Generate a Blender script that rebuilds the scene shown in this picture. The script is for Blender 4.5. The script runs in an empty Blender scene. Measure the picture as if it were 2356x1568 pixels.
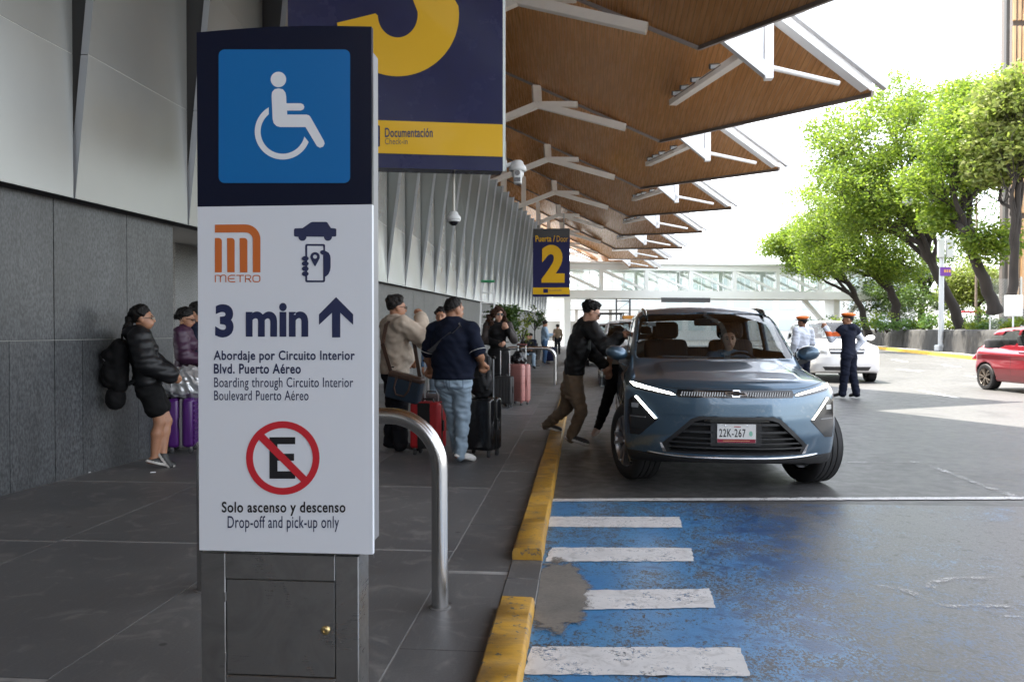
import bpy, bmesh, math, random
import numpy as np
from mathutils import Vector, Matrix, noise as mnoise
from mathutils.geometry import tessellate_polygon, delaunay_2d_cdt

random.seed(7); np.random.seed(7)
SC = bpy.context.scene
COL = SC.collection
R = math.radians

# ------------------------------------------------------------ camera, sky, sun, exposure
YAW, PITCH = R(4.97), R(-0.774)
cam = bpy.data.cameras.new('camera')
cam.lens = 28.0; cam.sensor_width = 36.0
cam.clip_start = 0.05; cam.clip_end = 3000
cam.dof.use_dof = True; cam.dof.focus_distance = 2.9; cam.dof.aperture_fstop = 11
cam_o = bpy.data.objects.new('camera', cam)
cam_o.location = (0, 0, 1.4)
cam_o.rotation_euler = (R(90) + PITCH, 0, YAW)
COL.objects.link(cam_o); SC.camera = cam_o

SUN_SX, SUN_SY = 0.30, -0.21          # ground offset of a shadow per metre of height
sun_dir = Vector((-SUN_SX, -SUN_SY, 1)).normalized()   # towards the sun
SUN_EL = math.asin(sun_dir.z); SUN_AZ = math.atan2(sun_dir.x, sun_dir.y)
world = bpy.data.worlds.new('World'); SC.world = world; world.use_nodes = True
wn = world.node_tree; bgn = wn.nodes['Background']
sky = wn.nodes.new('ShaderNodeTexSky'); sky.sky_type = 'NISHITA'; sky.sun_disc = False
sky.sun_elevation = SUN_EL; sky.sun_rotation = SUN_AZ
sky.air_density = 1.0; sky.dust_density = 1.5; sky.ozone_density = 1.0; sky.altitude = 0
whz = wn.nodes.new('ShaderNodeHueSaturation'); whz.inputs['Saturation'].default_value = .30     # hazy white sky
wn.links.new(sky.outputs[0], whz.inputs['Color']); wn.links.new(whz.outputs[0], bgn.inputs[0]); bgn.inputs[1].default_value = 0.15
sun = bpy.data.lights.new('sun', 'SUN'); sun.energy = 3.3; sun.angle = R(0.53); sun.color = (1.0, 0.94, 0.84)
sun_o = bpy.data.objects.new('sun', sun); sun_o.location = (-20, 20, 40)
sun_o.rotation_euler = sun_dir.to_track_quat('Z', 'Y').to_euler(); COL.objects.link(sun_o)
SC.view_settings.view_transform = 'Standard'; SC.view_settings.look = 'None'
SC.view_settings.gamma = 1.0; SC.view_settings.exposure = 2.7
SC.view_settings.use_curve_mapping = False
SC.render.engine = 'CYCLES'
SC.cycles.use_denoising = True; SC.cycles.max_bounces = 10; SC.cycles.diffuse_bounces = 5
SC.cycles.glossy_bounces = 5; SC.cycles.transmission_bounces = 8; SC.cycles.transparent_max_bounces = 12
SC.cycles.caustics_reflective = False; SC.cycles.caustics_refractive = False
SC.cycles.sample_clamp_indirect = 6.0

# ------------------------------------------------------------ measuring helper (pixels of a 2356-wide view -> places)
_F = 1832.5; _fw = Vector((-math.sin(YAW)*math.cos(PITCH), math.cos(YAW)*math.cos(PITCH), math.sin(PITCH)))
_rt = Vector((math.cos(YAW), math.sin(YAW), 0)); _up = _rt.cross(_fw)
def _ray(x, y): return _fw + _rt*((x-1178)/_F) + _up*((784-y)/_F)
def gz(x, y, z=0.0):
    r = _ray(x, y); return Vector((0, 0, 1.4)) + r*((z-1.4)/r.z)
def at(x, y, Y):
    r = _ray(x, y); return Vector((0, 0, 1.4)) + r*(Y/r.y)

# ------------------------------------------------------------ materials
MATS = {}
def mat(name, col=(.5, .5, .5), rough=.5, metal=0., var=0., vs=4., bump=0., bs=40., coat=0., spec=.5,
        emit=0., trans=0., stretch=None, col2=None, sheen=0., detail=6., rand=0., flake=0.):
    if name in MATS: return MATS[name]
    m = bpy.data.materials.new(name); m.use_nodes = True; MATS[name] = m
    nt = m.node_tree; b = nt.nodes['Principled BSDF']; L = nt.links.new
    c = tuple(col)+(1,)
    b.inputs['Base Color'].default_value = c; b.inputs['Roughness'].default_value = rough
    b.inputs['Metallic'].default_value = metal; b.inputs['Coat Weight'].default_value = coat
    b.inputs['Coat Roughness'].default_value = .06
    b.inputs['Specular IOR Level'].default_value = spec
    if sheen: b.inputs['Sheen Weight'].default_value = sheen
    if trans: b.inputs['Transmission Weight'].default_value = trans
    if emit:
        b.inputs['Emission Color'].default_value = c; b.inputs['Emission Strength'].default_value = emit
    tc = None
    def coords():
        nonlocal tc
        if tc is None:
            t = nt.nodes.new('ShaderNodeTexCoord'); mp = nt.nodes.new('ShaderNodeMapping')
            L(t.outputs['Object'], mp.inputs[0])
            if stretch: mp.inputs['Scale'].default_value = stretch
            tc = mp.outputs[0]
        return tc
    colsock = None
    if var or col2:
        n = nt.nodes.new('ShaderNodeTexNoise'); n.inputs['Scale'].default_value = vs; n.inputs['Detail'].default_value = detail
        n.inputs['Roughness'].default_value = .62
        L(coords(), n.inputs['Vector'])
        mr = nt.nodes.new('ShaderNodeMapRange'); mr.inputs[1].default_value = .3; mr.inputs[2].default_value = .7
        L(n.outputs[0], mr.inputs[0])
        mx = nt.nodes.new('ShaderNodeMix'); mx.data_type = 'RGBA'
        a = tuple(max(0, v*(1-var)) for v in col)+(1,)
        d = (tuple(col2) if col2 else tuple(min(1, v*(1+var)) for v in col))+(1,)
        mx.inputs[6].default_value = a; mx.inputs[7].default_value = d
        L(mr.outputs[0], mx.inputs[0]); colsock = mx.outputs[2]
        rm = nt.nodes.new('ShaderNodeMapRange'); rm.inputs[3].default_value = max(.02, rough-.08); rm.inputs[4].default_value = min(1, rough+.08)
        L(n.outputs[0], rm.inputs[0]); L(rm.outputs[0], b.inputs['Roughness'])
    if flake:
        n = nt.nodes.new('ShaderNodeTexNoise'); n.inputs['Scale'].default_value = flake; n.inputs['Detail'].default_value = 2
        L(coords(), n.inputs['Vector'])
        hs = nt.nodes.new('ShaderNodeMix'); hs.data_type = 'RGBA'; hs.blend_type = 'MULTIPLY'; hs.inputs[0].default_value = 1
        mr = nt.nodes.new('ShaderNodeMapRange'); mr.inputs[1].default_value = .35; mr.inputs[2].default_value = .65
        mr.inputs[3].default_value = .55; mr.inputs[4].default_value = 1.45; L(n.outputs[0], mr.inputs[0])
        if colsock: L(colsock, hs.inputs[6])
        else: hs.inputs[6].default_value = c
        L(mr.outputs[0], hs.inputs[7]); colsock = hs.outputs[2]
    if rand:
        oi = nt.nodes.new('ShaderNodeObjectInfo'); hv = nt.nodes.new('ShaderNodeHueSaturation')
        mr = nt.nodes.new('ShaderNodeMapRange'); mr.inputs[3].default_value = 1-rand; mr.inputs[4].default_value = 1+rand
        L(oi.outputs['Random'], mr.inputs[0]); L(mr.outputs[0], hv.inputs['Value'])
        if colsock: L(colsock, hv.inputs['Color'])
        else: hv.inputs['Color'].default_value = c
        colsock = hv.outputs[0]
    if colsock: L(colsock, b.inputs['Base Color'])
    if bump:
        n = nt.nodes.new('ShaderNodeTexNoise'); n.inputs['Scale'].default_value = bs; n.inputs['Detail'].default_value = 4
        L(coords(), n.inputs['Vector'])
        bp = nt.nodes.new('ShaderNodeBump'); bp.inputs['Strength'].default_value = bump; bp.inputs['Distance'].default_value = .01
        L(n.outputs[0], bp.inputs['Height']); L(bp.outputs[0], b.inputs['Normal'])
    return m

def glass(name, tint=(.8, .85, .85), rough=.02, mixv=.12):
    """window glass: mostly clear, fresnel reflection, light passes through"""
    if name in MATS: return MATS[name]
    m = bpy.data.materials.new(name); m.use_nodes = True; MATS[name] = m
    nt = m.node_tree; nt.nodes.clear(); L = nt.links.new
    o = nt.nodes.new('ShaderNodeOutputMaterial'); t = nt.nodes.new('ShaderNodeBsdfTransparent'); g = nt.nodes.new('ShaderNodeBsdfGlossy')
    t.inputs[0].default_value = tuple(tint)+(1,); g.inputs[0].default_value = (1, 1, 1, 1); g.inputs['Roughness'].default_value = rough
    fr = nt.nodes.new('ShaderNodeFresnel'); ge = nt.nodes.new('ShaderNodeNewGeometry')      # thin pane: same reflection from both sides
    io = nt.nodes.new('ShaderNodeMapRange'); io.inputs[3].default_value = 1.5; io.inputs[4].default_value = 1/1.5
    L(ge.outputs['Backfacing'], io.inputs[0]); L(io.outputs[0], fr.inputs[0])
    ad = nt.nodes.new('ShaderNodeMath'); ad.operation = 'ADD'; ad.inputs[1].default_value = mixv-.04; ad.use_clamp = True
    mx = nt.nodes.new('ShaderNodeMixShader')
    L(fr.outputs[0], ad.inputs[0]); L(ad.outputs[0], mx.inputs[0]); L(t.outputs[0], mx.inputs[1]); L(g.outputs[0], mx.inputs[2]); L(mx.outputs[0], o.inputs[0])
    return m

# ------------------------------------------------------------ objects
def tag(o, label=None, cat=None, group=None, kind=None):
    if label: o['label'] = label
    if cat: o['category'] = cat
    if group: o['group'] = group
    if kind: o['kind'] = kind
    return o
def empty(name, loc=(0, 0, 0), rz=0., label=None, cat=None, group=None, kind=None, parent=None):
    o = bpy.data.objects.new(name, None); COL.objects.link(o); o.empty_display_size = .1
    o.location = loc; o.rotation_euler = (0, 0, rz)
    if parent: o.parent = parent
    return tag(o, label, cat, group, kind)
def mesh_obj(name, me, m=None, parent=None, smooth=None, loc=None, rz=None):
    if m is not None:
        for q in (m if isinstance(m, (list, tuple)) else [m]): me.materials.append(q)
    if smooth is not None:
        me.polygons.foreach_set('use_smooth', [True]*len(me.polygons))
        if smooth < 179: me.set_sharp_from_angle(angle=R(smooth))
    o = bpy.data.objects.new(name, me); COL.objects.link(o)
    if parent: o.parent = parent
    if loc is not None: o.location = loc
    if rz is not None: o.rotation_euler = (0, 0, rz)
    return o
def copy_tree(o, parent=None):
    c = o.copy(); COL.objects.link(c); c.parent = parent
    for ch in list(o.children): copy_tree(ch, c)
    return c

class MB:
    """collects polygons; build() links them as ONE mesh object"""
    def __init__(s): s.v = []; s.f = []; s.m = []
    def add(s, v, f, mi=0):
        n = len(s.v); s.v += [tuple(p) for p in v]
        s.f += [tuple(i+n for i in q) for q in f]; s.m += [mi]*len(f); return s
    def box(s, c, d, rot=None, mi=0):
        x, y, z = d[0]/2, d[1]/2, d[2]/2
        v = [Vector(p) for p in ((-x,-y,-z),(x,-y,-z),(x,y,-z),(-x,y,-z),(-x,-y,z),(x,-y,z),(x,y,z),(-x,y,z))]
        if rot is not None: v = [rot @ p for p in v]
        c = Vector(c)
        return s.add([p+c for p in v], [(3,2,1,0),(4,5,6,7),(0,1,5,4),(1,2,6,5),(2,3,7,6),(3,0,4,7)], mi)
    def rbox(s, c, d, r=.02, seg=2, rot=None, mi=0):
        bm = bmesh.new(); bmesh.ops.create_cube(bm, size=1)
        for q in bm.verts: q.co = Vector((q.co.x*d[0], q.co.y*d[1], q.co.z*d[2]))
        bmesh.ops.bevel(bm, geom=bm.edges[:], offset=r, segments=seg, profile=.5, affect='EDGES')
        bm.verts.index_update(); c = Vector(c)
        v = [((rot @ q.co) if rot is not None else q.co)+c for q in bm.verts]
        s.add(v, [[q.index for q in f.verts] for f in bm.faces], mi); bm.free(); return s
    def bar(s, p0, p1, w, h, mi=0, up=(0, 0, 1)):
        """rectangular bar from p0 to p1, w across, h in the up direction"""
        p0, p1 = Vector(p0), Vector(p1); d = (p1-p0).normalized(); u = Vector(up)
        if abs(d.dot(u)) > .99: u = Vector((0, 1, 0))
        a = d.cross(u).normalized()*(w/2); b = a.cross(d).normalized()*(h/2)
        v = [p0-a-b, p0+a-b, p0+a+b, p0-a+b, p1-a-b, p1+a-b, p1+a+b, p1-a+b]
        return s.add(v, [(3,2,1,0),(4,5,6,7),(0,1,5,4),(1,2,6,5),(2,3,7,6),(3,0,4,7)], mi)
    def cyl(s, p0, p1, r0, r1=None, n=12, mi=0, caps=True):
        r1 = r0 if r1 is None else r1
        return s.tube([p0, p1], [r0, r1], n, mi, caps)
    def tube(s, path, r, n=8, mi=0, caps=True, closed=False):
        path = [Vector(p) for p in path]; k = len(path)
        rr = list(r) if isinstance(r, (list, tuple, np.ndarray)) else [r]*k
        v = []; a = None
        for i, p in enumerate(path):
            d = (path[(i+1) % k]-path[i-1]) if closed else (path[min(i+1, k-1)]-path[max(i-1, 0)])
            if d.length < 1e-9: d = Vector((0, 0, 1))
            d.normalize()
            if a is None: a = d.orthogonal().normalized()
            else:
                a = a - d*a.dot(d)
                a = a.normalized() if a.length > 1e-6 else d.orthogonal().normalized()
            b = d.cross(a)
            v += [p+(a*math.cos(t)+b*math.sin(t))*rr[i] for t in (2*math.pi*j/n for j in range(n))]
        f = []
        for i in range(k if closed else k-1):
            i2 = (i+1) % k
            f += [(i*n+j, i*n+(j+1) % n, i2*n+(j+1) % n, i2*n+j) for j in range(n)]
        if caps and not closed: f += [tuple(range(n-1, -1, -1)), tuple(range((k-1)*n, k*n))]
        return s.add(v, f, mi)
    def lathe(s, prof, c=(0, 0, 0), n=20, mi=0, axis='z', caps=True):
        c = Vector(c); v = []
        for (r, h) in prof:
            for j in range(n):
                t = 2*math.pi*j/n; x, y = r*math.cos(t), r*math.sin(t)
                v.append(c+Vector({'z': (x, y, h), 'x': (h, x, y), 'y': (y, h, x)}[axis]))
        k = len(prof)
        f = [(i*n+j, i*n+(j+1) % n, (i+1)*n+(j+1) % n, (i+1)*n+j) for i in range(k-1) for j in range(n)]
        if caps: f += [tuple(range(n-1, -1, -1)), tuple(range((k-1)*n, k*n))]
        return s.add(v, f, mi)
    def ball(s, c, r, n=10, k=6, mi=0):
        c = Vector(c); r = r if isinstance(r, (tuple, list)) else (r, r, r)
        v = [c+Vector((0, 0, -r[2]))]
        for i in range(1, k):
            p = -math.pi/2+math.pi*i/k
            v += [c+Vector((r[0]*math.cos(p)*math.cos(t), r[1]*math.cos(p)*math.sin(t), r[2]*math.sin(p))) for t in (2*math.pi*j/n for j in range(n))]
        v.append(c+Vector((0, 0, r[2])))
        f = [(0, 1+(j+1) % n, 1+j) for j in range(n)]
        for i in range(k-2):
            f += [(1+i*n+j, 1+i*n+(j+1) % n, 1+(i+1)*n+(j+1) % n, 1+(i+1)*n+j) for j in range(n)]
        e = len(v)-1; q = 1+(k-2)*n
        f += [(q+j, q+(j+1) % n, e) for j in range(n)]
        return s.add(v, f, mi)
    def prism(s, pts, a, b, fn=lambda x, y, h: (x, y, h), mi=0):
        """polygon pts extruded from h=a to h=b through fn(x, y, h)"""
        n = len(pts); v = [fn(x, y, a) for x, y in pts]+[fn(x, y, b) for x, y in pts]
        tri = tessellate_polygon([[Vector((x, y, 0)) for x, y in pts]])
        f = [tuple(t[::-1]) for t in tri]+[tuple(i+n for i in t) for t in tri]
        f += [(i, (i+1) % n, n+(i+1) % n, n+i) for i in range(n)]
        return s.add(v, f, mi)
    def build(s, name, m=None, parent=None, smooth=None, loc=None, rz=None, fix=False):
        me = bpy.data.meshes.new(name); me.from_pydata([tuple(p) for p in s.v], [], s.f)
        if fix:
            bm = bmesh.new(); bm.from_mesh(me); bmesh.ops.recalc_face_normals(bm, faces=bm.faces); bm.to_mesh(me); bm.free()
        if any(s.m): me.polygons.foreach_set('material_index', s.m)
        me.update()
        return mesh_obj(name, me, m, parent, smooth, loc, rz)

# ------------------------------------------------------------ implicit surfaces
def smin(a, b, k):
    if k <= 0: return np.minimum(a, b)
    h = np.maximum(k-np.abs(a-b), 0)/k
    return np.minimum(a, b)-h*h*k*.25
def smax(a, b, k): return -smin(-a, -b, k)
_CORN = [(i, j, k) for i in (0, 1) for j in (0, 1) for k in (0, 1)]
_EDG = [(a, b) for a in _CORN for b in _CORN if sum(b)-sum(a) == 1 and all(b[i] >= a[i] for i in range(3))]
def surface_nets(Fg, org, h):
    s = Fg < 0
    c = np.zeros(tuple(n-1 for n in Fg.shape), np.int8)
    for (i, j, k) in _CORN: c += s[i:i+c.shape[0], j:j+c.shape[1], k:k+c.shape[2]]
    act = (c > 0) & (c < 8)
    I, J, K = np.nonzero(act); n = len(I)
    idx = np.full(act.shape, -1, np.int32); idx[act] = np.arange(n)
    pos = np.zeros((n, 3)); cnt = np.zeros(n)
    for a, b in _EDG:
        fa = Fg[I+a[0], J+a[1], K+a[2]]; fb = Fg[I+b[0], J+b[1], K+b[2]]
        m = (fa < 0) != (fb < 0)
        t = np.where(m, fa/np.where(m, fa-fb, 1), 0)
        for q in range(3): pos[:, q] += np.where(m, a[q]+t*(b[q]-a[q]), 0)
        cnt += m
    pos /= np.maximum(cnt, 1)[:, None]
    P = (pos+np.stack([I, J, K], 1))*h+np.array(org)
    faces = []
    for ax in range(3):
        sl0 = [slice(None)]*3; sl1 = [slice(None)]*3; sl0[ax] = slice(0, -1); sl1[ax] = slice(1, None)
        A = s[tuple(sl0)]; B = s[tuple(sl1)]
        e = A != B; u, w = [q for q in range(3) if q != ax]
        E = np.argwhere(e); ok = (E[:, u] > 0) & (E[:, w] > 0) & (E[:, u] < act.shape[u]) & (E[:, w] < act.shape[w])
        E = E[ok]; flip = A[tuple(E.T)]
        def cell(du, dw):
            q = E.copy(); q[:, u] -= du; q[:, w] -= dw; return idx[tuple(q.T)]
        Q = np.stack([cell(1, 1), cell(0, 1), cell(0, 0), cell(1, 0)], 1)
        if ax == 1: flip = ~flip
        Q[~flip] = Q[~flip][:, ::-1]
        faces.append(Q)
    return P, np.concatenate(faces)
def np_mesh(name, P, Q):
    me = bpy.data.meshes.new(name)
    me.vertices.add(len(P)); me.vertices.foreach_set('co', np.ascontiguousarray(P, np.float32).ravel())
    me.loops.add(Q.size); me.loops.foreach_set('vertex_index', np.ascontiguousarray(Q, np.int32).ravel())
    me.polygons.add(len(Q)); me.polygons.foreach_set('loop_start', np.arange(0, Q.size, Q.shape[1], dtype=np.int32))
    me.polygons.foreach_set('loop_total', np.full(len(Q), Q.shape[1], np.int32))
    me.update(calc_edges=True); me.validate()
    return me
def fgrad(f, P, e=.002):
    X, Y, Z = P.T
    return np.stack([f(X+e, Y, Z)-f(X-e, Y, Z), f(X, Y+e, Z)-f(X, Y-e, Z), f(X, Y, Z+e)-f(X, Y, Z-e)], 1)/(2*e)
def implicit(name, f, lo, hi, h, proj=2):
    ax = [np.arange(a-h*1.5, b+h*2.5, h, dtype=np.float32) for a, b in zip(lo, hi)]
    G = f(ax[0][:, None, None], ax[1][None, :, None], ax[2][None, None, :])
    P, Q = surface_nets(G, [a[0] for a in ax], h)
    for _ in range(proj):
        d = f(*P.T); g = fgrad(f, P); q = (g*g).sum(1)
        P = P-g*np.clip(d/np.maximum(q, .05), -h*.6, h*.6)[:, None]
    return P, Q

# ------------------------------------------------------------ flat print
def flat(parent, loops, m, name, fn, d=0.):
    """flat filled shape from loops (outer, holes...) mapped by fn(x, y, d)"""
    tri = tessellate_polygon([[Vector((x, y, 0)) for x, y in l] for l in loops])
    pts = [p for l in loops for p in l]
    out = []
    for t in tri:
        a, b, c = (pts[i] for i in t)
        out.append(t if (b[0]-a[0])*(c[1]-a[1])-(b[1]-a[1])*(c[0]-a[0]) > 0 else t[::-1])
    b = MB(); b.add([fn(x, y, d) for x, y in pts], out)
    return b.build(name, m, parent)
def arc(cx, cy, r, a0, a1, n=24, ry=None):
    ry = r if ry is None else ry
    return [(cx+r*math.cos(R(a0+(a1-a0)*i/n)), cy+ry*math.sin(R(a0+(a1-a0)*i/n))) for i in range(n+1)]
def rrect(x0, y0, x1, y1, r, n=6):
    return arc(x1-r, y1-r, r, 0, 90, n)+arc(x0+r, y1-r, r, 90, 180, n)+arc(x0+r, y0+r, r, 180, 270, n)+arc(x1-r, y0+r, r, 270, 360, n)
def ring(cx, cy, r0, r1, n=48):
    return [arc(cx, cy, r1, 0, 360-360/n, n-1), arc(cx, cy, r0, 0, 360-360/n, n-1)]
_TXT = {}
def text_shape(body, bold=0., space=1., shear=0.):
    """(verts, faces, bounds) of a line of lettering in the built-in face"""
    key = (body, bold, space, shear)
    if key not in _TXT:
        cu = bpy.data.curves.new('t', 'FONT'); cu.body = body; cu.offset = bold; cu.space_character = space; cu.resolution_u = 5; cu.shear = shear
        o = bpy.data.objects.new('t', cu); COL.objects.link(o)
        dg = bpy.context.evaluated_depsgraph_get(); me = o.evaluated_get(dg).to_mesh()
        v = [tuple(p.co) for p in me.vertices]; f = [tuple(p.vertices) for p in me.polygons]
        o.evaluated_get(dg).to_mesh_clear(); bpy.data.objects.remove(o); bpy.data.curves.remove(cu)
        xs = [p[0] for p in v]; ys = [p[1] for p in v]
        _TXT[key] = (v, f, (min(xs), max(xs), min(ys), max(ys)))
    return _TXT[key]
def lettering(parent, body, x0, x1, base, cap, m, name, fn, d=0., bold=0., capref=.68):
    """lettering whose ink spans x0..x1, with cap height `cap` above `base`"""
    v, f, (a, b, c, e) = text_shape(body, bold)
    sx = (x1-x0)/(b-a); sy = cap/(capref+2*bold)
    q = MB(); q.add([fn(x0+(p[0]-a)*sx, base+(p[1]+bold)*sy, d) for p in v], f)
    return q.build(name, m, parent)
# ============================================================ GROUND
def shader_mat(name, build):
    m = bpy.data.materials.new(name); m.use_nodes = True; MATS[name] = m
    nt = m.node_tree; b = nt.nodes['Principled BSDF']; build(nt, b, nt.links.new); return m
def nz(nt, L, scale, detail=6, rough=.6, vec=None, dist=0.):
    n = nt.nodes.new('ShaderNodeTexNoise'); n.inputs['Scale'].default_value = scale; n.inputs['Detail'].default_value = detail
    n.inputs['Roughness'].default_value = rough; n.inputs['Distortion'].default_value = dist
    if vec is not None: L(vec, n.inputs['Vector'])
    return n.outputs[0]
def mrange(nt, L, s, a, b, c=0., d=1.):
    n = nt.nodes.new('ShaderNodeMapRange'); n.inputs[1].default_value = a; n.inputs[2].default_value = b
    n.inputs[3].default_value = c; n.inputs[4].default_value = d; L(s, n.inputs[0]); return n.outputs[0]
def mixc(nt, L, fac, a, b, mode='MIX'):
    n = nt.nodes.new('ShaderNodeMix'); n.data_type = 'RGBA'; n.blend_type = mode
    for s, i in ((a, 6), (b, 7)):
        if isinstance(s, tuple): n.inputs[i].default_value = s+(1,)
        else: L(s, n.inputs[i])
    if isinstance(fac, float): n.inputs[0].default_value = fac
    else: L(fac, n.inputs[0])
    return n.outputs[2]
def mathn(nt, L, op, a, b=None):
    n = nt.nodes.new('ShaderNodeMath'); n.operation = op
    for i, s in enumerate((a, b)):
        if s is None: continue
        if isinstance(s, (int, float)): n.inputs[i].default_value = s
        else: L(s, n.inputs[i])
    return n.outputs[0]
def bumpn(nt, L, h, b, strength, dist=.01):
    n = nt.nodes.new('ShaderNodeBump'); n.inputs['Strength'].default_value = strength; n.inputs['Distance'].default_value = dist
    L(h, n.inputs['Height']); L(n.outputs[0], b.inputs['Normal'])
def ocoord(nt): return nt.nodes.new('ShaderNodeTexCoord').outputs['Object']

def _asphalt(nt, b, L):
    c = ocoord(nt)
    big = nz(nt, L, .35, 5, .6, c); fine = nz(nt, L, 60, 3, .7, c); mid = nz(nt, L, 6, 5, .65, c)
    col = mixc(nt, L, mrange(nt, L, big, .35, .65), (.054, .053, .053), (.090, .088, .086))
    col = mixc(nt, L, mrange(nt, L, mid, .35, .7, 0, .45), col, (.032, .032, .034))
    col = mixc(nt, L, mrange(nt, L, fine, .3, .7, .0, .5), col, (.140, .138, .134))
    oil = nz(nt, L, .9, 7, .6, c, .8); col = mixc(nt, L, mrange(nt, L, oil, .54, .68, 0, .6), col, (.035, .034, .034))
    L(col, b.inputs['Base Color']); L(mrange(nt, L, mid, .3, .7, .36, .56), b.inputs['Roughness'])
    bumpn(nt, L, fine, b, .35, .006)
asphalt = shader_mat('asphalt', _asphalt)
g = MB(); g.add([(-900, -300, -.05), (1200, -300, -.05), (1200, 1500, -.05), (-900, 1500, -.05)], [(0, 1, 2, 3)])
tag(g.build('ground', mat('bare ground', (.10, .095, .085), .9, var=.3, vs=.2)), kind='structure')
g = MB(); g.add([(-.33, -8, -.02), (60, -8, -.02), (60, 260, -.02), (-.33, 260, -.02)], [(0, 1, 2, 3)])
road = tag(g.build('road', asphalt), kind='structure')

# pavement: individual slabs
def _slab(nt, b, L):
    c = ocoord(nt); oi = nt.nodes.new('ShaderNodeObjectInfo')
    geo = nt.nodes.new('ShaderNodeNewGeometry')
    wp = nt.nodes.new('ShaderNodeMapping'); wp.inputs['Scale'].default_value = (1, 1, 1); L(geo.outputs['Position'], wp.inputs[0])
    big = nz(nt, L, .9, 6, .6, wp.outputs[0]); fine = nz(nt, L, 90, 3, .7, wp.outputs[0])
    st = nt.nodes.new('ShaderNodeMapping'); st.inputs['Scale'].default_value = (26, 3, 3); st.inputs['Rotation'].default_value = (0, 0, .35); L(geo.outputs['Position'], st.inputs[0])
    scr = nz(nt, L, 1.6, 6, .7, st.outputs[0]); spot = nz(nt, L, 4.2, 3, .6, wp.outputs[0], 1.2)
    col = mixc(nt, L, mrange(nt, L, big, .35, .65), (.098, .098, .101), (.145, .143, .139))
    col = mixc(nt, L, mrange(nt, L, fine, .3, .7, 0, .4), col, (.050, .050, .052))
    col = mixc(nt, L, mrange(nt, L, scr, .56, .72, 0, .55), col, (.17, .165, .155))
    col = mixc(nt, L, mrange(nt, L, spot, .55, .70, 0, .55), col, (.23, .22, .205))
    gum = nt.nodes.new('ShaderNodeTexVoronoi'); gum.inputs['Scale'].default_value = 2.3; L(wp.outputs[0], gum.inputs['Vector'])
    col = mixc(nt, L, mrange(nt, L, gum.outputs['Distance'], .035, .055, .7, 0), col, (.024, .023, .023))
    hv = nt.nodes.new('ShaderNodeHueSaturation'); L(col, hv.inputs['Color']); L(mrange(nt, L, oi.outputs['Random'], 0, 1, .86, 1.12), hv.inputs['Value'])
    L(hv.outputs[0], b.inputs['Base Color']); L(mrange(nt, L, big, .3, .7, .42, .6), b.inputs['Roughness'])
    bumpn(nt, L, fine, b, .12, .004)
slabm = shader_mat('dark paving stone', _slab)
g = MB(); g.add([(-16, -8, -.003), (-.36, -8, -.003), (-.36, 120, -.003), (-16, 120, -.003)], [(0, 1, 2, 3)])
pav = tag(g.build('pavement', mat('pale mortar', (.24, .235, .225), .9, var=.3, vs=3)), kind='structure')
def slab_mesh(w, l):
    b = MB(); b.rbox((w/2, l/2, -.02), (w-.006, l-.006, .04), .001, 1); me = bpy.data.meshes.new('paving_slab')
    me.from_pydata(b.v, [], b.f); me.materials.append(slabm); return me
sm_main = slab_mesh(1.33, 2.0); sm_edge = slab_mesh(.385, 1.1)
for ix in range(4):
    for iy in range(20):
        o = bpy.data.objects.new('paving_slab', sm_main); COL.objects.link(o); o.parent = pav
        o.location = (-.8-1.33*(ix+1), -1.05+2.03*iy+(0 if ix % 2 else -.04), random.uniform(-.0008, .0008))
for iy in range(30):
    o = bpy.data.objects.new('paving_slab', sm_edge); COL.objects.link(o); o.parent = pav
    o.location = (-.798, .13+1.1*iy+(.06 if iy % 3 else 0), random.uniform(-.0012, .0012))

# kerbs: painted yellow strip with a dropped gap
def _yel(nt, b, L):
    c = ocoord(nt); st = nt.nodes.new('ShaderNodeMapping'); st.inputs['Scale'].default_value = (1, 6, 1); L(c, st.inputs[0])
    br = nz(nt, L, 9, 4, .7, st.outputs[0]); big = nz(nt, L, 5, 6, .65, c, .6); ch = nz(nt, L, 24, 5, .7, c)
    col = mixc(nt, L, mrange(nt, L, br, .3, .7), (.38, .20, .018), (.50, .275, .024))
    col = mixc(nt, L, mrange(nt, L, big, .44, .66, 0, .8), col, (.20, .125, .05))
    ge = nt.nodes.new('ShaderNodeNewGeometry')
    col = mixc(nt, L, mrange(nt, L, mathn(nt, L, 'ADD', ch, mathn(nt, L, 'MULTIPLY', ge.outputs['Pointiness'], .9)), 1.10, 1.16), col, (.10, .09, .075))
    col = mixc(nt, L, mrange(nt, L, ch, .59, .65), col, (.09, .085, .075))
    L(col, b.inputs['Base Color']); b.inputs['Roughness'].default_value = .55
    bumpn(nt, L, mixc(nt, L, .5, br, ch), b, .35, .006)
yelm = shader_mat('worn yellow kerb paint', _yel)
def kerb(y0, y1, x0=-.415, x1=-.235, h=.075, taper=True):
    n = max(2, int((y1-y0)/.08)); v = []; f = []
    prof = [(0, -.02), (.0, .72), (.004, .92), (.013, 1.0), (.163, 1.0), (.172, .93), (.177, .72), (.18, -.02)]
    for i in range(n+1):
        y = y0+(y1-y0)*i/n
        for k, (dx, q) in enumerate(prof):
            j = mnoise.noise(Vector((y*7, k*1.7, 2)))*.004+mnoise.noise(Vector((y*1.3, k*.6, 9)))*.004
            v.append((x0+dx*(x1-x0)/.18+(j if k in (0, 1, 2, 5, 6, 7) else 0), y, -.03+q*(h+.03)+(j*.7 if 1 <= k <= 6 else 0)))
    m = len(prof)
    for i in range(n): f += [(i*m+k, i*m+k+1, (i+1)*m+k+1, (i+1)*m+k) for k in range(m-1)]
    f += [tuple(range(m)), tuple(range((n+1)*m-1, n*m-1, -1))]
    b = MB(); b.add(v, f); return b
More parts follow.
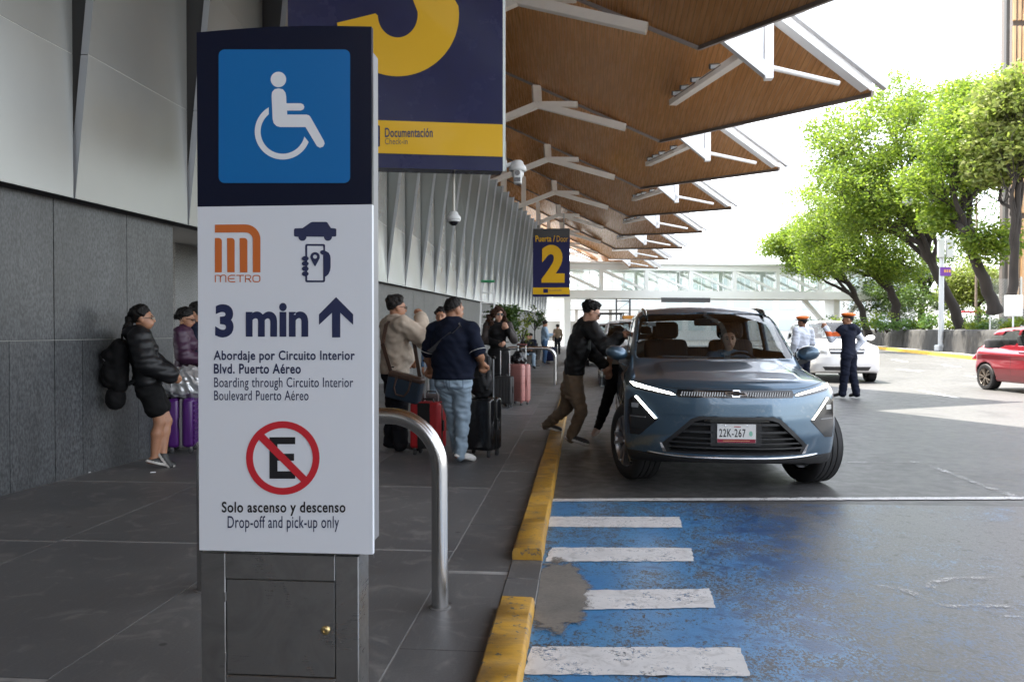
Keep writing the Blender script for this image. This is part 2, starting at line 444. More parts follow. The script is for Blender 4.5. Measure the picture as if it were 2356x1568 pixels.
tag(kerb(-6, 3.99, x0=-.408, x1=-.232, h=.058).build('kerb', yelm, smooth=40, fix=True), 'worn yellow painted kerb at the bottom edge beside the blue zone', 'kerb')
tag(kerb(4.82, 58).build('kerb', yelm, smooth=40, fix=True), 'long yellow painted kerb running past the blue car', 'kerb')
b = MB(); b.rbox((-.325, 4.24, -.015), (.185, .40, .045), .004, 1); b2 = MB(); b2.rbox((-.325, 4.63, -.016), (.185, .36, .045), .004, 1)
dk = empty('dropped_kerb', (0, 0, 0), label='plain grey stone dropped kerb in the gap between yellow kerbs', cat='kerb')
b.build('stone_block', slabm, dk); b2.build('stone_block', slabm, dk)
# cement ramp patch at the dropped kerb
def _cem(nt, b, L):
    c = ocoord(nt); big = nz(nt, L, 3.2, 6, .65, c, .7); fine = nz(nt, L, 50, 4, .7, c)
    col = mixc(nt, L, mrange(nt, L, big, .35, .65), (.225, .20, .17), (.15, .138, .12))
    col = mixc(nt, L, mrange(nt, L, fine, .3, .7, 0, .35), col, (.05, .047, .043))
    L(col, b.inputs['Base Color']); b.inputs['Roughness'].default_value = .8; bumpn(nt, L, fine, b, .25, .005)
def _cemfade(nt, b, L):
    _cem(nt, b, L); c = ocoord(nt)
    st = nt.nodes.new('ShaderNodeMapping'); st.inputs['Scale'].default_value = (1/.20, 1/.62, 1); L(c, st.inputs[0])
    ln = nt.nodes.new('ShaderNodeVectorMath'); ln.operation = 'LENGTH'; L(st.outputs[0], ln.inputs[0])
    e = mathn(nt, L, 'ADD', ln.outputs['Value'], mathn(nt, L, 'MULTIPLY', mathn(nt, L, 'SUBTRACT', nz(nt, L, 9, 9, .72, c, .6), .5), 1.3))
    t = nt.nodes.new('ShaderNodeBsdfTransparent'); mx = nt.nodes.new('ShaderNodeMixShader')
    L(mrange(nt, L, e, .80, 1.0, 1, 0), mx.inputs[0]); L(t.outputs[0], mx.inputs[1]); L(b.outputs[0], mx.inputs[2]); L(mx.outputs[0], nt.nodes['Material Output'].inputs['Surface'])
cem = shader_mat('stained cement', _cemfade)
b = MB(); b.add([(-.095, -.8, 0), (.5, -.8, 0), (.5, .8, 0), (-.095, .8, 0)], [(0, 1, 2, 3)])
tag(b.build('cement_ramp', cem, loc=(-.135, 4.28, -.009)), kind='structure')

# blue bay paint: worn away to the asphalt where tyres run; right side paled for sky sheen
def _blue(nt, b, L):
    c = ocoord(nt); sp = nt.nodes.new('ShaderNodeSeparateXYZ'); L(c, sp.inputs[0])
    st = nt.nodes.new('ShaderNodeMapping'); st.inputs['Scale'].default_value = (1, .72, 1); st.inputs['Rotation'].default_value = (0, 0, .2); L(c, st.inputs[0])
    fl = nz(nt, L, 20, 12, .86, st.outputs[0], .25); big = nz(nt, L, 1.3, 7, .65, c, .5); med = nz(nt, L, 5.5, 8, .72, c, .5); fine = nz(nt, L, 75, 3, .7, c)
    wear = mathn(nt, L, 'ADD', mrange(nt, L, sp.outputs[0], .45, 2.6, 0, .155), mathn(nt, L, 'MULTIPLY', mathn(nt, L, 'SUBTRACT', big, .5), .42))
    gr_ = nz(nt, L, 62, 6, .85, st.outputs[0], .1)
    v = mathn(nt, L, 'ADD', mathn(nt, L, 'ADD', mathn(nt, L, 'MULTIPLY', fl, .34), mathn(nt, L, 'MULTIPLY', med, .22)), mathn(nt, L, 'MULTIPLY', gr_, .44))
    v = mathn(nt, L, 'ADD', mathn(nt, L, 'MULTIPLY', v, 1.9), -.45)
    mask = mrange(nt, L, mathn(nt, L, 'SUBTRACT', mathn(nt, L, 'SUBTRACT', v, wear), .438), .0, .03)
    ink = mixc(nt, L, mrange(nt, L, big, .35, .65), (.045, .195, .43), (.085, .27, .49))
    ink = mixc(nt, L, mrange(nt, L, mathn(nt, L, 'ADD', med, mrange(nt, L, sp.outputs[0], .5, 1.3, 0, .20)), .58, .70, 0, .85), ink, (.020, .050, .14))
    ink = mixc(nt, L, mrange(nt, L, sp.outputs[0], 1.5, 2.4, 0, .8), ink, (.16, .26, .42))  # ink paler to the right, sky sheen mixed into its colour
    asp = mixc(nt, L, mrange(nt, L, big, .35, .65), (.060, .058, .058), (.095, .092, .09))
    asp = mixc(nt, L, mrange(nt, L, sp.outputs[0], 1.2, 2.6, 0, .75), asp, (.165, .165, .175))  # bare asphalt lightened on the right, reflected sky put into its colour
    asp = mixc(nt, L, mrange(nt, L, gr_, .52, .62, 0, .8), asp, (.22, .23, .25))
    asp = mixc(nt, L, mrange(nt, L, gr_, .38, .46, .8, 0), asp, (.030, .030, .032))
    dk_ = nz(nt, L, 13, 9, .8, st.outputs[0], .4); asp = mixc(nt, L, mrange(nt, L, dk_, .38, .46, .8, 0), asp, (.035, .034, .034))
    col = mixc(nt, L, mask, asp, ink)
    pit = mrange(nt, L, nz(nt, L, 8, 6, .62, c, .8), .64, .68)
    col = mixc(nt, L, pit, col, (.040, .037, .034))
    L(col, b.inputs['Base Color']); L(mrange(nt, L, mask, 0, 1, .36, .28), b.inputs['Roughness'])
    bumpn(nt, L, mixc(nt, L, .5, fl, fine), b, .35, .006)
bluem = shader_mat('worn blue bay paint', _blue)
b = MB(); b.add([(-.235, -6, -.016), (5.4, -6, -.016), (5.4, 6.78, -.016), (-.235, 6.60, -.016)], [(0, 1, 2, 3)])
tag(b.build('blue_parking_bay', bluem), 'worn blue painted accessible bay on the road in front of the car', 'road marking')

def _white(nt, b, L, lo, hi):
    c = ocoord(nt); fl = nz(nt, L, 48, 9, .84, c, .4); med = nz(nt, L, 5, 5, .6, c); fine = nz(nt, L, 60, 3, .7, c)
    v = mathn(nt, L, 'ADD', mathn(nt, L, 'MULTIPLY', fl, .65), mathn(nt, L, 'MULTIPLY', med, .35))
    mask = mrange(nt, L, v, lo, hi)
    b.inputs['Roughness'].default_value = .55
    dirt = nz(nt, L, 11, 9, .75, c, 1.); cw = mixc(nt, L, mrange(nt, L, med, .3, .7), (.72, .71, .70), (.56, .555, .55)); L(mixc(nt, L, mrange(nt, L, dirt, .50, .72, 0, .75), cw, (.26, .25, .24)), b.inputs['Base Color'])
    t = nt.nodes.new('ShaderNodeBsdfTransparent'); mx = nt.nodes.new('ShaderNodeMixShader')
    L(mask, mx.inputs[0]); L(t.outputs[0], mx.inputs[1]); L(b.outputs[0], mx.inputs[2])
    L(mx.outputs[0], nt.nodes['Material Output'].inputs['Surface'])
whitem = shader_mat('chipped white paint', lambda nt, b, L: _white(nt, b, L, .425, .445))
whitew = shader_mat('worn white paint', lambda nt, b, L: _white(nt, b, L, .50, .58))
def c3(X, Y): return ((1900+X/1.0729)/1.7386, (1800+Y/1.0729)/1.7386)
def marking(pts, name, m, label, cat='road marking', z=-.012, group=None):
    v = []; w3 = [gz(*p, z) for p in pts]
    for p, q in zip(w3, w3[1:]+w3[:1]):
        n = max(1, int((q-p).length/.03))
        for k in range(n):
            r = p.lerp(q, k/n); v.append((r.x+.012*mnoise.noise(r*23), r.y+.012*mnoise.noise(r*23+Vector((7, 1, 3))), z))
    b = MB(); b.add(v, [tuple(range(len(v)))]); return tag(b.build(name, m, fix=True), label, cat, group)
W = lambda *a: [c3(*p) for p in a]
marking(W((325, 283), (878, 285), (890, 330), (315, 328)), 'white_stripe', whitem, 'white stripe nearest the car, first below the white cross line', group='white stripes on the blue bay')
marking(W((330, 415), (930, 418), (940, 475), (300, 475)), 'white_stripe', whitem, 'white stripe level with the end of the long yellow kerb', group='white stripes on the blue bay')
marking(W((425, 600), (1005, 592), (1033, 673), (392, 683)), 'white_stripe', whitem, 'white stripe beside the cement patch in the kerb gap', group='white stripes on the blue bay')
marking(W((240, 840), (1135, 845), (1185, 967), (215, 960)), 'white_stripe', whitem, 'longest white stripe, nearest the bottom edge of the photo', group='white stripes on the blue bay')
marking(W((335, 207), (1200, 203), (2356, 198), (2356, 209), (1200, 214), (330, 218)), 'white_bay_line', whitem, 'long thin white line crossing the road in front of the car')
marking(W((1540, 47), (1905, 47), (1905, 53), (1540, 53)), 'white_bay_line', whitew, 'faint white line on the road right of the car wheel')
marking(W((1945, 58), (2330, 194), (2356, 200), (2356, 205), (2290, 196), (1930, 62)), 'white_bay_line', whitew, 'faint slanted white line at the right edge of the bay')
# ghost of the wheelchair symbol
def strokepoly(pts, w):
    out = []; n = len(pts)
    for s in (1, -1):
        l = []
        for i, p in enumerate(pts):
            d = (pts[min(i+1, n-1)]-pts[max(i-1, 0)]); d.normalize()
            l.append((p.x-d.y*w*s/2, p.y+d.x*w*s/2))
        out += l if s == 1 else l[::-1]
    return out
def ground_stroke(px, w, label):
    pts = [gz(*c3(*p)) for p in px]; q = strokepoly(pts, w)
    b = MB(); n = len(pts); b.add([(x, y, -.012) for x, y in q], [(i, i+1, 2*n-2-i, 2*n-1-i) for i in range(n-1)])
    return tag(b.build('wheelchair_marking', whitew, fix=True), label, 'road marking')
ground_stroke([(1685, 582), (1740, 573), (1800, 577), (1880, 600), (1960, 640), (2060, 660), (2180, 655), (2290, 655)], .055, 'faint worn white curve of the wheelchair marking, left piece')
ground_stroke([(2000, 600), (1955, 580), (1960, 562), (2010, 545), (2100, 538), (2210, 537), (2300, 545), (2420, 556)], .055, 'faint worn white loop of the wheelchair marking at the right edge')
ground_stroke([(2280, 705), (2340, 708), (2460, 700), (2600, 690)], .06, 'faint short white dash of the wheelchair marking, lowest piece')
# lane dashes further out
def dash(p0, p1, w, label): 
    a, c = gz(*p0), gz(*p1); b = MB(); q = strokepoly([a, c], w)
    b.add([(x, y, -.014) for x, y in q], [(0, 1, 2, 3)]); tag(b.build('lane_dash', whitem, fix=True), label, 'road marking', 'white lane dashes')
dash((2116, 896), (2203, 913), .10, 'white lane dash in the shade nearest the dark uniformed officer')
dash((2066, 848), (2120, 853), .14, 'white lane dash in sunlight right of the white van')
dash((2053, 826), (2088, 831), .16, 'farthest white lane dash by the yellow island kerb')
dash((2170, 838), (2208, 843), .16, 'white lane dash in the middle of the sunlit road')
dash((2228, 863), (2262, 867), .16, 'white lane dash just left of the red car')

# ============================================================ TERMINAL BUILDING
granite = mat('dark granite', (.054, .057, .060), .42, var=.48, vs=1.3, flake=60, bump=.05, bs=120, rand=.12, stretch=(1, 1, .45))
granite2 = mat('grey granite', (.16, .162, .16), .5, var=.2, vs=2, flake=60, rand=.08)
alum = mat('satin aluminium panel', (.31, .32, .312), .36, metal=.5, var=.05, vs=.8)
alum_edge = mat('panel edge', (.40, .42, .45), .4, metal=.5)
dark = mat('dark void', (.02, .021, .023), .8)
sealant = mat('pale sealant', (.30, .30, .28), .8)
def wallx(y): return -4.89+.07*(y-6.3)
ter = empty('terminal_building', (0, 0, 0), label='airport terminal with dark granite base and folded metal panels above', cat='building')
def wall_slab(y0, y1, z0, z1, fx, m, off=0.):
    b = MB(); v = []
    for (y, z) in ((y0, z0), (y1, z0), (y1, z1), (y0, z1)): v.append((fx(y)+off, y, z))
    v2 = [(x-.04, y, z) for x, y, z in v]
    b.add(v+v2, [(0, 1, 2, 3), (4, 7, 6, 5), (0, 4, 5, 1), (1, 5, 6, 2), (2, 6, 7, 3), (3, 7, 4, 0)])
    return b.build('stone_slab', m, ter, fix=True)
ys_hi = [-2, -.6, .4, 1.4, 2.4, 3.4, 4.35, 5.25, 6.0, 6.96, 8.02, 8.86]
ys_lo = [-2, -.9, .1, 1.1, 2.1, 3.1, 4.1, 5.05, 5.9, 6.42, 6.96, 7.33, 8.2, 8.86]
for ys, z0, z1 in ((ys_lo, 0, 1.305), (ys_hi, 1.312, 2.64)):
    for a, c in zip(ys[:-1], ys[1:]):
        gp = .012 if abs(c-6.96) < .01 else .004
        wall_slab(a+.003, c-gp, z0, z1, wallx, granite, random.uniform(-.002, .002))
b = MB(); b.add([(wallx(-2)-.012, -2, 0), (wallx(8.86)-.012, 8.86, 0), (wallx(8.86)-.012, 8.86, 2.7), (wallx(-2)-.012, -2, 2.7)], [(0, 1, 2, 3)])
b.build('wall_backing', sealant, ter)
b = MB(); b.box((wallx(8.86)-.62, 8.84, 1.35), (1.2, .04, 2.7)); b.build('wall_return', granite, ter)
# entrance recess beyond the wall corner
rec = mat('recess wall', (.10, .10, .10), .5, var=.15, vs=2)
b = MB(); b.box((-8.2, 13.8, 1.6), (.2, 10.2, 3.4)); b.build('recess_wall', rec, ter)
b = MB(); b.box((-6.6, 13.9, 2.75), (3.4, 10.0, .12)); b.build('recess_ceiling', mat('recess ceiling', (.35, .35, .34), .7), ter)
b = MB(); b.box((-6.4, 11.6, 1.35), (.9, .7, 2.7)); b.build('recess_column', granite2, ter)
for k in range(5):
    b = MB(); b.box((-8.06, 9.6+k*1.8, 1.35), (.06, .06, 2.6)); b.build('door_mullion', alum_edge, ter)
b = MB(); b.box((-8.08, 13.3, 1.3), (.03, 8.2, 2.5)); b.build('door_glass', mat('dark door glass', (.03, .035, .04), .1), ter)

# folded metal panels
SEAM = 3.95
def panel(fx, y0, y1, zb, zt, lean, seams, off, m=None, gap=.012):
    root = empty('facade_panel', parent=ter)
    def P(u, z, d=0.):      # u 0 near edge .. 1 far edge
        y = y0+gap+(y1-y0-2*gap)*u; q = (1-u)**1.15
        return (fx(y)+off+lean*(z-zb)*q+d, y, z)
    zs = [zb]+[s for s in seams if zb < s < zt]+[zt]
    for a, c in zip(zs[:-1], zs[1:]):
        nu, nz_ = 8, max(2, int((c-a)/.6)); b = MB(); v = []; f = []
        g0 = .004
        for side in (0, -.075):
            for i in range(nu+1):
                for j in range(nz_+1):
                    v.append(P(i/nu, a+g0+(c-a-2*g0)*j/nz_, side))
        N = (nu+1)*(nz_+1); w = nz_+1
        for i in range(nu):
            for j in range(nz_):
                q = (i*w+j, (i+1)*w+j, (i+1)*w+j+1, i*w+j+1); f.append(q); f.append(tuple(N+t for t in q[::-1]))
        for i in range(nu): f += [(i*w, N+i*w, N+(i+1)*w, (i+1)*w), (i*w+nz_, (i+1)*w+nz_, N+(i+1)*w+nz_, N+i*w+nz_)]
        b.add(v, f)
        n0 = len(b.f); e = []
        for j in range(nz_): e += [(j, j+1, N+j+1, N+j), (nu*w+j, N+nu*w+j, N+nu*w+j+1, nu*w+j+1)]
        b.f += e; b.m += [1]*len(e)
        b.build('panel_sheet', [m or alum, alum_edge], root, smooth=25)
    for sm in zs[1:-1]:
        b = MB(); b.add([P(i/8, sm+q, -.006) for q in (-.0045, .0045) for i in range(9)], [(i, i+1, 10+i, 9+i) for i in range(8)]); b.build('panel_joint', mat('pale joint', (.62, .62, .60), .6), root)
    b = MB(); zt2 = zt-.01          # dark return between the leaning edge and the panel before it
    v = [(fx(y0)+off-.08, y0+.07, zb+.02)]
    v += [(fx(y0)+off-.08, y0+.07, zt2), (fx(y0)+off+lean*(zt2-zb)-.05, y0+.07, zt2), (fx(y0)+off-.05, y0+.07, zb+.02)]
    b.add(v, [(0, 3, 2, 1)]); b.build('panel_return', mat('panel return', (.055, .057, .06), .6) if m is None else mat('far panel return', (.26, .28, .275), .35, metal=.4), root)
    return root
fold = [-2.42+1.89*k for k in range(0, 9)]
for a, c in zip(fold[:-1], fold[1:]): panel(wallx, a, c, 2.62, 7.4, .105, (SEAM, 5.35), .15)
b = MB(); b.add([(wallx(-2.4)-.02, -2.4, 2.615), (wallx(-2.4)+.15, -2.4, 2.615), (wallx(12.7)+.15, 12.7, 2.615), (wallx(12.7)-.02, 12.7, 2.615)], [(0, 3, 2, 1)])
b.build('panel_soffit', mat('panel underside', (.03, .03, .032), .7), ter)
# far stretch
pa, pb = gz(866.8, 645.9, 2.63), gz(1104.4, 693.1, 2.63)
FSL = (pb.x-pa.x)/(pb.y-pa.y)
def farx(y): return pa.x+FSL*(y-pa.y)
alum_f = mat('bright folded panel', (.62, .64, .63), .24, metal=.55, var=.06, vs=.6)
y = 17.0; k = 0
while y < 62:
    panel(farx, y, y+1.72, 2.63, 7.6+.03*k, .135, (4.1, 5.2, 6.3), 0., m=alum_f); y += 1.72; k += 1
YF1 = y
for k in range(34):
    a = 17.0+k*1.32
    wall_slab(a+.004, a+1.315, 0, 2.62, lambda q: farx(q)-.16, granite2, random.uniform(-.002, .002))
b = MB(); b.add([(farx(17)-.30, 17, 0), (farx(62)-.30, 62, 0), (farx(62)-.30, 62, 2.62), (farx(17)-.30, 17, 2.62)], [(0, 1, 2, 3)]); b.build('wall_backing', sealant, ter)
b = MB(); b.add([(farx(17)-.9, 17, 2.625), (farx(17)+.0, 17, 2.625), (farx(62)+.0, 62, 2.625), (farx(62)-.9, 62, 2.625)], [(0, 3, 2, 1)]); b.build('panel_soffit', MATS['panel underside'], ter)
b = MB(); b.box((-7.3, 17.0, 1.4), (4.6, .06, 2.8)); b.build('wall_return', granite2, ter)
# wall behind the panels, up to the roof
upw = mat('upper wall', (.22, .21, .20), .6, var=.1, vs=.5)
b = MB(); b.box((-6.3, 30, 8.6), (.3, 76, 12)); b.build('upper_wall', upw, ter)
for k in range(7):
    yy = 16.5+k*8.25; xx = max(-4.6, farx(yy)+.1) if yy > 17 else -4.6
    b = MB(); b.box((xx-.2, yy, 8.9), (.28, .28, 4.5)); b.build('upper_post', mat('cream steel', (.62, .57, .51), .45), ter)

# ============================================================ CANOPY
def _wood(nt, b, L):
    c = ocoord(nt); sp = nt.nodes.new('ShaderNodeSeparateXYZ'); L(c, sp.inputs[0])
    st = nt.nodes.new('ShaderNodeMapping'); st.inputs['Scale'].default_value = (7, .35, .35); L(c, st.inputs[0])
    gr = nz(nt, L, 3.5, 5, .6, st.outputs[0], .4); big = nz(nt, L, .5, 3, .5, c)
    u = mathn(nt, L, 'DIVIDE', sp.outputs[0], .105); fr = mathn(nt, L, 'FRACT', u); pid = mathn(nt, L, 'FLOOR', u)
    wn_ = nt.nodes.new('ShaderNodeTexWhiteNoise'); wn_.noise_dimensions = '1D'; L(pid, wn_.inputs['W'])
    groove = mathn(nt, L, 'LESS_THAN', fr, .13)
    col = mixc(nt, L, mrange(nt, L, gr, .3, .7), (.55, .262, .092), (.64, .325, .125))
    col = mixc(nt, L, mrange(nt, L, wn_.outputs[0], 0, 1, 0, .22), col, (.41, .185, .066))
    col = mixc(nt, L, mrange(nt, L, big, .4, .7, 0, .3), col, (.55, .29, .13))
    col = mixc(nt, L, mathn(nt, L, 'MULTIPLY', groove, .5), col, (.14, .06, .025))
    L(col, b.inputs['Base Color']); L(mrange(nt, L, gr, .3, .7, .22, .32), b.inputs['Roughness'])
    b.inputs['Specular IOR Level'].default_value = .35
    bumpn(nt, L, mathn(nt, L, 'SUBTRACT', 1., groove), b, .25, .004)
wood = shader_mat('brown plank soffit', _wood)
cream = mat('cream painted steel', (.80, .76, .70), .4, var=.05, vs=2)
whites = mat('white painted steel', (.80, .81, .82), .4, var=.04, vs=2)
trimm = mat('grey edge trim', (.17, .14, .125), .45, metal=.4)
floodm = mat('floodlight body', (.07, .075, .08), .4, metal=.5)
floodg = mat('floodlight glass', (.6, .65, .68), .1)
milky = mat('milky panel', (.62, .65, .68), .35, trans=.0)
BZ, KZ, TZ, PIT = 9.15, 7.31, 6.6, 8.25
pb_ = (KZ-BZ)/PIT; pa_ = (TZ-BZ-pb_*1.2)/3.92
def sof(x, y): return BZ+pa_*(x-2.45)+pb_*y
XI = -6.1
tip = (6.37, 1.2); knee = (2.45, PIT); inn = (XI, PIT+.225*(2.45-XI)); inb = (XI, 1.2-(6.37-XI)*1.2/3.92); near_in = (2.45, 0.)
plan = [tip, knee, inn, inb]
def bay(Y0):
    root = empty('canopy_bay', (0, Y0, 0))
    b = MB(); b.add([(x, y, sof(x, y)) for x, y in plan], [(3, 2, 1, 0)]); b.build('soffit', wood, root, fix=False)
    b = MB(); v = [(x, y, sof(x, y)+.03) for x, y in plan]+[(x, y, sof(x, y)+.42) for x, y in plan]
    b.add(v, [(4, 5, 6, 7), (0, 1, 5, 4), (1, 2, 6, 5), (2, 3, 7, 6), (3, 0, 4, 7), (3, 2, 1, 0)]); b.build('roof_deck', whites, root, fix=True)
    b = MB()
    for p, q in ((tip, knee), (knee, inn)):
        P, Q = Vector((*p, sof(*p)-.0)), Vector((*q, sof(*q)-.0)); b.bar(P, Q, .07, .13)
    b.build('edge_trim', trimm, root)
    # fascia gutter along the near edge, down to the tip
    def ne(t): x = 6.37+(XI-6.37)*t; y = 1.2+(inb[1]-1.2)*t; return Vector((x, y-.05, sof(x, y)))
    b = MB(); b.bar(ne(.62)+Vector((0, 0, .02)), ne(.012)+Vector((0, 0, .02)), .28, .20); b.build('gutter', whites, root)
    b = MB(); b.bar(ne(.62)+Vector((0, -.2, .34)), ne(-.02)+Vector((0, -.2, .28)), .14, .24); b.build('roof_flashing', mat('grey flashing', (.52, .52, .53), .5, var=.06, vs=3), root)
    # triangular hanging frame with milky pane
    Y = 17.5-17.0
    def L_(x, y, Yw): p = at(x, y, Yw); return Vector((p.x, p.y-17.0, p.z))
    a = L_(1768, 168, 17.5); t_ = Vector((a.x, a.y, sof(a.x, a.y)+.05)); c = L_(1655, 76, 17.5)
    b = MB(); b.bar(a+Vector((0, 0, -.14)), t_, .17, .2, up=(0, 1, 0)); b.build('hanging_post', whites, root)
    b = MB(); b.bar(c, a, .20, .24); b.build('frame_beam', whites, root)
    b = MB(); b.add([a+Vector((-.1, 0, .1)), t_+Vector((-.1, 0, 0)), c+Vector((0, 0, .1))], [(0, 1, 2)]); b.build('milky_pane', milky, root)
    b = MB(); s0 = L_(1776, 156, 17.5); s1 = L_(1930, 192, 17.9); b.cyl(s0, s1, .055, n=10); b.build('strut', whites, root, smooth=40)
    # light beam under the soffit with floodlights
    p0 = (c+a)/2+Vector((0, .1, -.02)); q = L_(1548, 236, 22.6); q.z = min(q.z, sof(q.x, q.y)-.02)
    b = MB(); b.bar(p0, q, .22, .16); b.build('light_beam', cream, root)
    dv = (q-p0)
    for k, t in enumerate((.28, .55, .72, .86)):
        c0 = p0+dv*t+Vector((-.12, 0, .12)); b = MB(); rot = Matrix.Rotation(.5, 3, 'X') @ Matrix.Rotation(.3, 3, 'Z')
        b.box(c0, (.24, .07, .11), rot, 0); b.box(c0+rot @ Vector((0, -.04, 0)), (.21, .012, .085), rot, 1); b.bar(c0, p0+dv*t, .03, .03)
        b.build('floodlight', [floodm, floodg], root)
    b = MB()
    for k in range(2): b.bar(p0+dv*(.2+.35*k)+Vector((-.1, 0, .05)), p0+dv*(.5+.4*k)+Vector((-.1, 0, .05)), .03, .03)
    b.build('cable_tray', trimm, root)
    # steel tree carrying the low edge
    def ed(x, dz=-.05): y = PIT+.225*(2.45-x); return Vector((x, y-.1, sof(x, y)+dz))
    node = Vector((-1.42, PIT+.65, 8.70))
    b = MB(); b.bar((-4.9, PIT+1.0, 7.45), node, .20, .21); b.build('tree_arm', cream, root)
    b = MB(); b.bar(node+Vector((0, 0, -.1)), ed(-1.47), .28, .16); b.build('tree_prong', cream, root)
    b = MB(); b.bar(node, ed(-.12), .17, .18); b.build('tree_prong', cream, root)
    b = MB(); b.bar(node, ed(1.38, -.1), .20, .21); b.build('tree_prong', cream, root)
    return root
bay0 = bay(17.0)
blab = {-3: 'wood canopy bay overhead just behind the viewer', -2: 'wood canopy bay directly overhead in front of the viewer',
        -1: 'nearest brown plank canopy bay, cut by the top edge', 0: 'brown plank canopy bay with the largest visible pointed tip',
        1: 'second brown canopy bay with pointed tip from the front', 2: 'third brown canopy bay with pointed tip from the front',
        3: 'fourth brown canopy bay with pointed tip from the front', 4: 'fifth brown canopy bay with pointed tip from the front',
        5: 'sixth small canopy bay just before the footbridge', 6: 'farthest small canopy bay behind the footbridge'}
for i, lb in blab.items():
    o = bay0 if i == 0 else copy_tree(bay0)
    o.location = (0, 17.0+PIT*i, 0); tag(o, lb, 'canopy', 'saw-tooth canopy bays')

# the drop-off goes on behind the viewer: wall and canopy; plus an added block against horizon sky
b = MB(); b.box((-5.6, -22, 1.3), (.3, 40, 2.7)); b.build('rear_wall', granite, ter)
b = MB(); b.box((-5.35, -23, 7.0), (.3, 41, 8.6)); b.build('rear_panels', alum, ter)
rc = empty('rear_canopy', (0, 0, 0), label='continuation of the brown canopy behind the viewer', cat='canopy')
for k in range(4):
    y0 = -15.9-8.25*k; pl4 = [(x, y+y0, sof(x, y)) for x, y in plan]
    b = MB(); b.add(pl4, [(3, 2, 1, 0)]); b.build('soffit', wood, rc)
    b = MB(); v = [(x, y, z+.03) for x, y, z in pl4]+[(x, y, z+.42) for x, y, z in pl4]
    b.add(v, [(4, 5, 6, 7), (0, 1, 5, 4), (1, 2, 6, 5), (2, 3, 7, 6), (3, 0, 4, 7), (3, 2, 1, 0)]); b.build('roof_deck', whites, rc, fix=True)
rb = empty('horizon_block', (0, 0, 0), label='unseen grey block added behind the viewer to cut off horizon sky', cat='building')  # unseen block, added to keep horizon sky off the totem and signs
b = MB(); b.box((10, -62, 6.5), (70, 10, 13)); b.build('wall', mat('horizon block wall', (.20, .20, .19), .6, var=.1, vs=.4), rb)
for k in range(16):
    b = MB(); b.box((-22+4.2*k, -56.95, 4.5), (3.4, .1, 5)); b.build('window', mat('horizon block glass', (.05, .06, .065), .15), rb)
# ============================================================ SIGN TOTEM
navy = mat('navy print', (.0025, .0045, .018), .30, spec=.18)
navy_ink = mat('navy lettering', (.012, .018, .065), .4)
sblue = mat('sign blue', (.003, .125, .36), .33, spec=.3)
swhite = mat('sign white board', (.66, .68, .72), .38, bump=.03, bs=3)
pwhite = mat('pictogram white', (.72, .73, .75), .4)
orange = mat('logo orange', (.52, .125, .022), .45)
redm = mat('prohibition red', (.50, .018, .028), .4)
blackm = mat('print black', (.006, .006, .008), .45)
TY = 2.60
tot = empty('sign_totem', (-.995, TY, 0), label='tall white and navy information totem on a steel cabinet in the foreground', cat='sign')
def tp(x, y, d=0.): p = at(x, y, TY); return Vector((p.x+.995, -d, p.z))
def stroke2(pts, w, closed=False):
    n = len(pts); L, Rr = [], []
    for i, p in enumerate(pts):
        a = Vector(pts[max(i-1, 0)]) ; c = Vector(pts[min(i+1, n-1)]); d = (c-a).normalized()
        L.append((p[0]-d.y*w/2, p[1]+d.x*w/2)); Rr.append((p[0]+d.y*w/2, p[1]-d.x*w/2))
    return L, Rr
def stroke(parent, pts, w, m, name, fn, d):
    L, Rr = stroke2(pts, w); n = len(pts); b = MB()
    b.add([fn(x, y, d) for x, y in L+Rr], [(i, i+1, n+i+1, n+i) for i in range(n-1)]); return b.build(name, m, parent)
def strokes(parent, lines, w, m, name, fn, d):
    b = MB()
    for pts in lines:
        L, Rr = stroke2(pts, w); n = len(pts); b.add([fn(x, y, d) for x, y in L+Rr], [(i, i+1, n+i+1, n+i) for i in range(n-1)])
    return b.build(name, m, parent)
def fit(parent, body, x0, x1, ytop, ybot, m, name, fn, d, bold=0., space=1.):
    v, f, (a, b, c, e) = text_shape(body, bold, space)
    q = MB(); q.add([fn(x0+(p[0]-a)*(x1-x0)/(b-a), ybot+(p[1]-c)*(ytop-ybot)/(e-c), d) for p in v], f); return q.build(name, m, parent)
xl, xr, zt, zb = -1.295+.995, -.693+.995, 2.412, .652
def bowed(z0, z1, m, name, y0=0., th=.022):
    """slightly bowed printed board"""
    b = MB(); n = 14; v = []
    for s in (0, 1):
        for i in range(n+1):
            u = i/n; bow = .010*math.sin(math.pi*u)
            for z in (z0, z1):
                v.append((xl+(xr-xl)*u, y0-.0+s*th, z+(bow if z == z1 and z1 > 2.3 else 0)))
    N = 2*(n+1); f = []
    for i in range(n):
        f += [(2*i, 2*i+2, 2*i+3, 2*i+1), (N+2*i+1, N+2*i+3, N+2*i+2, N+2*i), (2*i+1, 2*i+3, N+2*i+3, N+2*i+1), (2*i, N+2*i, N+2*i+2, 2*i+2)]
    f += [(0, 1, N+1, N), (2*n, N+2*n, N+2*n+1, 2*n+1)]
    b.add(v, f); return b.build(name, m, tot, smooth=30)
zsplit = tp(650, 473).z
front = bowed(zb, zsplit, swhite, 'white_board')
topb = bowed(zsplit+.0005, zt-.008, navy, 'navy_board')
b = MB(); b.add([(xr-.002, .024, zb-.02), (xr-.022, .075, zb-.012), (xr-.022, .075, zt-.04), (xr-.002, .024, zt-.03), (xr-.05, .16, zb), (xr-.05, .16, zt-.05)], [(0, 1, 2, 3), (1, 4, 5, 2)])
b.build('side_board', mat('lilac white board', (.66, .62, .70), .45), tot)
b = MB(); b.box((0, .085, (zb+zt)/2-.02), (xr-xl-.03, .12, zt-zb-.09)); b.build('inner_core', mat('core steel', (.25, .25, .26), .5, metal=.6), tot)
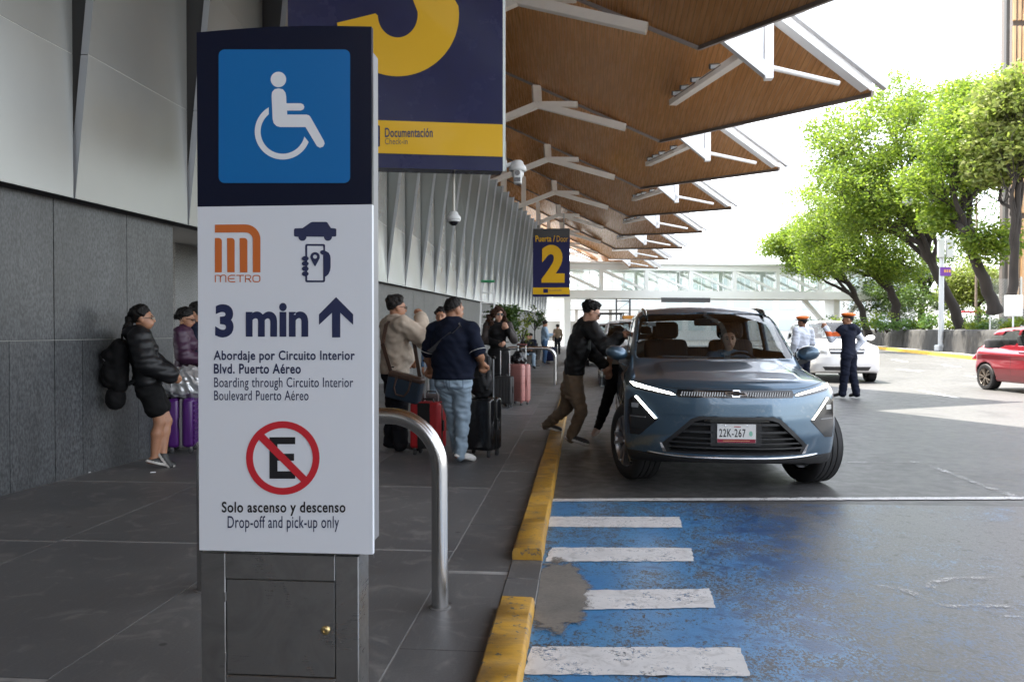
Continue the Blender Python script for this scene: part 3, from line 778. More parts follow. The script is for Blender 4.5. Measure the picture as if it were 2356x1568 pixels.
b = MB(); b.box((xl+.006, .075, (zb+zt)/2-.01), (.012, .10, zt-zb-.06)); b.build('side_board', mat('navy side', (.02, .03, .10), .4), tot)
d1, d2 = .0012, .0022
def k2(X, Y): return (402.6+X*.34176, Y*.34176)
fk2 = lambda x, y, d: tp(*k2(x, y), d)
flat(tot, [rrect(295, 335, 1180, 1232, 40)], sblue, 'blue_square', fk2, d1)
flat(tot, [arc(698, 537, 52, 0, 350, 34)], pwhite, 'pictogram_head', fk2, d2)
body_ = [(652, 650), (655, 622), (673, 602), (700, 597), (728, 603), (745, 625), (750, 650), (752, 697), (848, 697), (866, 706), (872, 722), (866, 738), (848, 746), (756, 746), (757, 773), (888, 773), (905, 779), (914, 790), (1004, 950), (1009, 968), (999, 988), (977, 996), (957, 985), (880, 857), (710, 857), (685, 850), (666, 831), (659, 803)]
flat(tot, [body_], pwhite, 'pictogram_body', fk2, d2)
o_ = arc(727, 887, 188, 240, 22, 50); i_ = arc(727, 887, 149, 13, 231, 46)
flat(tot, [o_+i_], pwhite, 'pictogram_wheel', fk2, d2)
def k7(X, Y): return (460.1+X*.29345, 488.9+Y*.29345)
f7 = lambda x, y, d: tp(*k7(x, y), d)
flat(tot, [[(118, 95), (350, 93)]+arc(355, 210, 120, 272, 360, 16, 117)+[(475, 468), (415, 468)]+arc(360, 213, 55, 360, 272, 12, 57)+[(340, 155), (118, 157)]], orange, 'metro_arch', f7, d1)
for x0, x1 in ((118, 173), (215, 273), (314, 373)):
    flat(tot, [[(x0 if x0 == 118 else x0-2, 200), (x0+30, 199)]+arc(x1-24, 225, 24, 275, 360, 8, 25)+[(x1, 468), (x0, 468)]], orange, 'metro_bar', f7, d1)
def rr_path(x0, y0, x1, y1, r): q = rrect(x0, y0, x1, y1, r, 5); return q+[q[0]]
strokes(tot, [[(122, 545), (122, 492), (140, 492)]+arc(150, 504, 12, 270, 360, 5)+[(162, 545)], [(162, 510)]+arc(178, 504, 13, 200, 270, 4)+arc(190, 504, 14, 270, 360, 5)+[(204, 545)],
    [(278, 492), (240, 492)]+arc(240, 518, 24, 270, 90, 12)[::1]+[(278, 542)] if False else [(278, 492), (244, 492), (230, 498), (222, 508), (222, 527), (230, 538), (244, 542), (278, 542)], [(224, 517), (272, 517)],
    [(286, 492), (346, 492)], [(316, 492), (316, 545)], [(358, 545), (358, 492), (388, 492), (398, 498), (399, 508), (392, 518), (358, 519)], [(380, 519), (402, 545)], rr_path(416, 493, 471, 542, 17)], 8, orange, 'metro_lettering', f7, d1)
flat(tot, [[(738, 132), (745, 124), (805, 122), (868, 78), (882, 73), (990, 73), (1000, 78), (1028, 122), (1063, 124), (1070, 132), (1070, 182), (1064, 188), (1036, 188)]+arc(1004, 190, 32, 0, 180, 12)+[(836, 188)]+arc(804, 190, 32, 0, 180, 12)+[(744, 188), (738, 182)]], navy_ink, 'car_icon', f7, d1)
flat(tot, [rrect(826, 246, 982, 546, 14), rrect(842, 261, 967, 531, 4)], navy_ink, 'phone_icon', f7, d1)
for k in range(4): flat(tot, [arc(827, 360+40*k, 27, 0, 350, 20, 19)], navy_ink, 'finger_icon', f7, d2)
flat(tot, [[(948, 300), (965, 294), (985, 300), (1010, 314), (1022, 335), (1026, 360), (1026, 430), (1020, 460), (1008, 485), (988, 501), (970, 503), (969, 332), (955, 328), (944, 318), (943, 308)]], navy_ink, 'hand_icon', f7, d2)
flat(tot, [arc(904, 347, 37, 160, 380, 20)+[(925, 388), (904, 424), (883, 388)], arc(904, 346, 16, 0, 340, 16)], navy_ink, 'pin_icon', f7, d2)
fit(tot, '3', 120, 265, 718, 978, navy_ink, 'lettering', f7, d1, .045)
fit(tot, 'min', 360, 850, 707, 972, navy_ink, 'lettering', f7, d1, .034)
flat(tot, [[(1068, 662), (1202, 797), (1202, 880), (1101, 785), (1101, 978), (1036, 978), (1036, 785), (934, 880), (934, 797)]], navy_ink, 'arrow', f7, d1)
fit(tot, 'Abordaje por Circuito Interior', 108, 1215, 1080, 1178, navy_ink, 'lettering', f7, d1, .022, 1.08)
fit(tot, 'Blvd. Puerto Aéreo', 110, 792, 1183, 1262, navy_ink, 'lettering', f7, d1, .022, 1.08)
fit(tot, 'Boarding through Circuito Interior', 112, 1202, 1290, 1392, navy_ink, 'lettering', f7, d1, .005, 1.06)
fit(tot, 'Boulevard Puerto Aéreo', 112, 852, 1393, 1470, navy_ink, 'lettering', f7, d1, .005, 1.06)
def k4(X, Y): return (402.6+X*.4497, 862.8+Y*.4497)
f4 = lambda x, y, d: tp(*k4(x, y), d)
flat(tot, [[(484, 316), (616, 316), (616, 352), (525, 352), (525, 400), (610, 400), (610, 436), (525, 436), (525, 490), (616, 490), (616, 528), (484, 528)]], blackm, 'letter_e', f4, d1)
flat(tot, ring(553, 422, 153, 188), redm, 'prohibition_ring', f4, d2)
flat(tot, [[(426, 325), (455, 298), (676, 520), (650, 547)]], redm, 'prohibition_slash', f4, .0019)
fit(tot, 'Solo ascenso y descenso', 240, 873, 645, 718, blackm, 'lettering', f4, d1, .022, 1.08)
fit(tot, 'Drop-off and pick-up only', 270, 840, 718, 800, navy_ink, 'lettering', f4, d1, .005, 1.06)
# steel cabinet below
def _brush(nt, b, L):
    c = ocoord(nt); st = nt.nodes.new('ShaderNodeMapping'); st.inputs['Scale'].default_value = (1, 1, 90); L(c, st.inputs[0])
    br = nz(nt, L, 6, 4, .6, st.outputs[0]); sm = nz(nt, L, 3.2, 5, .6, c, 1.4)
    col = mixc(nt, L, mrange(nt, L, sm, .42, .72), (.37, .365, .36), (.21, .205, .20)); L(col, b.inputs['Base Color']); b.inputs['Metallic'].default_value = .95
    L(mrange(nt, L, mathn(nt, L, 'ADD', mathn(nt, L, 'MULTIPLY', sm, .7), mathn(nt, L, 'MULTIPLY', br, .3)), .3, .7, .22, .48), b.inputs['Roughness'])
    bumpn(nt, L, br, b, .04, .002)
brush = shader_mat('brushed steel', _brush)
ped_l, ped_r = at(462, 1290, 2.63).x+.995, at(825, 1290, 2.63).x+.995
pt = at(600, 1272, 2.63).z
def PX(X, Y): p = at(*k4(X, Y), 2.63); return (p.x+.995, p.z)
fr_o = [(ped_l, pt), (ped_r, pt), (ped_r, 0.0), (ped_l, 0.0)]
dx0, dz1 = PX(258, 1038); dx1, dz0 = PX(822, 1552)
b = MB(); b.box(((ped_l+ped_r)/2, .10, pt/2), (ped_r-ped_l, .11, pt)); cab = b.build('cabinet', brush, tot)
b = MB()
for (x0, x1, z0, z1) in ((ped_l, dx0, .004, pt-.001), (dx1, ped_r, .004, pt-.001), (dx0+.0005, dx1-.0005, dz1, pt-.001), (dx0+.0005, dx1-.0005, .004, dz0)):
    b.rbox(((x0+x1)/2, .0365, (z0+z1)/2), (x1-x0, .016, z1-z0), .003, 1)
b.build('door_frame', brush, tot)
b = MB(); b.rbox(((dx0+dx1)/2, .037, (dz0+dz1)/2), (dx1-dx0-.007, .012, dz1-dz0-.007), .0015, 1); door = b.build('cabinet_door', brush, tot)
lx, lz = PX(771, 1302)
b = MB(); b.lathe([(.0, 0), (.0145, 0), (.0155, -.004), (.012, -.008), (.007, -.009), (.0068, -.0055), (0, -.0055)], (lx, .031, lz), 20, axis='y'); b.build('lock', mat('brass', (.55, .42, .20), .3, metal=.9), door, smooth=40, fix=True)
for X, Y in ((258, 1130), (258, 1440)):
    hx, hz = PX(X, Y); b = MB(); b.cyl((hx, .030, hz-.016), (hx, .030, hz+.016), .004, n=8); b.build('hinge', brush, door, smooth=40)

# ============================================================ DOOR SIGNS
gnavy = mat('glossy navy vinyl', (.004, .006, .055), .26, coat=.03, spec=.2, bump=.10, bs=2.2, var=.15, vs=2)
gyel = mat('glossy yellow vinyl', (.72, .42, .004), .35, coat=.08, spec=.25, bump=.06, bs=2.2)
PR = at(1157, 393, 10.0); sd = Vector((math.cos(R(12.6)), math.sin(R(12.6)), 0)); sn = Vector((sd.y, -sd.x, 0))
def splane(x, y, d=0.):
    r = _ray(x, y); o = Vector((0, 0, 1.4)); t = (PR-o).dot(sn)/r.dot(sn); return o+r*t+sn*d
s3 = empty('door_sign', (PR.x, PR.y, PR.z), label='large hanging navy and yellow door sign behind the totem', cat='sign')
def fs3(x, y, d): return splane(x/1.7386, y/1.7386, d)-PR          # full-size pixels
TL = splane(662, 30)-PR; wS = -TL.length if False else (Vector((TL.x, TL.y, 0))).length; hS = 4.3
rotS = Matrix.Rotation(R(12.6), 3, 'Z')
b = MB(); b.box(rotS @ Vector((-wS/2, .14, hS/2)), (wS, .27, hS), rotS); b.build('sign_box', gnavy, s3)
b = MB(); b.bar((0.006, .02, 0), (.006, .02, hS), .03, .05, up=(1, 0, 0)); b.build('edge_profile', mat('pale edge strip', (.55, .6, .58), .3, metal=.4), s3)
y0_, y1_ = 498, 627
b = MB(); zq = [(fs3(2004, y, .004)).z for y in (498, 627)]
b.add([rotS @ Vector((x, -.004, z)) for x, z in ((-wS, zq[1]), (-.003, zq[1]), (-.003, zq[0]), (-wS, zq[0]))], [(0, 1, 2, 3)]); b.build('yellow_band', gyel, s3)
lo = arc(1591, 60, 245, -8, 172.5, 40, 246)
dig = lo+[(1502, 55)]+arc(1591, 60, 80, 178, -8, 26, 91)+[(1640, -30), (1560, -60), (1560, -220), (1640, -250)]+arc(1591, -330, 80, 10, -178, 24, 91)+[(1351, -360)]+arc(1591, -330, 245, -172.5, 8, 36, 246)+[(1800, -180), (1740, -140)]
flat(s3, [dig], gyel, 'digit_three', fs3, .004)
fit(s3, 'Documentación', 1540, 1731, 512, 550, navy_ink, 'lettering', fs3, .008, .02, 1.05)
fit(s3, 'Check-in', 1540, 1630, 553, 578, navy_ink, 'lettering', fs3, .008, -.004, 1.05)
flat(s3, [rrect(1432, 502, 1520, 588, 6)], gnavy, 'suitcase_icon', fs3, .008)
for hx in (-.4, -2.2):
    b = MB(); b.cyl(rotS @ Vector((hx, .14, hS)), rotS @ Vector((hx, .14, hS+4.5)), .03, n=8); b.build('hanger', mat('hanger steel', (.4, .4, .4), .4, metal=.6), s3)
# door 2
P2 = at(1311, 682, 40.0)
s2 = empty('door_sign', (P2.x, P2.y, P2.z), label='hanging navy sign with large yellow number 2 farther along', cat='sign')
def fs2(x, y, d): p = at(x, y, 40.0); return Vector((p.x-P2.x, -d, p.z-P2.z))
w2 = fs2(1311, 682, 0).x-fs2(1226, 682, 0).x; h2 = fs2(1311, 545, 0).z
vn2 = mat('navy vinyl', (.010, .011, .075), .35, spec=.2)
b = MB(); b.box((-w2/2, .14, h2/2), (w2, .26, h2)); b.build('sign_box', vn2, s2)
b = MB(); b.box((-w2/2, .14, h2+.22), (w2-.02, .2, .43)); b.build('sign_header', mat('black header', (.02, .02, .022), .4), s2)
b = MB(); zz = [fs2(1311, y, 0).z for y in (661, 676.5)]; b.add([(-w2, -.012, zz[1]), (0, -.012, zz[1]), (0, -.012, zz[0]), (-w2, -.012, zz[0])], [(0, 1, 2, 3)]); b.build('yellow_band', gyel, s2)
fit(s2, '2', 1246, 1299, 563, 650, gyel, 'digit_two', fs2, .02, .05)
fit(s2, 'Puerta /', 1232, 1277, 541.5, 556, gyel, 'lettering', fs2, .02, .02)
fit(s2, 'Door', 1281, 1307, 542.5, 556, gyel, 'lettering', fs2, .02, -.002)
flat(s2, [rrect(1250, 664, 1261, 673.5, 1)], vn2, 'door_icon', fs2, .02)
fit(s2, 'Documentación', 1263, 1292, 665, 669.5, navy_ink, 'lettering', fs2, .02, .0)
for hx in (-.3, -1.5):
    b = MB(); b.cyl((hx, .14, h2+.4), (hx, .14, h2+1.2), .03, n=8); b.build('hanger', MATS['hanger steel'], s2)

# ============================================================ SECURITY CAMERAS
camw = mat('camera white plastic', (.62, .63, .62), .35)
cglass = mat('camera glass', (.015, .015, .02), .08)
def dome_camera(c, s, arm_to, label):
    """c = dome centre, s = width"""
    root = empty('security_camera', c, label=label, cat='camera')
    b = MB(); b.lathe([(0, .55), (.22, .55), (.30, .48), (.34, .34), (.46, .22), (.5, .12), (.5, .0), (.45, -.06), (0, -.06)], n=24); b.v = [(x*s, y*s, z*s) for x, y, z in b.v]; b.build('housing', camw, root, smooth=40, fix=True)
    if arm_to:
        b = MB(); b.bar((-.1*s, 0, .42*s), Vector(arm_to)-Vector(c), .09*s*2, .22*s); b.build('bracket', camw, root)
        e = Vector(arm_to)-Vector(c); b = MB(); b.rbox(e, (.12*s, .3*s, .6*s), .02*s, 1); b.build('mounting_plate', camw, root)
        b = MB(); b.ball((0, 0, -.2*s), (.36*s, .36*s, .30*s), 16, 8); b.rbox((.02*s, -.18*s, -.42*s), (.46*s, .5*s, .78*s), .1*s, 3); b.build('camera_head', camw, root, smooth=40)
        b = MB(); b.lathe([(0, 0), (.15*s, 0), (.15*s, .03*s), (0, .03*s)], (.02*s, -.45*s, -.22*s), 18, axis='y'); b.build('lens', cglass, root, fix=True)
        b = MB(); b.rbox((.02*s, -.44*s, -.58*s), (.34*s, .03*s, .22*s), .01*s, 1); b.build('infrared_window', cglass, root)
    else:
        b = MB(); b.ball((0, 0, -.08*s), (.36*s, .36*s, .36*s), 18, 8); b.build('dome', cglass, root, smooth=60)
        b = MB(); b.lathe([(.44*s, -.05*s), (.46*s, -.14*s), (.36*s, -.17*s)], n=20); b.build('dome_rim', camw, root, smooth=40)
    return root
c = at(1191, 392, 10.1); dome_camera(c, .225, splane(1160, 378, -.05)+Vector((.02, .05, 0)), 'white bracket security camera on the right edge of the large door sign')
c = at(1044, 505, 10.15); dc = dome_camera(c, .185, None, 'round dome security camera hanging on a pole under the door sign')
tp_ = at(1045, 392, 10.15); b = MB(); b.cyl((0, 0, .08), (0, 0, tp_.z-c.z+.06), .018, n=10); b.build('drop_pole', mat('old cream pole', (.5, .48, .42), .5), dc, smooth=40)

# ============================================================ STEEL HOOP RAILS
inox = mat('stainless tube', (.55, .54, .53), .24, metal=1., var=.12, vs=9, stretch=(1, 1, .1))
def hoop(pr_, pl_, h, r, label, br=.26):
    root = empty('hoop_rail', pr_, label=label, cat='railing', group='steel hoop rails')
    d = Vector(pl_)-Vector(pr_); u = d.normalized(); L = d.length; z = h-r
    path = [Vector((0, 0, 0)), Vector((0, 0, .4))]
    for i in range(13): t = math.pi/2*i/12; path.append(u*(br-br*math.cos(t))+Vector((0, 0, z-br+br*math.sin(t))))
    for i in range(13): t = math.pi/2*i/12; path.append(u*(L-br+br*math.sin(t))+Vector((0, 0, z-br+br*math.cos(t))))
    path += [u*L+Vector((0, 0, .4)), u*L]
    b = MB(); b.tube(path, r, 20); b.build('bent_tube', inox, root, smooth=50)
    for p in (Vector((0, 0, 0)), u*L):
        b = MB(); b.lathe([(r+.0005, .006), (r+.012, .004), (r+.014, 0)], p, 20, caps=False); b.build('floor_sealant', mat('floor sealant', (.16, .155, .15), .8), root)
    return root
hoop((-.71, 3.96, 0), (-2.02, 4.12, 0), 1.005, .042, 'near stainless steel hoop rail standing behind the totem')
hoop((-.66, 20.4, 0), (-2.05, 20.4, 0), .985, .045, 'far stainless steel hoop rail beyond the pink suitcase')
# ============================================================ FOOTBRIDGE
bw = mat('bridge white', (.74, .76, .74), .45); bgl = glass('bridge glass', (.92, .96, .95), .03, .16)
br = empty('footbridge', (-2.5, 70, 0), math.atan2(9, 36), label='white steel truss footbridge with glazed sides crossing the road', cat='bridge')
BL = 38.0; z0, z1, z2, z3 = 4.25, 4.95, 6.75, 7.25
for y in (0, 3.2):
    b = MB(); b.box((BL/2, y, (z0+z1)/2), (BL, .35, z1-z0)); b.build('bottom_chord', bw, br)
    b = MB(); b.box((BL/2, y, (z2+z3)/2), (BL, .35, z3-z2)); b.build('top_chord', bw, br)
    n = 9
    for k in range(n+1):
        x = .2+k*(BL-.4)/n
        b = MB(); b.box((x, y, (z1+z2)/2), (.32, .28, z2-z1)); b.build('post', bw, br)
        if k < n:
            x2 = .2+(k+1)*(BL-.4)/n; up = (k < 6)
            b = MB(); b.bar((x, y-.01, z2 if up else z1), (x2, y-.01, z1 if up else z2), .22, .22); b.build('diagonal', bw, br)
            b = MB(); b.add([(x+.16, y+.12, z1), (x2-.16, y+.12, z1), (x2-.16, y+.12, z2), (x+.16, y+.12, z2)], [(0, 1, 2, 3)]); b.build('glass_pane', bgl, br)
            for q in range(1, 4):
                xx = x+(x2-x)*q/4; b = MB(); b.box((xx, y+.1, (z1+z2)/2), (.05, .05, z2-z1)); b.build('glazing_bar', bw, br)
b = MB(); b.box((BL/2, 1.6, z0+.35), (BL, 3.0, .2)); b.build('deck', bw, br)
b = MB(); b.box((BL/2, 1.6, z3+.1), (BL+.6, 4.0, .18)); b.build('roof', bw, br)
b = MB(); b.box((BL*.32, -.25, z0-.15), (4.6, .12, .42)); b.build('hanging_board', mat('dark board', (.05, .05, .055), .5), br)
for x in (1.5, 27.5):
    b = MB(); b.box((x, 1.6, z0/2), (.6, 1.6, z0)); b.build('pier', bw, br)
b = MB(); b.bar((27.5, 1.6, 1.2), (24.6, 1.6, z0), .35, .35); b.bar((27.5, 1.6, 1.2), (30.5, 1.6, z0), .35, .35); b.build('brace', bw, br)

# ============================================================ FAR BUILDINGS
fb = mat('pale far wall', (.66, .65, .62), .8, var=.06, vs=.3); fg = mat('far window glass', (.48, .54, .54), .15); fdk = mat('far dark', (.10, .10, .11), .6)
def block(x, y, w, d, h, nx, nzf, label, wallm=None, name='distant_building', glassm=None):
    root = empty(name, (x, y, 0), label=label, cat='building')
    b = MB(); b.box((0, d/2, h/2), (w, d, h)); b.build('wall', wallm or fb, root)
    for j in range(nzf):
        for i in range(nx):
            cw = w/nx; ch = (h-1)/nzf; b = MB()
            b.box((-w/2+cw*(i+.5), -.02, .7+ch*(j+.5)), (cw*.72, .1, ch*.55)); b.build('window', glassm or fg, root)
    b = MB(); b.box((0, d/2, h+.15), (w+.6, d+.6, .3)); b.build('parapet', wallm or fb, root)
    return root
block(22, 112, 46, 14, 9.5, 15, 3, 'pale low building with window rows seen behind the footbridge')
block(-3, 150, 40, 20, 7.0, 12, 2, 'pale far building at the end of the terminal drive')
# flat drop-off shelter beyond the bridge
sh = empty('drop_off_shelter', (1.5, 82, 0), label='thin flat roofed shelter on slim posts under the footbridge', cat='shelter')
b = MB(); b.box((0, 3, 3.7), (13, 7, .35)); b.build('roof', bw, sh)
for x in (-5.5, -2, 1.5, 5.2):
    b = MB(); b.box((x, 1, 1.8), (.3, .3, 3.6)); b.build('post', mat('shelter post', (.42, .40, .38), .5), sh)
b = MB(); b.box((-5.0, 5.5, 1.3), (7, .1, 2.2)); b.build('back_panel', mat('shelter panel', (.45, .44, .42), .6), sh)
# scaffold tower seen under the bridge
sf = empty('scaffold_tower', (2.9, 66, 0), label='slim dark scaffold tower standing below the footbridge', cat='scaffold')
for x in (0, 1.1):
    for y in (0, 1.1):
        b = MB(); b.cyl((x, y, 0), (x, y, 4.0), .05, n=6); b.build('leg', fdk, sf)
for z in (.8, 1.8, 2.8, 3.8):
    b = MB(); b.bar((0, 0, z), (1.1, 0, z), .06, .06); b.bar((0, 1.1, z), (1.1, 1.1, z), .06, .06); b.bar((0, 0, z-.8), (1.1, 0, z), .04, .04); b.build('rung', fdk, sf)

# ============================================================ ISLAND: kerb, rough wall, planting
KP = [(14.0, 12), (16.3, 25), (18.67, 39.1), (20.6, 52), (22.7, 65.2), (25.5, 82), (29, 104)]
def kpt(y, off=0.):
    for (x0, a), (x1, c) in zip(KP[:-1], KP[1:]):
        if y <= c or c == KP[-1][1]: return x0+(x1-x0)*(y-a)/(c-a)+off
def strip(y0, y1, n, prof, m, name, jit=0., **k):
    """profile of (x offset, z) swept along the island line"""
    v = []; f = []; w = len(prof)
    for i in range(n+1):
        y = y0+(y1-y0)*i/n
        for j, (dx, z) in enumerate(prof):
            q = (mnoise.noise(Vector((y*1.9, z*2.4, 4)))+.5*mnoise.noise(Vector((y*5, z*6, 1))))*jit
            v.append((kpt(y, dx)+q, y, z+(q*.4 if z > .2 else 0)))
    for i in range(n): f += [(i*w+j, i*w+j+1, (i+1)*w+j+1, (i+1)*w+j) for j in range(w-1)]
    b = MB(); b.add(v, f); return b.build(name, m, fix=False, **k)
tag(strip(14, 103, 120, [(-.02, -.02), (0, .13), (.03, .15), (.28, .15), (.30, .10)], mat('bright yellow kerb', (.62, .37, .02), .6, var=.25, vs=1.5), 'island_kerb', .01, smooth=30), 'yellow kerb curving along the far side island', 'kerb')
tag(strip(14, 103, 60, [(.29, .12), (1.35, .12)], mat('island concrete', (.28, .27, .25), .8, var=.15, vs=1)), kind='structure') if False else None
tag(strip(14, 103, 60, [(.29, .125), (1.4, .125)], mat('island concrete', (.28, .27, .25), .8, var=.15, vs=1), 'island_pavement'), kind='structure')
lava = mat('rough dark stone', (.026, .026, .026), .95, col2=(.060, .058, .054), vs=1.8, bump=1., bs=9, stretch=(1, 1, .45))
tag(strip(14, 103, 420, [(1.30, .0), (1.33, .35), (1.36, .7), (1.40, 1.05), (1.44, 1.36), (1.55, 1.43), (1.85, 1.43)], lava, 'island_retaining_wall', .10, smooth=60), 'rough dark stone retaining wall below the trees', 'wall')
tag(strip(14, 103, 60, [(1.8, 1.30), (60, 1.8)], mat('garden soil', (.075, .07, .045), .95, var=.4, vs=.6), 'garden_bed'), kind='structure')

# ============================================================ TREES
def leafmat(name, c, c2, tr=.5):
    m = bpy.data.materials.new(name); m.use_nodes = True; MATS[name] = m; nt = m.node_tree; b = nt.nodes['Principled BSDF']; L = nt.links.new
    ge = nt.nodes.new('ShaderNodeNewGeometry'); col = mixc(nt, L, ge.outputs['Random Per Island'], c, c2)
    L(col, b.inputs['Base Color']); b.inputs['Roughness'].default_value = .5
    t = nt.nodes.new('ShaderNodeBsdfTranslucent'); L(mixc(nt, L, .5, col, (.22, .34, .03)), t.inputs[0]); mx = nt.nodes.new('ShaderNodeMixShader'); mx.inputs[0].default_value = tr
    L(b.outputs[0], mx.inputs[1]); L(t.outputs[0], mx.inputs[2]); L(mx.outputs[0], nt.nodes['Material Output'].inputs['Surface']); return m
jac = leafmat('jacaranda leaf', (.042, .100, .012), (.24, .30, .030), .55); dkl = leafmat('dark leaf', (.025, .060, .016), (.06, .11, .025), .3)
olv = leafmat('olive leaf', (.13, .17, .04), (.28, .29, .08), .5); yel = leafmat('yellow green leaf', (.10, .17, .02), (.26, .30, .03), .5); bus = leafmat('shrub leaf', (.030, .085, .018), (.07, .15, .03), .35)
bark = mat('dark bark', (.022, .017, .014), .9, var=.35, vs=3, bump=.6, bs=14, stretch=(1, 1, .3))
def leaves(centres, per, rad, size, rng, flat_=.65):
    """leaf quads scattered round clump centres -> (verts, faces)"""
    n = len(centres)*per
    C = np.repeat(np.array(centres), per, 0)
    d = rng.normal(size=(n, 3)); d /= np.linalg.norm(d, axis=1)[:, None]
    r = rad*rng.random(n)**.45
    P = C+d*r[:, None]*np.array([1, 1, flat_])
    a = rng.normal(size=(n, 3)); a[:, 2] = a[:, 2]*.5-.25; a /= np.linalg.norm(a, axis=1)[:, None]
    u = rng.normal(size=(n, 3)); u -= a*(u*a).sum(1)[:, None]; u /= np.linalg.norm(u, axis=1)[:, None]
    s = size*(.6+.8*rng.random(n))[:, None]
    V = np.stack([P-a*s*.6, P+u*s*.30, P+a*s*.7, P-u*s*.30], 1).reshape(-1, 3)
    return V, np.arange(n*4).reshape(n, 4)
def tree(base, trunk, lobes, lm, label, seed, r0=.36, clumps=38, per=84, rad=1.05, size=.18, limbs=True, name='jacaranda_tree'):
    """base point, trunk way points, crown lobes (centre, radii)"""
    rng = np.random.default_rng(seed); base = Vector(base)
    root = empty(name, base, label=label, cat='tree', group='trees on the island')
    wp = [Vector((0, 0, -.4))]+[Vector(t)-base for t in trunk]
    b = MB(); n = len(wp); path = []; rr = []
    for i in range(n-1):
        for k in range(5):
            t = k/5; p = wp[i].lerp(wp[i+1], t); j = Vector((rng.normal(), rng.normal(), 0))*.05*(1 if i+k else 0); path.append(p+j); rr.append(r0*(1-.55*(i+t)/(n-1))*(1.35 if i+k == 0 else 1))
    path.append(wp[-1]); rr.append(r0*.45); b.tube(path, rr, 10)
    cents = []
    for li, (lc, lr) in enumerate(lobes):
        lc = Vector(lc)-base; lr = Vector(lr if isinstance(lr, (tuple, list)) else (lr, lr, lr*.8))
        k0 = path[int(len(path)*(.45+.5*((li*.37) % 1)))]
        if limbs:   # limb from the trunk into the lobe, then twigs
            mid = k0.lerp(lc, .5)+Vector((rng.normal()*.5, rng.normal()*.5, lr.z*.05)); pth = []
            for k in range(9):
                t = k/8; pth.append(k0*(1-t)**2+mid*2*t*(1-t)+lc*t*t+Vector((rng.normal(), rng.normal(), rng.normal()))*.12*math.sin(math.pi*t))
            b.tube(pth, [r0*(.5-.40*k/8) for k in range(9)], 7)
        for q in range(clumps):
            d = rng.normal(size=3); d /= np.linalg.norm(d); d[2] = d[2]*.9+.1
            c = lc+Vector((d[0]*lr.x, d[1]*lr.y, d[2]*lr.z))*(.45+.55*rng.random()**.6); cents.append(tuple(c))
            if limbs and q % 2 == 0:
                s = pth[3+int(rng.integers(0, 5))]; m2 = s.lerp(c, .5)+Vector((rng.normal(), rng.normal(), rng.normal()))*.35
                b.tube([s, m2, c], [r0*.11, r0*.07, r0*.025], 5)
    b.build('trunk', bark, root, smooth=60)
    V, Fc = leaves(cents, per, rad, size, rng); me = np_mesh('crown', V, Fc); o = mesh_obj('crown', me, lm, root)
    return root
def A(x, y, Y): return tuple(at(x, y, Y))
tree(A(2215, 760, 54), [A(2195, 705, 54), A(2150, 620, 54), A(2110, 545, 54), A(2085, 480, 54)],
     [(A(2060, 310, 53), 3.2), (A(2150, 275, 54), 2.9), (A(1985, 345, 53), 2.8), (A(2100, 400, 52), 2.6), (A(2000, 440, 52), 2.6), (A(2045, 245, 56), 2.3), (A(1935, 410, 55), 2.4), (A(1925, 315, 55), 2.0), (A(2210, 255, 55), 2.5), (A(2180, 350, 53), 2.4), (A(2060, 500, 53), 2.2), (A(2130, 470, 55), 2.0), (A(1960, 500, 54), 2.0)], jac,
     'tall leaning jacaranda behind the lamp post, with the highest crown', 1)
tree(A(2290, 700, 46), [A(2262, 640, 46), A(2225, 560, 46), A(2205, 510, 46), A(2225, 440, 46)],
     [(A(2270, 275, 46), 2.4), (A(2210, 320, 45), 2.1), (A(2330, 255, 46), 2.3), (A(2160, 420, 46), 1.7), (A(2285, 560, 45), 1.2), (A(2250, 235, 47), 1.9), (A(2240, 400, 47), 1.4), (A(2180, 500, 47), 1.1)], jac,
     'jacaranda with bare forked branches at the right edge', 2, r0=.34)
tree(A(2065, 762, 64), [A(2062, 700, 64), A(2040, 650, 64), A(2000, 600, 64)],
     [(A(1960, 500, 63), 3.0), (A(1900, 470, 64), 2.8), (A(2030, 520, 62), 2.6), (A(1890, 540, 64), 2.4), (A(2080, 600, 62), 2.2), (A(1950, 590, 62), 2.0), (A(1960, 400, 66), 2.6), (A(1900, 600, 65), 2.0), (A(2020, 610, 63), 1.9), (A(1990, 450, 66), 2.4)], jac,
     'spreading jacaranda whose trunk stands right of the dark uniformed officer', 3, r0=.4)
tree(A(1998, 765, 72), [A(1985, 715, 72), A(1960, 660, 72), A(1930, 630, 72)],
     [(A(1850, 560, 71), 2.4), (A(1810, 555, 72), 1.8), (A(1880, 600, 71), 2.2), (A(1920, 560, 70), 2.4), (A(1785, 565, 72), 1.3), (A(1870, 540, 72), 2.3), (A(1840, 600, 71), 1.5)], jac,
     'low leaning jacaranda farthest left, reaching over the footbridge', 4, r0=.33)
tree(A(2120, 760, 74), [A(2120, 700, 74), A(2130, 640, 74)],
     [(A(2140, 560, 74), 3.2), (A(2060, 660, 76), 2.6), (A(2190, 620, 72), 2.8), (A(2130, 690, 72), 2.0), (A(2240, 480, 74), 3.0), (A(2100, 640, 75), 2.6), (A(2010, 690, 78), 2.2), (A(2190, 700, 72), 2.2), (A(2250, 660, 72), 2.2), (A(2060, 710, 76), 2.0)], dkl, 'dark dense tree behind the lamp post', 5, clumps=26, name='dense_tree')
tree(A(2330, 700, 42), [A(2335, 560, 42), A(2345, 420, 42)],
     [(A(2330, 250, 42), 1.9), (A(2360, 330, 42), 1.8), (A(2300, 330, 43), 1.4), (A(2370, 220, 42), 2.0), (A(2290, 390, 43), 1.1)], olv, 'pale olive leaved tree at the right edge of the photo', 6, r0=.25, rad=.8, size=.24, name='olive_tree')
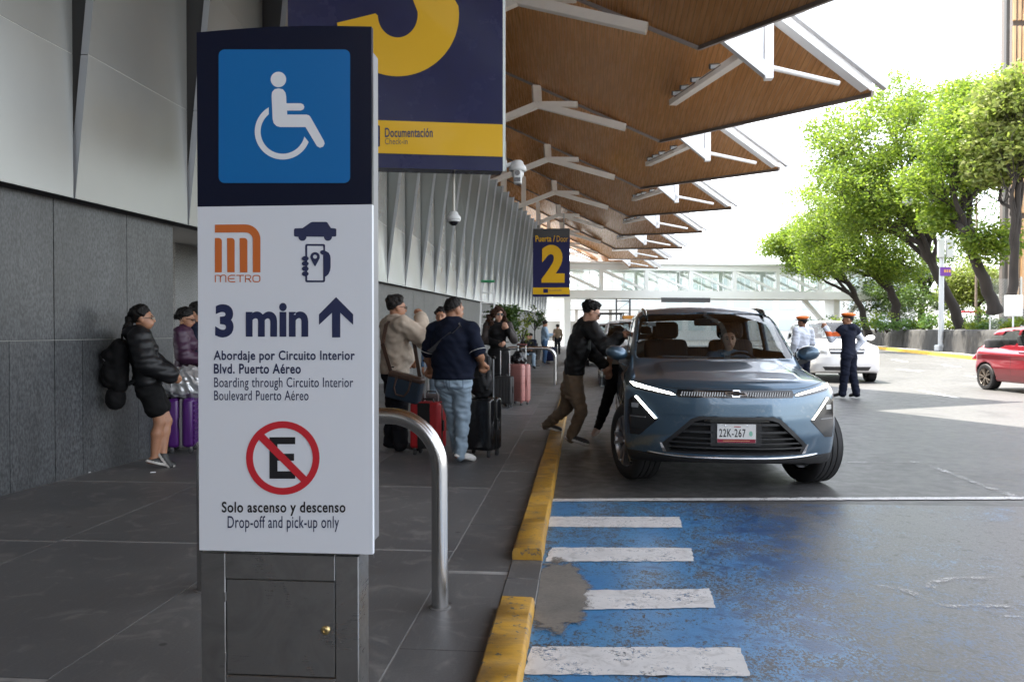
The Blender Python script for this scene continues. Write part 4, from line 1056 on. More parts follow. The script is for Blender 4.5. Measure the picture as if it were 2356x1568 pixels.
tree(A(2255, 757, 66), [A(2250, 710, 66), A(2240, 680, 66)], [(A(2230, 640, 66), 1.8), (A(2270, 660, 66), 1.6), (A(2210, 670, 66), 1.4)], olv, 'small dusty tree behind the lamp post by the fence', 8, r0=.25, name='small_tree')
# shrubs on the island: each bush on its own
def bush(p, r, lm, label, seed, name='island_shrub', per=40, size=.17, n=12, h=None):
    rng = np.random.default_rng(seed); root = empty(name, p, label=label, cat='plant', group='island shrubs')
    cs = [tuple(np.array([rng.normal()*r*.5, rng.normal()*r*.4, abs(rng.normal())*r*.45+r*.2])) for _ in range(n)]
    V, Fc = leaves(cs, per, r*.45, size, rng, .8); mesh_obj('foliage', np_mesh('foliage', V, Fc), lm, root)
    b = MB(); [b.tube([(0, 0, -.15), (c[0]*.5, c[1]*.5, c[2]*.5), c], [.04, .025, .01], 5) for c in cs[:6]]; b.build('stems', bark, root); return root
spots = [(1905, 745, 70, 1.2, bus), (1940, 748, 66, 1.1, yel), (1965, 744, 64, 1.0, bus), (2015, 745, 62, 1.1, yel), (2040, 748, 60, .9, bus), (2090, 745, 60, 1.1, bus), (2120, 740, 60, 1.2, yel), (2145, 748, 56, .9, bus), (2190, 745, 58, .9, yel), (2240, 748, 54, .9, bus), (2262, 745, 52, .9, yel), (2290, 748, 50, .8, bus), (2330, 745, 46, .8, yel)]
ords = ['leftmost', 'second', 'third', 'fourth', 'fifth', 'sixth', 'seventh', 'eighth', 'ninth', 'tenth', 'eleventh', 'twelfth', 'rightmost']
for i, (x, y, Y, r, lm) in enumerate(spots):
    p = at(x, y+12, Y); p.z = 1.35
    bush(p, r, lm, f'{"yellow green" if lm is yel else "deep green"} shrub on the stone wall, {ords[i]} from the left', 40+i)

# ============================================================ RIGHT EDGE: slatted building, lamp post, fence, boards
sb = empty('slatted_building', A(2360, 760, 58), label='building with tan vertical slats at the right edge behind trees', cat='building')
tanm = mat('tan slat', (.50, .31, .16), .6, var=.15, vs=1, rand=.12); stl = mat('dark steel', (.04, .035, .03), .5)
b = MB(); b.box((2.2, 1.2, 15), (6, 1.6, 34)); b.build('wall', mat('dark facade', (.12, .10, .09), .7), sb)
for k in range(16):
    for j in range(4):
        b = MB(); b.box((-1.0+.34*k, -.15, 4.6+j*6.6), (.17, .18, 6.2)); b.build('slat', tanm, sb)
for j in range(6):
    b = MB(); b.box((1.6, .1, 1.2+j*5.6), (6.0, .25, .25)); b.build('steel_rail', stl, sb)
for x in (-1.3, 1.2):
    b = MB(); b.box((x, .2, 15), (.22, .3, 34)); b.build('steel_post', stl, sb)
lp = empty('lamp_post', A(2165, 803, 50), label='silver street lamp post with boxes standing on the island kerb', cat='lamp post'); lp.location.z = .12
galv = mat('galvanised pole', (.50, .52, .54), .45, metal=.4)
zt_ = at(2165, 490, 50).z
b = MB(); b.tube([(0, 0, 0), (0, 0, zt_*.5), (.03, 0, zt_)], [.17, .14, .11], 12); b.build('pole', galv, lp, smooth=40)
b = MB(); b.rbox((0, 0, .2), (.6, .6, .4), .08, 2); b.build('base', galv, lp)
b = MB(); p = [at(2165, 500, 50), at(2135, 455, 50), at(2110, 437, 50), at(2092, 445, 50)]; o0 = Vector(lp.location); b.tube([Vector(q)-o0 for q in p], [.05, .045, .04, .035], 8); b.build('arm', galv, lp, smooth=40)
q = at(2088, 463, 50)-o0; b = MB(); b.ball(q, (.3, .3, .26), 12, 8); b.build('lamp_head', mat('lamp grey', (.35, .36, .38), .4), lp, smooth=60)
q = at(2170, 572, 50)-o0; b = MB(); b.rbox(q+Vector((-.22, -.2, 0)), (.36, .22, 1.1), .03, 1); b.rbox(q+Vector((.28, -.2, .02)), (.36, .22, 1.15), .03, 1); b.build('equipment_box', mat('pale box', (.60, .62, .62), .5), lp)
q = at(2172, 625, 50)-o0; b = MB(); b.box(q+Vector((0, -.2, 0)), (.62, .05, .52)); pl = b.build('purple_plate', mat('purple plate', (.16, .04, .33), .5), lp)
b = MB(); [b.box(q+Vector((-.05+.14*k, -.235, .03)), (.09, .02, .16)) for k in range(3)]; b.build('plate_marks', mat('plate orange', (.7, .35, .1), .5), pl)
l2 = empty('lamp_post', A(2245, 757, 62), label='thin far lamp post between the tree trunks', cat='lamp post'); h_ = at(2245, 455, 62).z-l2.location.z
b = MB(); b.cyl((0, 0, -.4), (0, 0, h_), .10, .07, 8); b.build('pole', mat('brown pole', (.28, .22, .18), .6), l2)
b = MB(); b.cyl((0, 0, h_), (-1.3, -.1, h_+.1), .05, .04, 6); b.rbox((-1.5, -.1, h_+.12), (.6, .2, .12), .03, 1); b.build('lamp_head', galv, l2)
bd = empty('notice_board', A(2332, 760, 40), label='blank grey board on a post at the right edge', cat='sign'); bd.location.z = .1
b = MB(); b.cyl((0, .05, 0), (0, .05, 2.9), .04, n=8); b.build('post', galv, bd)
q = at(2332, 703, 40)-Vector(bd.location); b = MB(); b.rbox(q, (.86, .04, 1.0), .015, 1); b.build('panel', mat('grey board back', (.52, .53, .52), .55), bd)
# chain link fence on the bed
fc = empty('chain_link_fence', A(2290, 757, 48), label='chain link fence panel between posts at the right edge', cat='fence'); o0 = Vector(fc.location)
wire = mat('fence wire', (.35, .36, .36), .5, metal=.5)
for k in range(4):
    b = MB(); b.cyl((-.3+1.7*k, 0, -.3), (-.3+1.7*k, 0, 3.0), .045, n=8); b.build('post', mat('pale post', (.6, .6, .58), .5), fc)
b = MB()
for k in range(-16, 34):
    a = Vector((-.3+.16*k, 0, 0)); c = a+Vector((2.9, 0, 2.9)); t0 = max(0, (-.3-a.x)/2.9); t1 = min(1, (4.8-a.x)/2.9)
    if t1 > t0:
        p0, p1 = a.lerp(c, t0), a.lerp(c, t1); b.bar(p0, p1, .012, .012); b.bar((4.5-p0.x, .01, p0.z), (4.5-p1.x, .01, p1.z), .012, .012)
b.build('mesh', wire, fc)
pt_ = empty('red_table', A(2250, 757, 56), label='small red table top under the trees', cat='table'); h_ = at(2250, 717, 56).z-pt_.location.z
b = MB(); b.rbox((0, 0, h_), (2.3, 1.0, .12), .02, 1); b.build('top', mat('red plastic', (.5, .03, .04), .4), pt_)
b = MB(); b.cyl((0, 0, -.3), (0, 0, h_), .05, n=6); b.build('leg', stl, pt_)
# ============================================================ VEHICLES
def interp(x, pts): return np.interp(x, [p[0] for p in pts], [p[1] for p in pts]).astype(np.float32)
def sinterp(x, pts, n=200):
    """smoothed piecewise curve"""
    if id(pts) in _SI: t, v, _ = _SI[id(pts)]; return np.interp(x, t, v).astype(np.float32)
    a, b = pts[0][0], pts[-1][0]; t = np.linspace(a, b, n); v = np.interp(t, [p[0] for p in pts], [p[1] for p in pts])
    k = np.hanning(19); k /= k.sum(); v = np.convolve(np.pad(v, 9, mode='reflect', reflect_type='odd'), k, 'valid')
    _SI[id(pts)] = (t, v, pts); return np.interp(x, t, v).astype(np.float32)
_SI = {}
def polysd(px, py, poly):
    """signed distance to polygon (negative inside), vectorised"""
    d = np.full(np.broadcast(px, py).shape, 1e9, np.float32); ins = np.zeros(d.shape, bool); n = len(poly)
    for i in range(n):
        (ax, ay), (bx, by) = poly[i], poly[(i+1) % n]; ex, ey = bx-ax, by-ay
        wx, wy = px-ax, py-ay; t = np.clip((wx*ex+wy*ey)/(ex*ex+ey*ey+1e-12), 0, 1)
        d = np.minimum(d, (wx-ex*t)**2+(wy-ey*t)**2)
        c = (ay > py) != (by > py); xi = ax+(py-ay)*ex/(ey if abs(ey) > 1e-9 else 1e-9)
        ins ^= c & (px < xi)
    d = np.sqrt(d); return np.where(ins, -d, d)
class Car:
    def __init__(s, **k): s.__dict__.update(k)
    def outer(s, x, y, z):
        ax = np.abs(x)
        w = s.w-interp(z, s.side)-interp(y, s.taper)
        fr = s.nose*np.power(np.maximum(ax, 1e-4)/s.w, s.npow)+sinterp(z, s.front)
        re = s.L-s.tail*np.power(np.maximum(ax, 1e-4)/s.w, 3)-sinterp(z, s.rear)
        top = sinterp(y, s.hood)-s.hdrop*np.power(ax/s.w, 4)+s.crease*np.clip((.62-ax)/.05, 0, 1)*np.clip((y-.25)/.2, 0, 1)*(y < s.ws[0]+.2)
        zb = s.zb+np.clip((.5-y)*.12, 0, .06)
        low = smax(ax-w, z-top, .09); low = smax(low, fr-y, s.kf); low = smax(low, y-re, .10); low = smax(low, zb-z, .05)
        (y0, z0, y1, z1) = s.ws; sl = (y1-y0)/(z1-z0); cn = 1/math.hypot(1, sl)
        gw = (y0+(z-z0)*sl+s.wcur*(x/.75)**2-y)*cn
        gs = ax-(s.gx-s.gt*(z-z0)-interp(y, s.gtaper))
        gr = z-(sinterp(y, s.roof)-.05*(x/.65)**2)
        (ry0, rz0, ry1, rz1) = s.rw; rl = (ry1-ry0)/(rz1-rz0); gb = (y-(ry0+(z-rz0)*rl)+.06*(x/.7)**2)/math.hypot(1, rl)
        g = smax(gw, gs, .10); g = smax(g, gr, .12); g = smax(g, gb, .12); g = np.maximum(g, .7-z)
        s._g = g
        o = smin(low, g, .035)
        for yc in s.axles:
            c = np.sqrt((y-yc)**2+(z-s.R)**2)-(s.R+s.arch)
            o = smax(o, -np.maximum(c, s.w-.42-ax), .012)
        return o
    def body(s, x, y, z):
        o = s.outer(x, y, z); ax = np.abs(x)
        void = np.maximum(s._g+.05, .5-z)
        low = np.maximum(np.maximum(ax-(s.w-.17), np.maximum(s.ws[0]+.22-y, y-(s.rw[0]-.25))), np.maximum(.42-z, z-1.3))
        o = np.maximum(o, -np.minimum(void, low))
        o = np.maximum(o, -np.maximum(polysd(ax+0*z, z+0*ax, s.winF)+0*y, y-(s.ws[2]+.35)))
        o = np.maximum(o, -np.maximum(polysd(ax+0*z, z+0*ax, s.winR)+0*y, (s.rw[2]-.4)-y))
        for pol in s.winS: o = np.maximum(o, -np.maximum(polysd(y+0*z, z+0*y, pol)+0*x, .45-ax))
        for pol, dep in s.cuts:       # recesses in the front
            o = np.maximum(o, -np.maximum(polysd(ax+0*z, z+0*ax, pol)+0*y, y-(s.nose*np.power(np.maximum(ax, 1e-4)/s.w, s.npow)+dep)))
        return o
    def root(s, a, c, axis, lo, hi):
        """first surface hit marching from lo to hi along axis"""
        f = (lambda t: s.outer(a, t, c)) if axis == 'y' else (lambda t: s.outer(t, a, c))
        n = 45; ts = np.linspace(lo, hi, n); l = np.full(a.shape, hi, float); found = np.zeros(a.shape, bool); prev = f(np.full(a.shape, lo))
        for i in range(1, n):
            cur = f(np.full(a.shape, ts[i])); m = (~found) & (prev > 0) & (cur <= 0); l[m] = ts[i-1]; found |= m; prev = cur
        h = np.where(found, l+(ts[1]-ts[0]), hi)
        for _ in range(14):
            m = (l+h)/2; q = f(m) > 0; l = np.where(q, m, l); h = np.where(q, h, m)
        return (l+h)/2
def densify(loop, r):
    out = []
    for (a, b), (c, d) in zip(loop, loop[1:]+loop[:1]):
        n = max(1, int(math.hypot(c-a, d-b)/r)); out += [(a+(c-a)*i/n, b+(d-b)*i/n) for i in range(n)]
    return out
def decal(car, parent, loop, m, name, off=.004, th=.012, axis='y', rng=(-.3, 1.2), r=.03, mirror=False, sign=1, smooth=35):
    """piece of trim lying on the body surface; loop in (x, z) for axis y, in (y, z) for axis x"""
    lp = densify([tuple(p) for p in loop], r); xs = [p[0] for p in lp]; ys = [p[1] for p in lp]; pts = [Vector(p) for p in lp]
    gx = np.arange(min(xs), max(xs), r); gy = np.arange(min(ys), max(ys), r)
    if len(gx) and len(gy):
        G = np.stack(np.meshgrid(gx, gy), -1).reshape(-1, 2); sd_ = polysd(G[:, 0], G[:, 1], lp); pts += [Vector(p) for p in G[sd_ < -r*.5]]
    n = len(lp)
    vo, eo, fo, *_ = delaunay_2d_cdt(pts, [(i, (i+1) % n) for i in range(n)], [list(range(n))], 1, 1e-5)
    a = np.array([p.x for p in vo]); c = np.array([p.y for p in vo]); s_ = (a >= 0)*2-1.
    t = car.root(a, c, axis, *rng)
    P = np.stack([a, t, c], 1) if axis == 'y' else np.stack([t, a, c], 1)
    g = fgrad(car.outer, P); g /= np.maximum(np.linalg.norm(g, axis=1), 1e-6)[:, None]
    top, bot = P+g*off, P+g*(off-th); N = len(P)
    b = MB(); v = [tuple(p) for p in np.concatenate([top, bot])]; f = [tuple(q) for q in fo]
    cnt = {}
    for q in fo:
        for i in range(len(q)): cnt[(q[i], q[(i+1) % len(q)])] = 1
    bd = [e for e in cnt if (e[1], e[0]) not in cnt]
    if th <= 0: f2 = []; v = v[:N]
    else: f2 = [tuple(i+N for i in q[::-1]) for q in fo]+[(e[1], e[0], e[0]+N, e[1]+N) for e in bd]
    b.add(v, f+f2)
    o = b.build(name, m, parent, smooth=smooth, fix=True)
    if mirror:
        b2 = MB(); b2.add([(-x, y, z) for x, y, z in v], [q[::-1] for q in f+f2]); b2.build(name, m, parent, smooth=smooth, fix=True)
    return o
tyre = mat('tyre rubber', (.018, .018, .019), .7, var=.3, vs=8); darkpl = mat('dark plastic trim', (.018, .018, .019), .5)
glossbk = mat('gloss black', (.008, .008, .009), .12, coat=.6); chrome = mat('chrome', (.72, .73, .75), .12, metal=1.)
inter = mat('car interior', (.016, .016, .017), .75); seatm = mat('seat fabric', (.028, .028, .030), .85, var=.2, vs=20)
carglass = glass('windscreen glass', (.42, .445, .445), .01, .055); sideglass = glass('tinted car glass', (.72, .76, .76), .01, .09)
led = mat('daylight lamp', (1, .98, .90), .3, emit=3.0); ledx = mat('lit lamp cover', (1, .97, .86), .3, emit=.75)
def wheel(parent, c, Rw, wd, side, steer=0., rimm=None, spokes=5):
    root = empty('wheel', c, R(steer), parent=parent)
    w = wd/2; r = Rw; s = side
    prof = [(r*.66, -w*.9), (r*.80, -w), (r*.93, -w*.96), (r*.985, -w*.82)]
    for k in range(4):
        q = -w*.7+k*w*.45; prof += [(r, q-.0), (r, q+w*.18), (r*.975, q+w*.20), (r*.975, q+w*.26), (r, q+w*.28)]
    prof += [(r*.985, w*.84), (r*.93, w*.96), (r*.80, w), (r*.66, w*.9)]
    b = MB(); b.lathe(prof, n=40, axis='x', caps=False); b.build('tyre', tyre, root, smooth=35)
    b = MB(); b.lathe([(r*.67, w*.92*s), (r*.64, w*.80*s), (r*.62, w*.1*s), (r*.62, -w*.8*s)], n=36, axis='x', caps=False)
    b.lathe([(.0, w*.35*s), (r*.62, w*.30*s)], n=36, axis='x', caps=False, mi=1)
    for k in range(spokes):
        for dq in (-.17, .17):
            t = 2*math.pi*k/spokes; a = t+dq*.55; e = t+dq*1.25
            p0 = Vector((w*.72*s, math.cos(a)*r*.12, math.sin(a)*r*.12)); p1 = Vector((w*.84*s, math.cos(e)*r*.635, math.sin(e)*r*.635))
            b.bar(p0, p1, .030*Rw/.36, .05*Rw/.36, up=(1, 0, 0))
    b.lathe([(.0, w*.86*s), (r*.12, w*.84*s), (r*.15, w*.62*s), (r*.15, w*.3*s)], n=16, axis='x', caps=False)
    b.build('rim', [rimm or mat('alloy rim', (.55, .55, .56), .3, metal=.9), glossbk], root, smooth=35, fix=False)
    return root
def build_car(car, name, loc, rz, paint, h, label, lower=None, steer=0., rimm=None, group=None, cat='car'):
    root = empty(name, loc, rz, label=label, cat=cat, group=group)
    P, Q = implicit('body', car.body, (-car.w-.06, -.06, car.zb-.08), (car.w+.06, car.L+.06, car.ztop), h, 2)
    me = np_mesh('body', P, Q); cen = P[Q].mean(1)
    ins = (np.abs(cen[:, 0]) < car.w-.10) & (cen[:, 1] > car.ws[0]+.10) & (cen[:, 1] < car.rw[0]-.1) & (car.outer(*cen.T) < -.03)
    mi = np.where(ins, 1, 0)
    if lower is not None:
        lo_ = (cen[:, 2] < lower(np.abs(cen[:, 0]), cen[:, 1])); mi = np.where(lo_ & ~ins, 2, mi)
    arch = np.zeros(len(cen), bool)
    for yc in car.axles: arch |= (np.hypot(cen[:, 1]-yc, cen[:, 2]-car.R) < car.R+car.arch+.006)
    mi = np.where(arch, 2, mi); deep = (car.outer(*cen.T) < -.02) & (cen[:, 1] < .9); mi = np.where(deep & (mi == 0), 2, mi)
    me.polygons.foreach_set('material_index', mi.astype(np.int32))
    mesh_obj('body', me, [paint, inter, darkpl], root, smooth=32)
    # glazing
    wf = [(x, z) for x, z in car.winF]; full = [(x, z) for x, z in wf]+[(-x, z) for x, z in wf[::-1]]
    decal(car, root, full, carglass, 'windscreen', -.006, 0, 'y', (car.ws[0]-.35, car.ws[2]+.4), .06, smooth=80)
    wr = car.winR; full = [(x, z) for x, z in wr]+[(-x, z) for x, z in wr[::-1]]
    class Flip: pass
    fl = Flip(); fl.outer = car.outer; fl.root = lambda a, c, ax_, lo, hi: car.root(a, c, ax_, lo, hi)
    decal(fl, root, full, sideglass, 'rear_window', -.006, 0, 'y', (car.L+.3, car.rw[2]-.5), .06, smooth=80)
    for pol in car.winS: decal(car, root, pol, sideglass, 'side_window', -.006, 0, 'x', (car.w+.3, .3), .06, mirror=True, smooth=80)
    for i, yc in enumerate(car.axles):
        for s_ in (-1, 1): wheel(root, (s_*(car.w-.125), yc, car.R), car.R, .235, s_, steer if i == 0 else 0., rimm)
    # cabin
    b = MB(); b.rbox((0, car.ws[0]+.48, car.ws[1]-.10), (car.w*1.62, .5, .24), .08, 3); b.build('dashboard', inter, root, smooth=40)
    for s_ in (-1, 1):
        sx = .37*s_; sy = car.ws[2]+.30
        b = MB(); b.rbox((sx, sy, .62), (.50, .52, .2), .07, 3); b.rbox((sx, sy+.32, 1.0), (.50, .16, .64), .07, 3, Matrix.Rotation(-.22, 3, 'X')); b.build('seat', seatm, root, smooth=40)
        b = MB(); b.rbox((sx, sy+.42, 1.42), (.30, .12, .20), .055, 3, Matrix.Rotation(-.15, 3, 'X')); b.cyl((sx-.07, sy+.40, 1.2), (sx-.07, sy+.41, 1.36), .008, n=6); b.cyl((sx+.07, sy+.40, 1.2), (sx+.07, sy+.41, 1.36), .008, n=6); b.build('headrest', seatm, root, smooth=40)
    b = MB(); b.rbox((0, car.ws[2]+1.45, .62), (1.3, .5, .22), .07, 3); b.rbox((0, car.ws[2]+1.75, .96), (1.3, .16, .5), .07, 3, Matrix.Rotation(-.25, 3, 'X')); b.build('rear_bench', seatm, root, smooth=40)
    sw = Vector((.37, car.ws[0]+.78, 1.02)); b = MB(); rt_ = Matrix.Rotation(R(62), 3, 'X')
    b.tube([sw+rt_ @ Vector((.18*math.cos(t), .18*math.sin(t), 0)) for t in (2*math.pi*k/24 for k in range(24))], .016, 8, closed=True); b.bar(sw+rt_ @ Vector((-.17, 0, 0)), sw+rt_ @ Vector((.17, 0, 0)), .03, .02); b.build('steering_wheel', inter, root, smooth=40)
    b = MB(); b.rbox((0, car.ws[2]-.06, car.ws[3]-.10), (.26, .04, .075), .018, 2); b.bar((0, car.ws[2]-.04, car.ws[3]-.07), (0, car.ws[2]+.06, car.ws[3]+.0), .04, .03); b.build('interior_mirror', inter, root, smooth=40)
    return root
def door_mirror(root, car, paint, y, z, x0, s=1.):
    for sg in (-1, 1):
        b = MB(); n = 14; c = Vector((sg*(x0+.115), y, z))
        ringf = lambda t, k: Vector((math.cos(t)*.125*k*s*(1.0), 0, math.sin(t)*.085*k*s+(.012*math.cos(t)*sg)))
        v = []; st = [(-.085, .32), (-.07, .66), (-.03, .93), (.03, 1.0), (.075, .97)]
        for dy, k in st: v += [c+ringf(2*math.pi*j/n, k)+Vector((0, dy*s, 0)) for j in range(n)]
        f = [(i*n+j, i*n+(j+1) % n, (i+1)*n+(j+1) % n, (i+1)*n+j) for i in range(len(st)-1) for j in range(n)]+[tuple(range(n))]
        b.add(v, f); m_ = b.build('door_mirror', paint, root, smooth=50, fix=True)
        b = MB(); b.add([c+ringf(2*math.pi*j/n, .93)+Vector((0, .07*s, 0)) for j in range(n)], [tuple(range(n))]); b.build('mirror_glass', chrome, m_)
        b = MB(); b.bar(c+Vector((-sg*.02, .0, -.065)), (sg*(x0-.05), y+.02, z-.12), .07, .05); b.build('mirror_arm', darkpl, m_)

# ---- blue SUV
def _paint(nt, b, L):
    c = ocoord(nt); d = nz(nt, L, 34, 5, .7, c); sp_ = nz(nt, L, 900, 1, .5, c); dr = nz(nt, L, 3, 5, .6, c)
    col = mixc(nt, L, mrange(nt, L, sp_, .3, .7), (.050, .098, .150), (.085, .145, .205)); col = mixc(nt, L, mrange(nt, L, mathn(nt, L, 'MULTIPLY', d, dr), .30, .42, 0, .32), col, (.26, .27, .28))
    L(col, b.inputs['Base Color']); b.inputs['Metallic'].default_value = .55; b.inputs['Roughness'].default_value = .30; b.inputs['Coat Weight'].default_value = .9; b.inputs['Coat Roughness'].default_value = .05
paint_b = shader_mat('blue grey car paint', _paint)
suv = Car(L=4.74, w=.925, zb=.24, ztop=1.74, R=.365, arch=.045, axles=(.90, 3.70), nose=.42, npow=2.5, tail=.25, kf=.06, hdrop=.11, crease=.016, wcur=.16, gx=.835, gt=.20,
    side=[(.2, .06), (.38, .015), (.6, .0), (.80, .008), (.92, .012), (1.05, .05), (1.2, .10)], taper=[(0, .05), (.5, .0), (4.2, .0), (4.8, .06)], gtaper=[(0, 0), (3.2, 0), (4.6, .10)],
    front=[(.2, .16), (.30, .07), (.40, .03), (.52, .0), (.66, .005), (.80, .02), (.88, .035), (.95, .07), (1.05, .14)], rear=[(.2, .12), (.4, .02), (.8, .0), (1.1, .06)],
    hood=[(0, .955), (.12, .985), (.5, 1.045), (1.1, 1.105), (1.4, 1.12), (2.5, 1.13), (4.0, 1.15), (4.8, 1.14)],
    ws=(1.12, 1.115, 1.98, 1.605), roof=[(1.4, 1.60), (1.95, 1.645), (2.5, 1.695), (3.3, 1.695), (4.1, 1.65), (4.7, 1.57)], rw=(4.60, 1.1, 4.12, 1.60),
    winF=[(0, 1.135), (.755, 1.14), (.770, 1.165), (.700, 1.555), (.655, 1.585), (0, 1.60)], winR=[(0, 1.16), (.62, 1.16), (.56, 1.53), (0, 1.55)],
    winS=[[(1.72, 1.19), (2.70, 1.19), (2.70, 1.555), (2.25, 1.545), (2.02, 1.47)], [(2.80, 1.19), (3.62, 1.20), (3.55, 1.53), (2.80, 1.555)]],
    cuts=[([(-.1, .375), (.575, .375), (.600, .44), (.36, .665), (.30, .685), (-.1, .685)], .13)])
SUVX, SUVY, SUVR = 1.30, 6.80, R(-1.2)
car1 = build_car(suv, 'blue_suv', (SUVX, SUVY, -.02), SUVR, paint_b, .0135, 'metallic blue SUV parked at the kerb facing the viewer, daytime lamps lit',
                 lower=lambda ax, y: np.where(y < .6, .345, .40), steer=22., rimm=mat('dark alloy', (.50, .50, .51), .3, metal=.9))
# front trim (x, z)
def Z(cy): return (1131-(661.5+cy*.29345))/265.
def Xc(cx, ref=1062): return (cx-ref)*.29345/262.
decal(suv, car1, [(-.475, .848), (.475, .848), (.490, .872), (.475, .912), (-.475, .912), (-.49, .872)], glossbk, 'upper_grille', .003, .02)
tx_ = np.linspace(-.445, .445, 44); ty_ = suv.root(tx_, np.full(44, .878), 'y', -.3, 1.)
for x, yy in zip(tx_.tolist(), ty_.tolist()):
    if abs(x) < .085: continue
    b = MB(); b.bar((x-.004, yy-.008, .862), (x+.004, yy-.004, .898), .008, .008); b.build('grille_tooth', mat('tooth chrome', (.35, .36, .38), .25, metal=.9), car1)
bt = [(-.088, .872), (-.040, .872), (-.034, .853), (.024, .853), (.030, .868), (.092, .868), (.080, .892), (.034, .892), (.028, .910), (-.028, .910), (-.034, .895), (-.098, .893)]
decal(suv, car1, bt, chrome, 'emblem_border', .016, .016, r=.012)
decal(suv, car1, [(x*.80+.0, .8815+(z-.8815)*.62) for x, z in bt], glossbk, 'emblem_face', .019, .006, r=.012)
for s_ in (1, -1):
    M_ = lambda l: [(s_*x, z) for x, z in l][::s_]
    decal(suv, car1, M_([(.50, .855), (.56, .853), (.82, .895), (.868, .935), (.868, .962), (.80, .945), (.53, .893), (.49, .880)]), glossbk, 'headlamp_housing', .004, .02, r=.02)
    decal(suv, car1, M_([(.495, .867), (.525, .866), (.83, .921), (.864, .950), (.845, .953), (.53, .883)]), led if s_ == -1 else ledx, 'daylight_bar', .008, .008, r=.02)
    decal(suv, car1, M_([(.640, .650), (.790, .500), (.868, .495), (.880, .60), (.880, .80), (.845, .838), (.800, .838), (.66, .672)]), glossbk, 'lamp_pod', .004, .02, r=.02)
    decal(suv, car1, M_([(.648, .658), (.666, .655), (.828, .832), (.810, .838)]), led if s_ == -1 else ledx, 'daylight_slash', .009, .008, r=.02)
    decal(suv, car1, M_([(.80, .735), (.855, .735), (.855, .775), (.80, .775)]), mat('lamp lens', (.55, .56, .58), .15, metal=.7), 'lamp_lens', .008, .006, r=.02)
    decal(suv, car1, M_([(.74, .655), (.868, .655), (.868, .662), (.74, .662)]), mat('lamp divider', (.20, .205, .21), .3), 'lamp_divider', .007, .006, r=.03)
    decal(suv, car1, M_([(.565, .372), (.595, .372), (.622, .45), (.607, .452)]), chrome, 'intake_edge', .006, .012, r=.02)
# lower intake bezel and slats
outl = [(-.585, .368), (.585, .368), (.612, .442), (.372, .668), (.305, .692), (-.305, .692), (-.372, .668), (-.612, .442)]
inn_ = [(-.545, .388), (.545, .388), (.565, .445), (.345, .645), (.285, .664), (-.285, .664), (-.345, .645), (-.565, .445)]
for i in range(8):
    j = (i+1) % 8; decal(suv, car1, [outl[i], outl[j], inn_[j], inn_[i]], darkpl, 'intake_bezel', .004, .05, r=.02)
for k, (z, hw) in enumerate(((.425, .555), (.465, .545), (.505, .50), (.56, .43), (.625, .36))):
    b = MB(); pth = [Vector((x, .045+.42*(abs(x)/.925)**2.5, z)) for x in np.linspace(-hw, hw, 15)]
    for p, q in zip(pth[:-1], pth[1:]): b.bar(p, q, .05, .012 if k < 3 else .02)
    b.build('intake_slat', darkpl, car1)
decal(suv, car1, [(-.27, .648), (.27, .648), (.26, .672), (-.26, .672)], glossbk, 'air_slot', .006, .01)
b = MB(); b.box((0, .05, .545), (.42, .03, .20)); b.build('plate_mount', darkpl, car1)
# number plate
plm = mat('plate white', (.72, .72, .70), .4); b = MB(); b.rbox((0, .022, .553), (.318, .006, .158), .002, 1); pl = b.build('number_plate', plm, car1)
fp = lambda x, z, d: Vector((x, .0185-d, z))
flat(pl, [[(-.157, .476), (.157, .476), (.157, .506), (-.157, .506)]], mat('plate maroon', (.26, .015, .035), .4), 'plate_band', fp, .0006)
fit(pl, '22K-267', -.142, .075, .592, .522, blackm, 'plate_number', fp, .0006, .012, 1.12)
flat(pl, [arc(.118, .552, .015, 0, 350, 16, .022)], mat('plate green', (.25, .5, .38), .5), 'plate_emblem', fp, .0006)
flat(pl, [[(-.02, .606), (.035, .606), (.035, .613), (-.02, .613)]], mat('plate red print', (.45, .05, .05), .5), 'plate_print', fp, .0006)
flat(pl, [[(-.11, .489), (.11, .489), (.11, .493), (-.11, .493)]], mat('plate gold print', (.55, .35, .15), .5), 'plate_print', fp, .0012)
for x in (-.09, .09): b = MB(); b.lathe([(0, -.003), (.006, -.002), (.006, 0)], (x, .0185, .618), 8, axis='y'); b.build('plate_screw', chrome, pl)
# chrome lip, black lip, side arch trims
lx_ = np.linspace(-.72, .72, 31); lz_ = .338+.020*(np.abs(lx_)/.72)**4; ly_ = suv.root(lx_, lz_, 'y', -.3, 1.2)
b = MB(); b.tube([(x, y-.004, z) for x, y, z in zip(lx_, ly_, lz_)], [.004]+[.0105]*29+[.004], 8); b.build('chrome_lip', chrome, car1, smooth=60)
decal(suv, car1, [(-.70, .262), (.70, .262), (.84, .30), (.80, .338), (.70, .330), (-.70, .330), (-.80, .338), (-.84, .30)], darkpl, 'bumper_lip', .006, .02, r=.04)
door_mirror(car1, suv, paint_b, 1.52, 1.185, .85, .92)
for s_ in (1, -1):      # shut lines
    decal(suv, car1, [(s_*x, z) for x, z in [(0, .9185), (.48, .918), (.60, .925), (.88, .982), (.88, .987), (.60, .930), (.48, .9225), (0, .923)]][::s_], darkpl, 'hood_gap', .0012, .006, r=.03)
    decal(suv, car1, [(s_*x, z) for x, z in [(.885, .50), (.892, .50), (.892, .80), (.885, .80)]][::s_], darkpl, 'bumper_gap', .0012, .006, r=.03)
decal(suv, car1, [(-.60, .70), (.60, .70), (.66, .712), (.60, .716), (-.60, .716), (-.66, .712)], paint_b, 'bumper_ridge', .014, .02, r=.03)
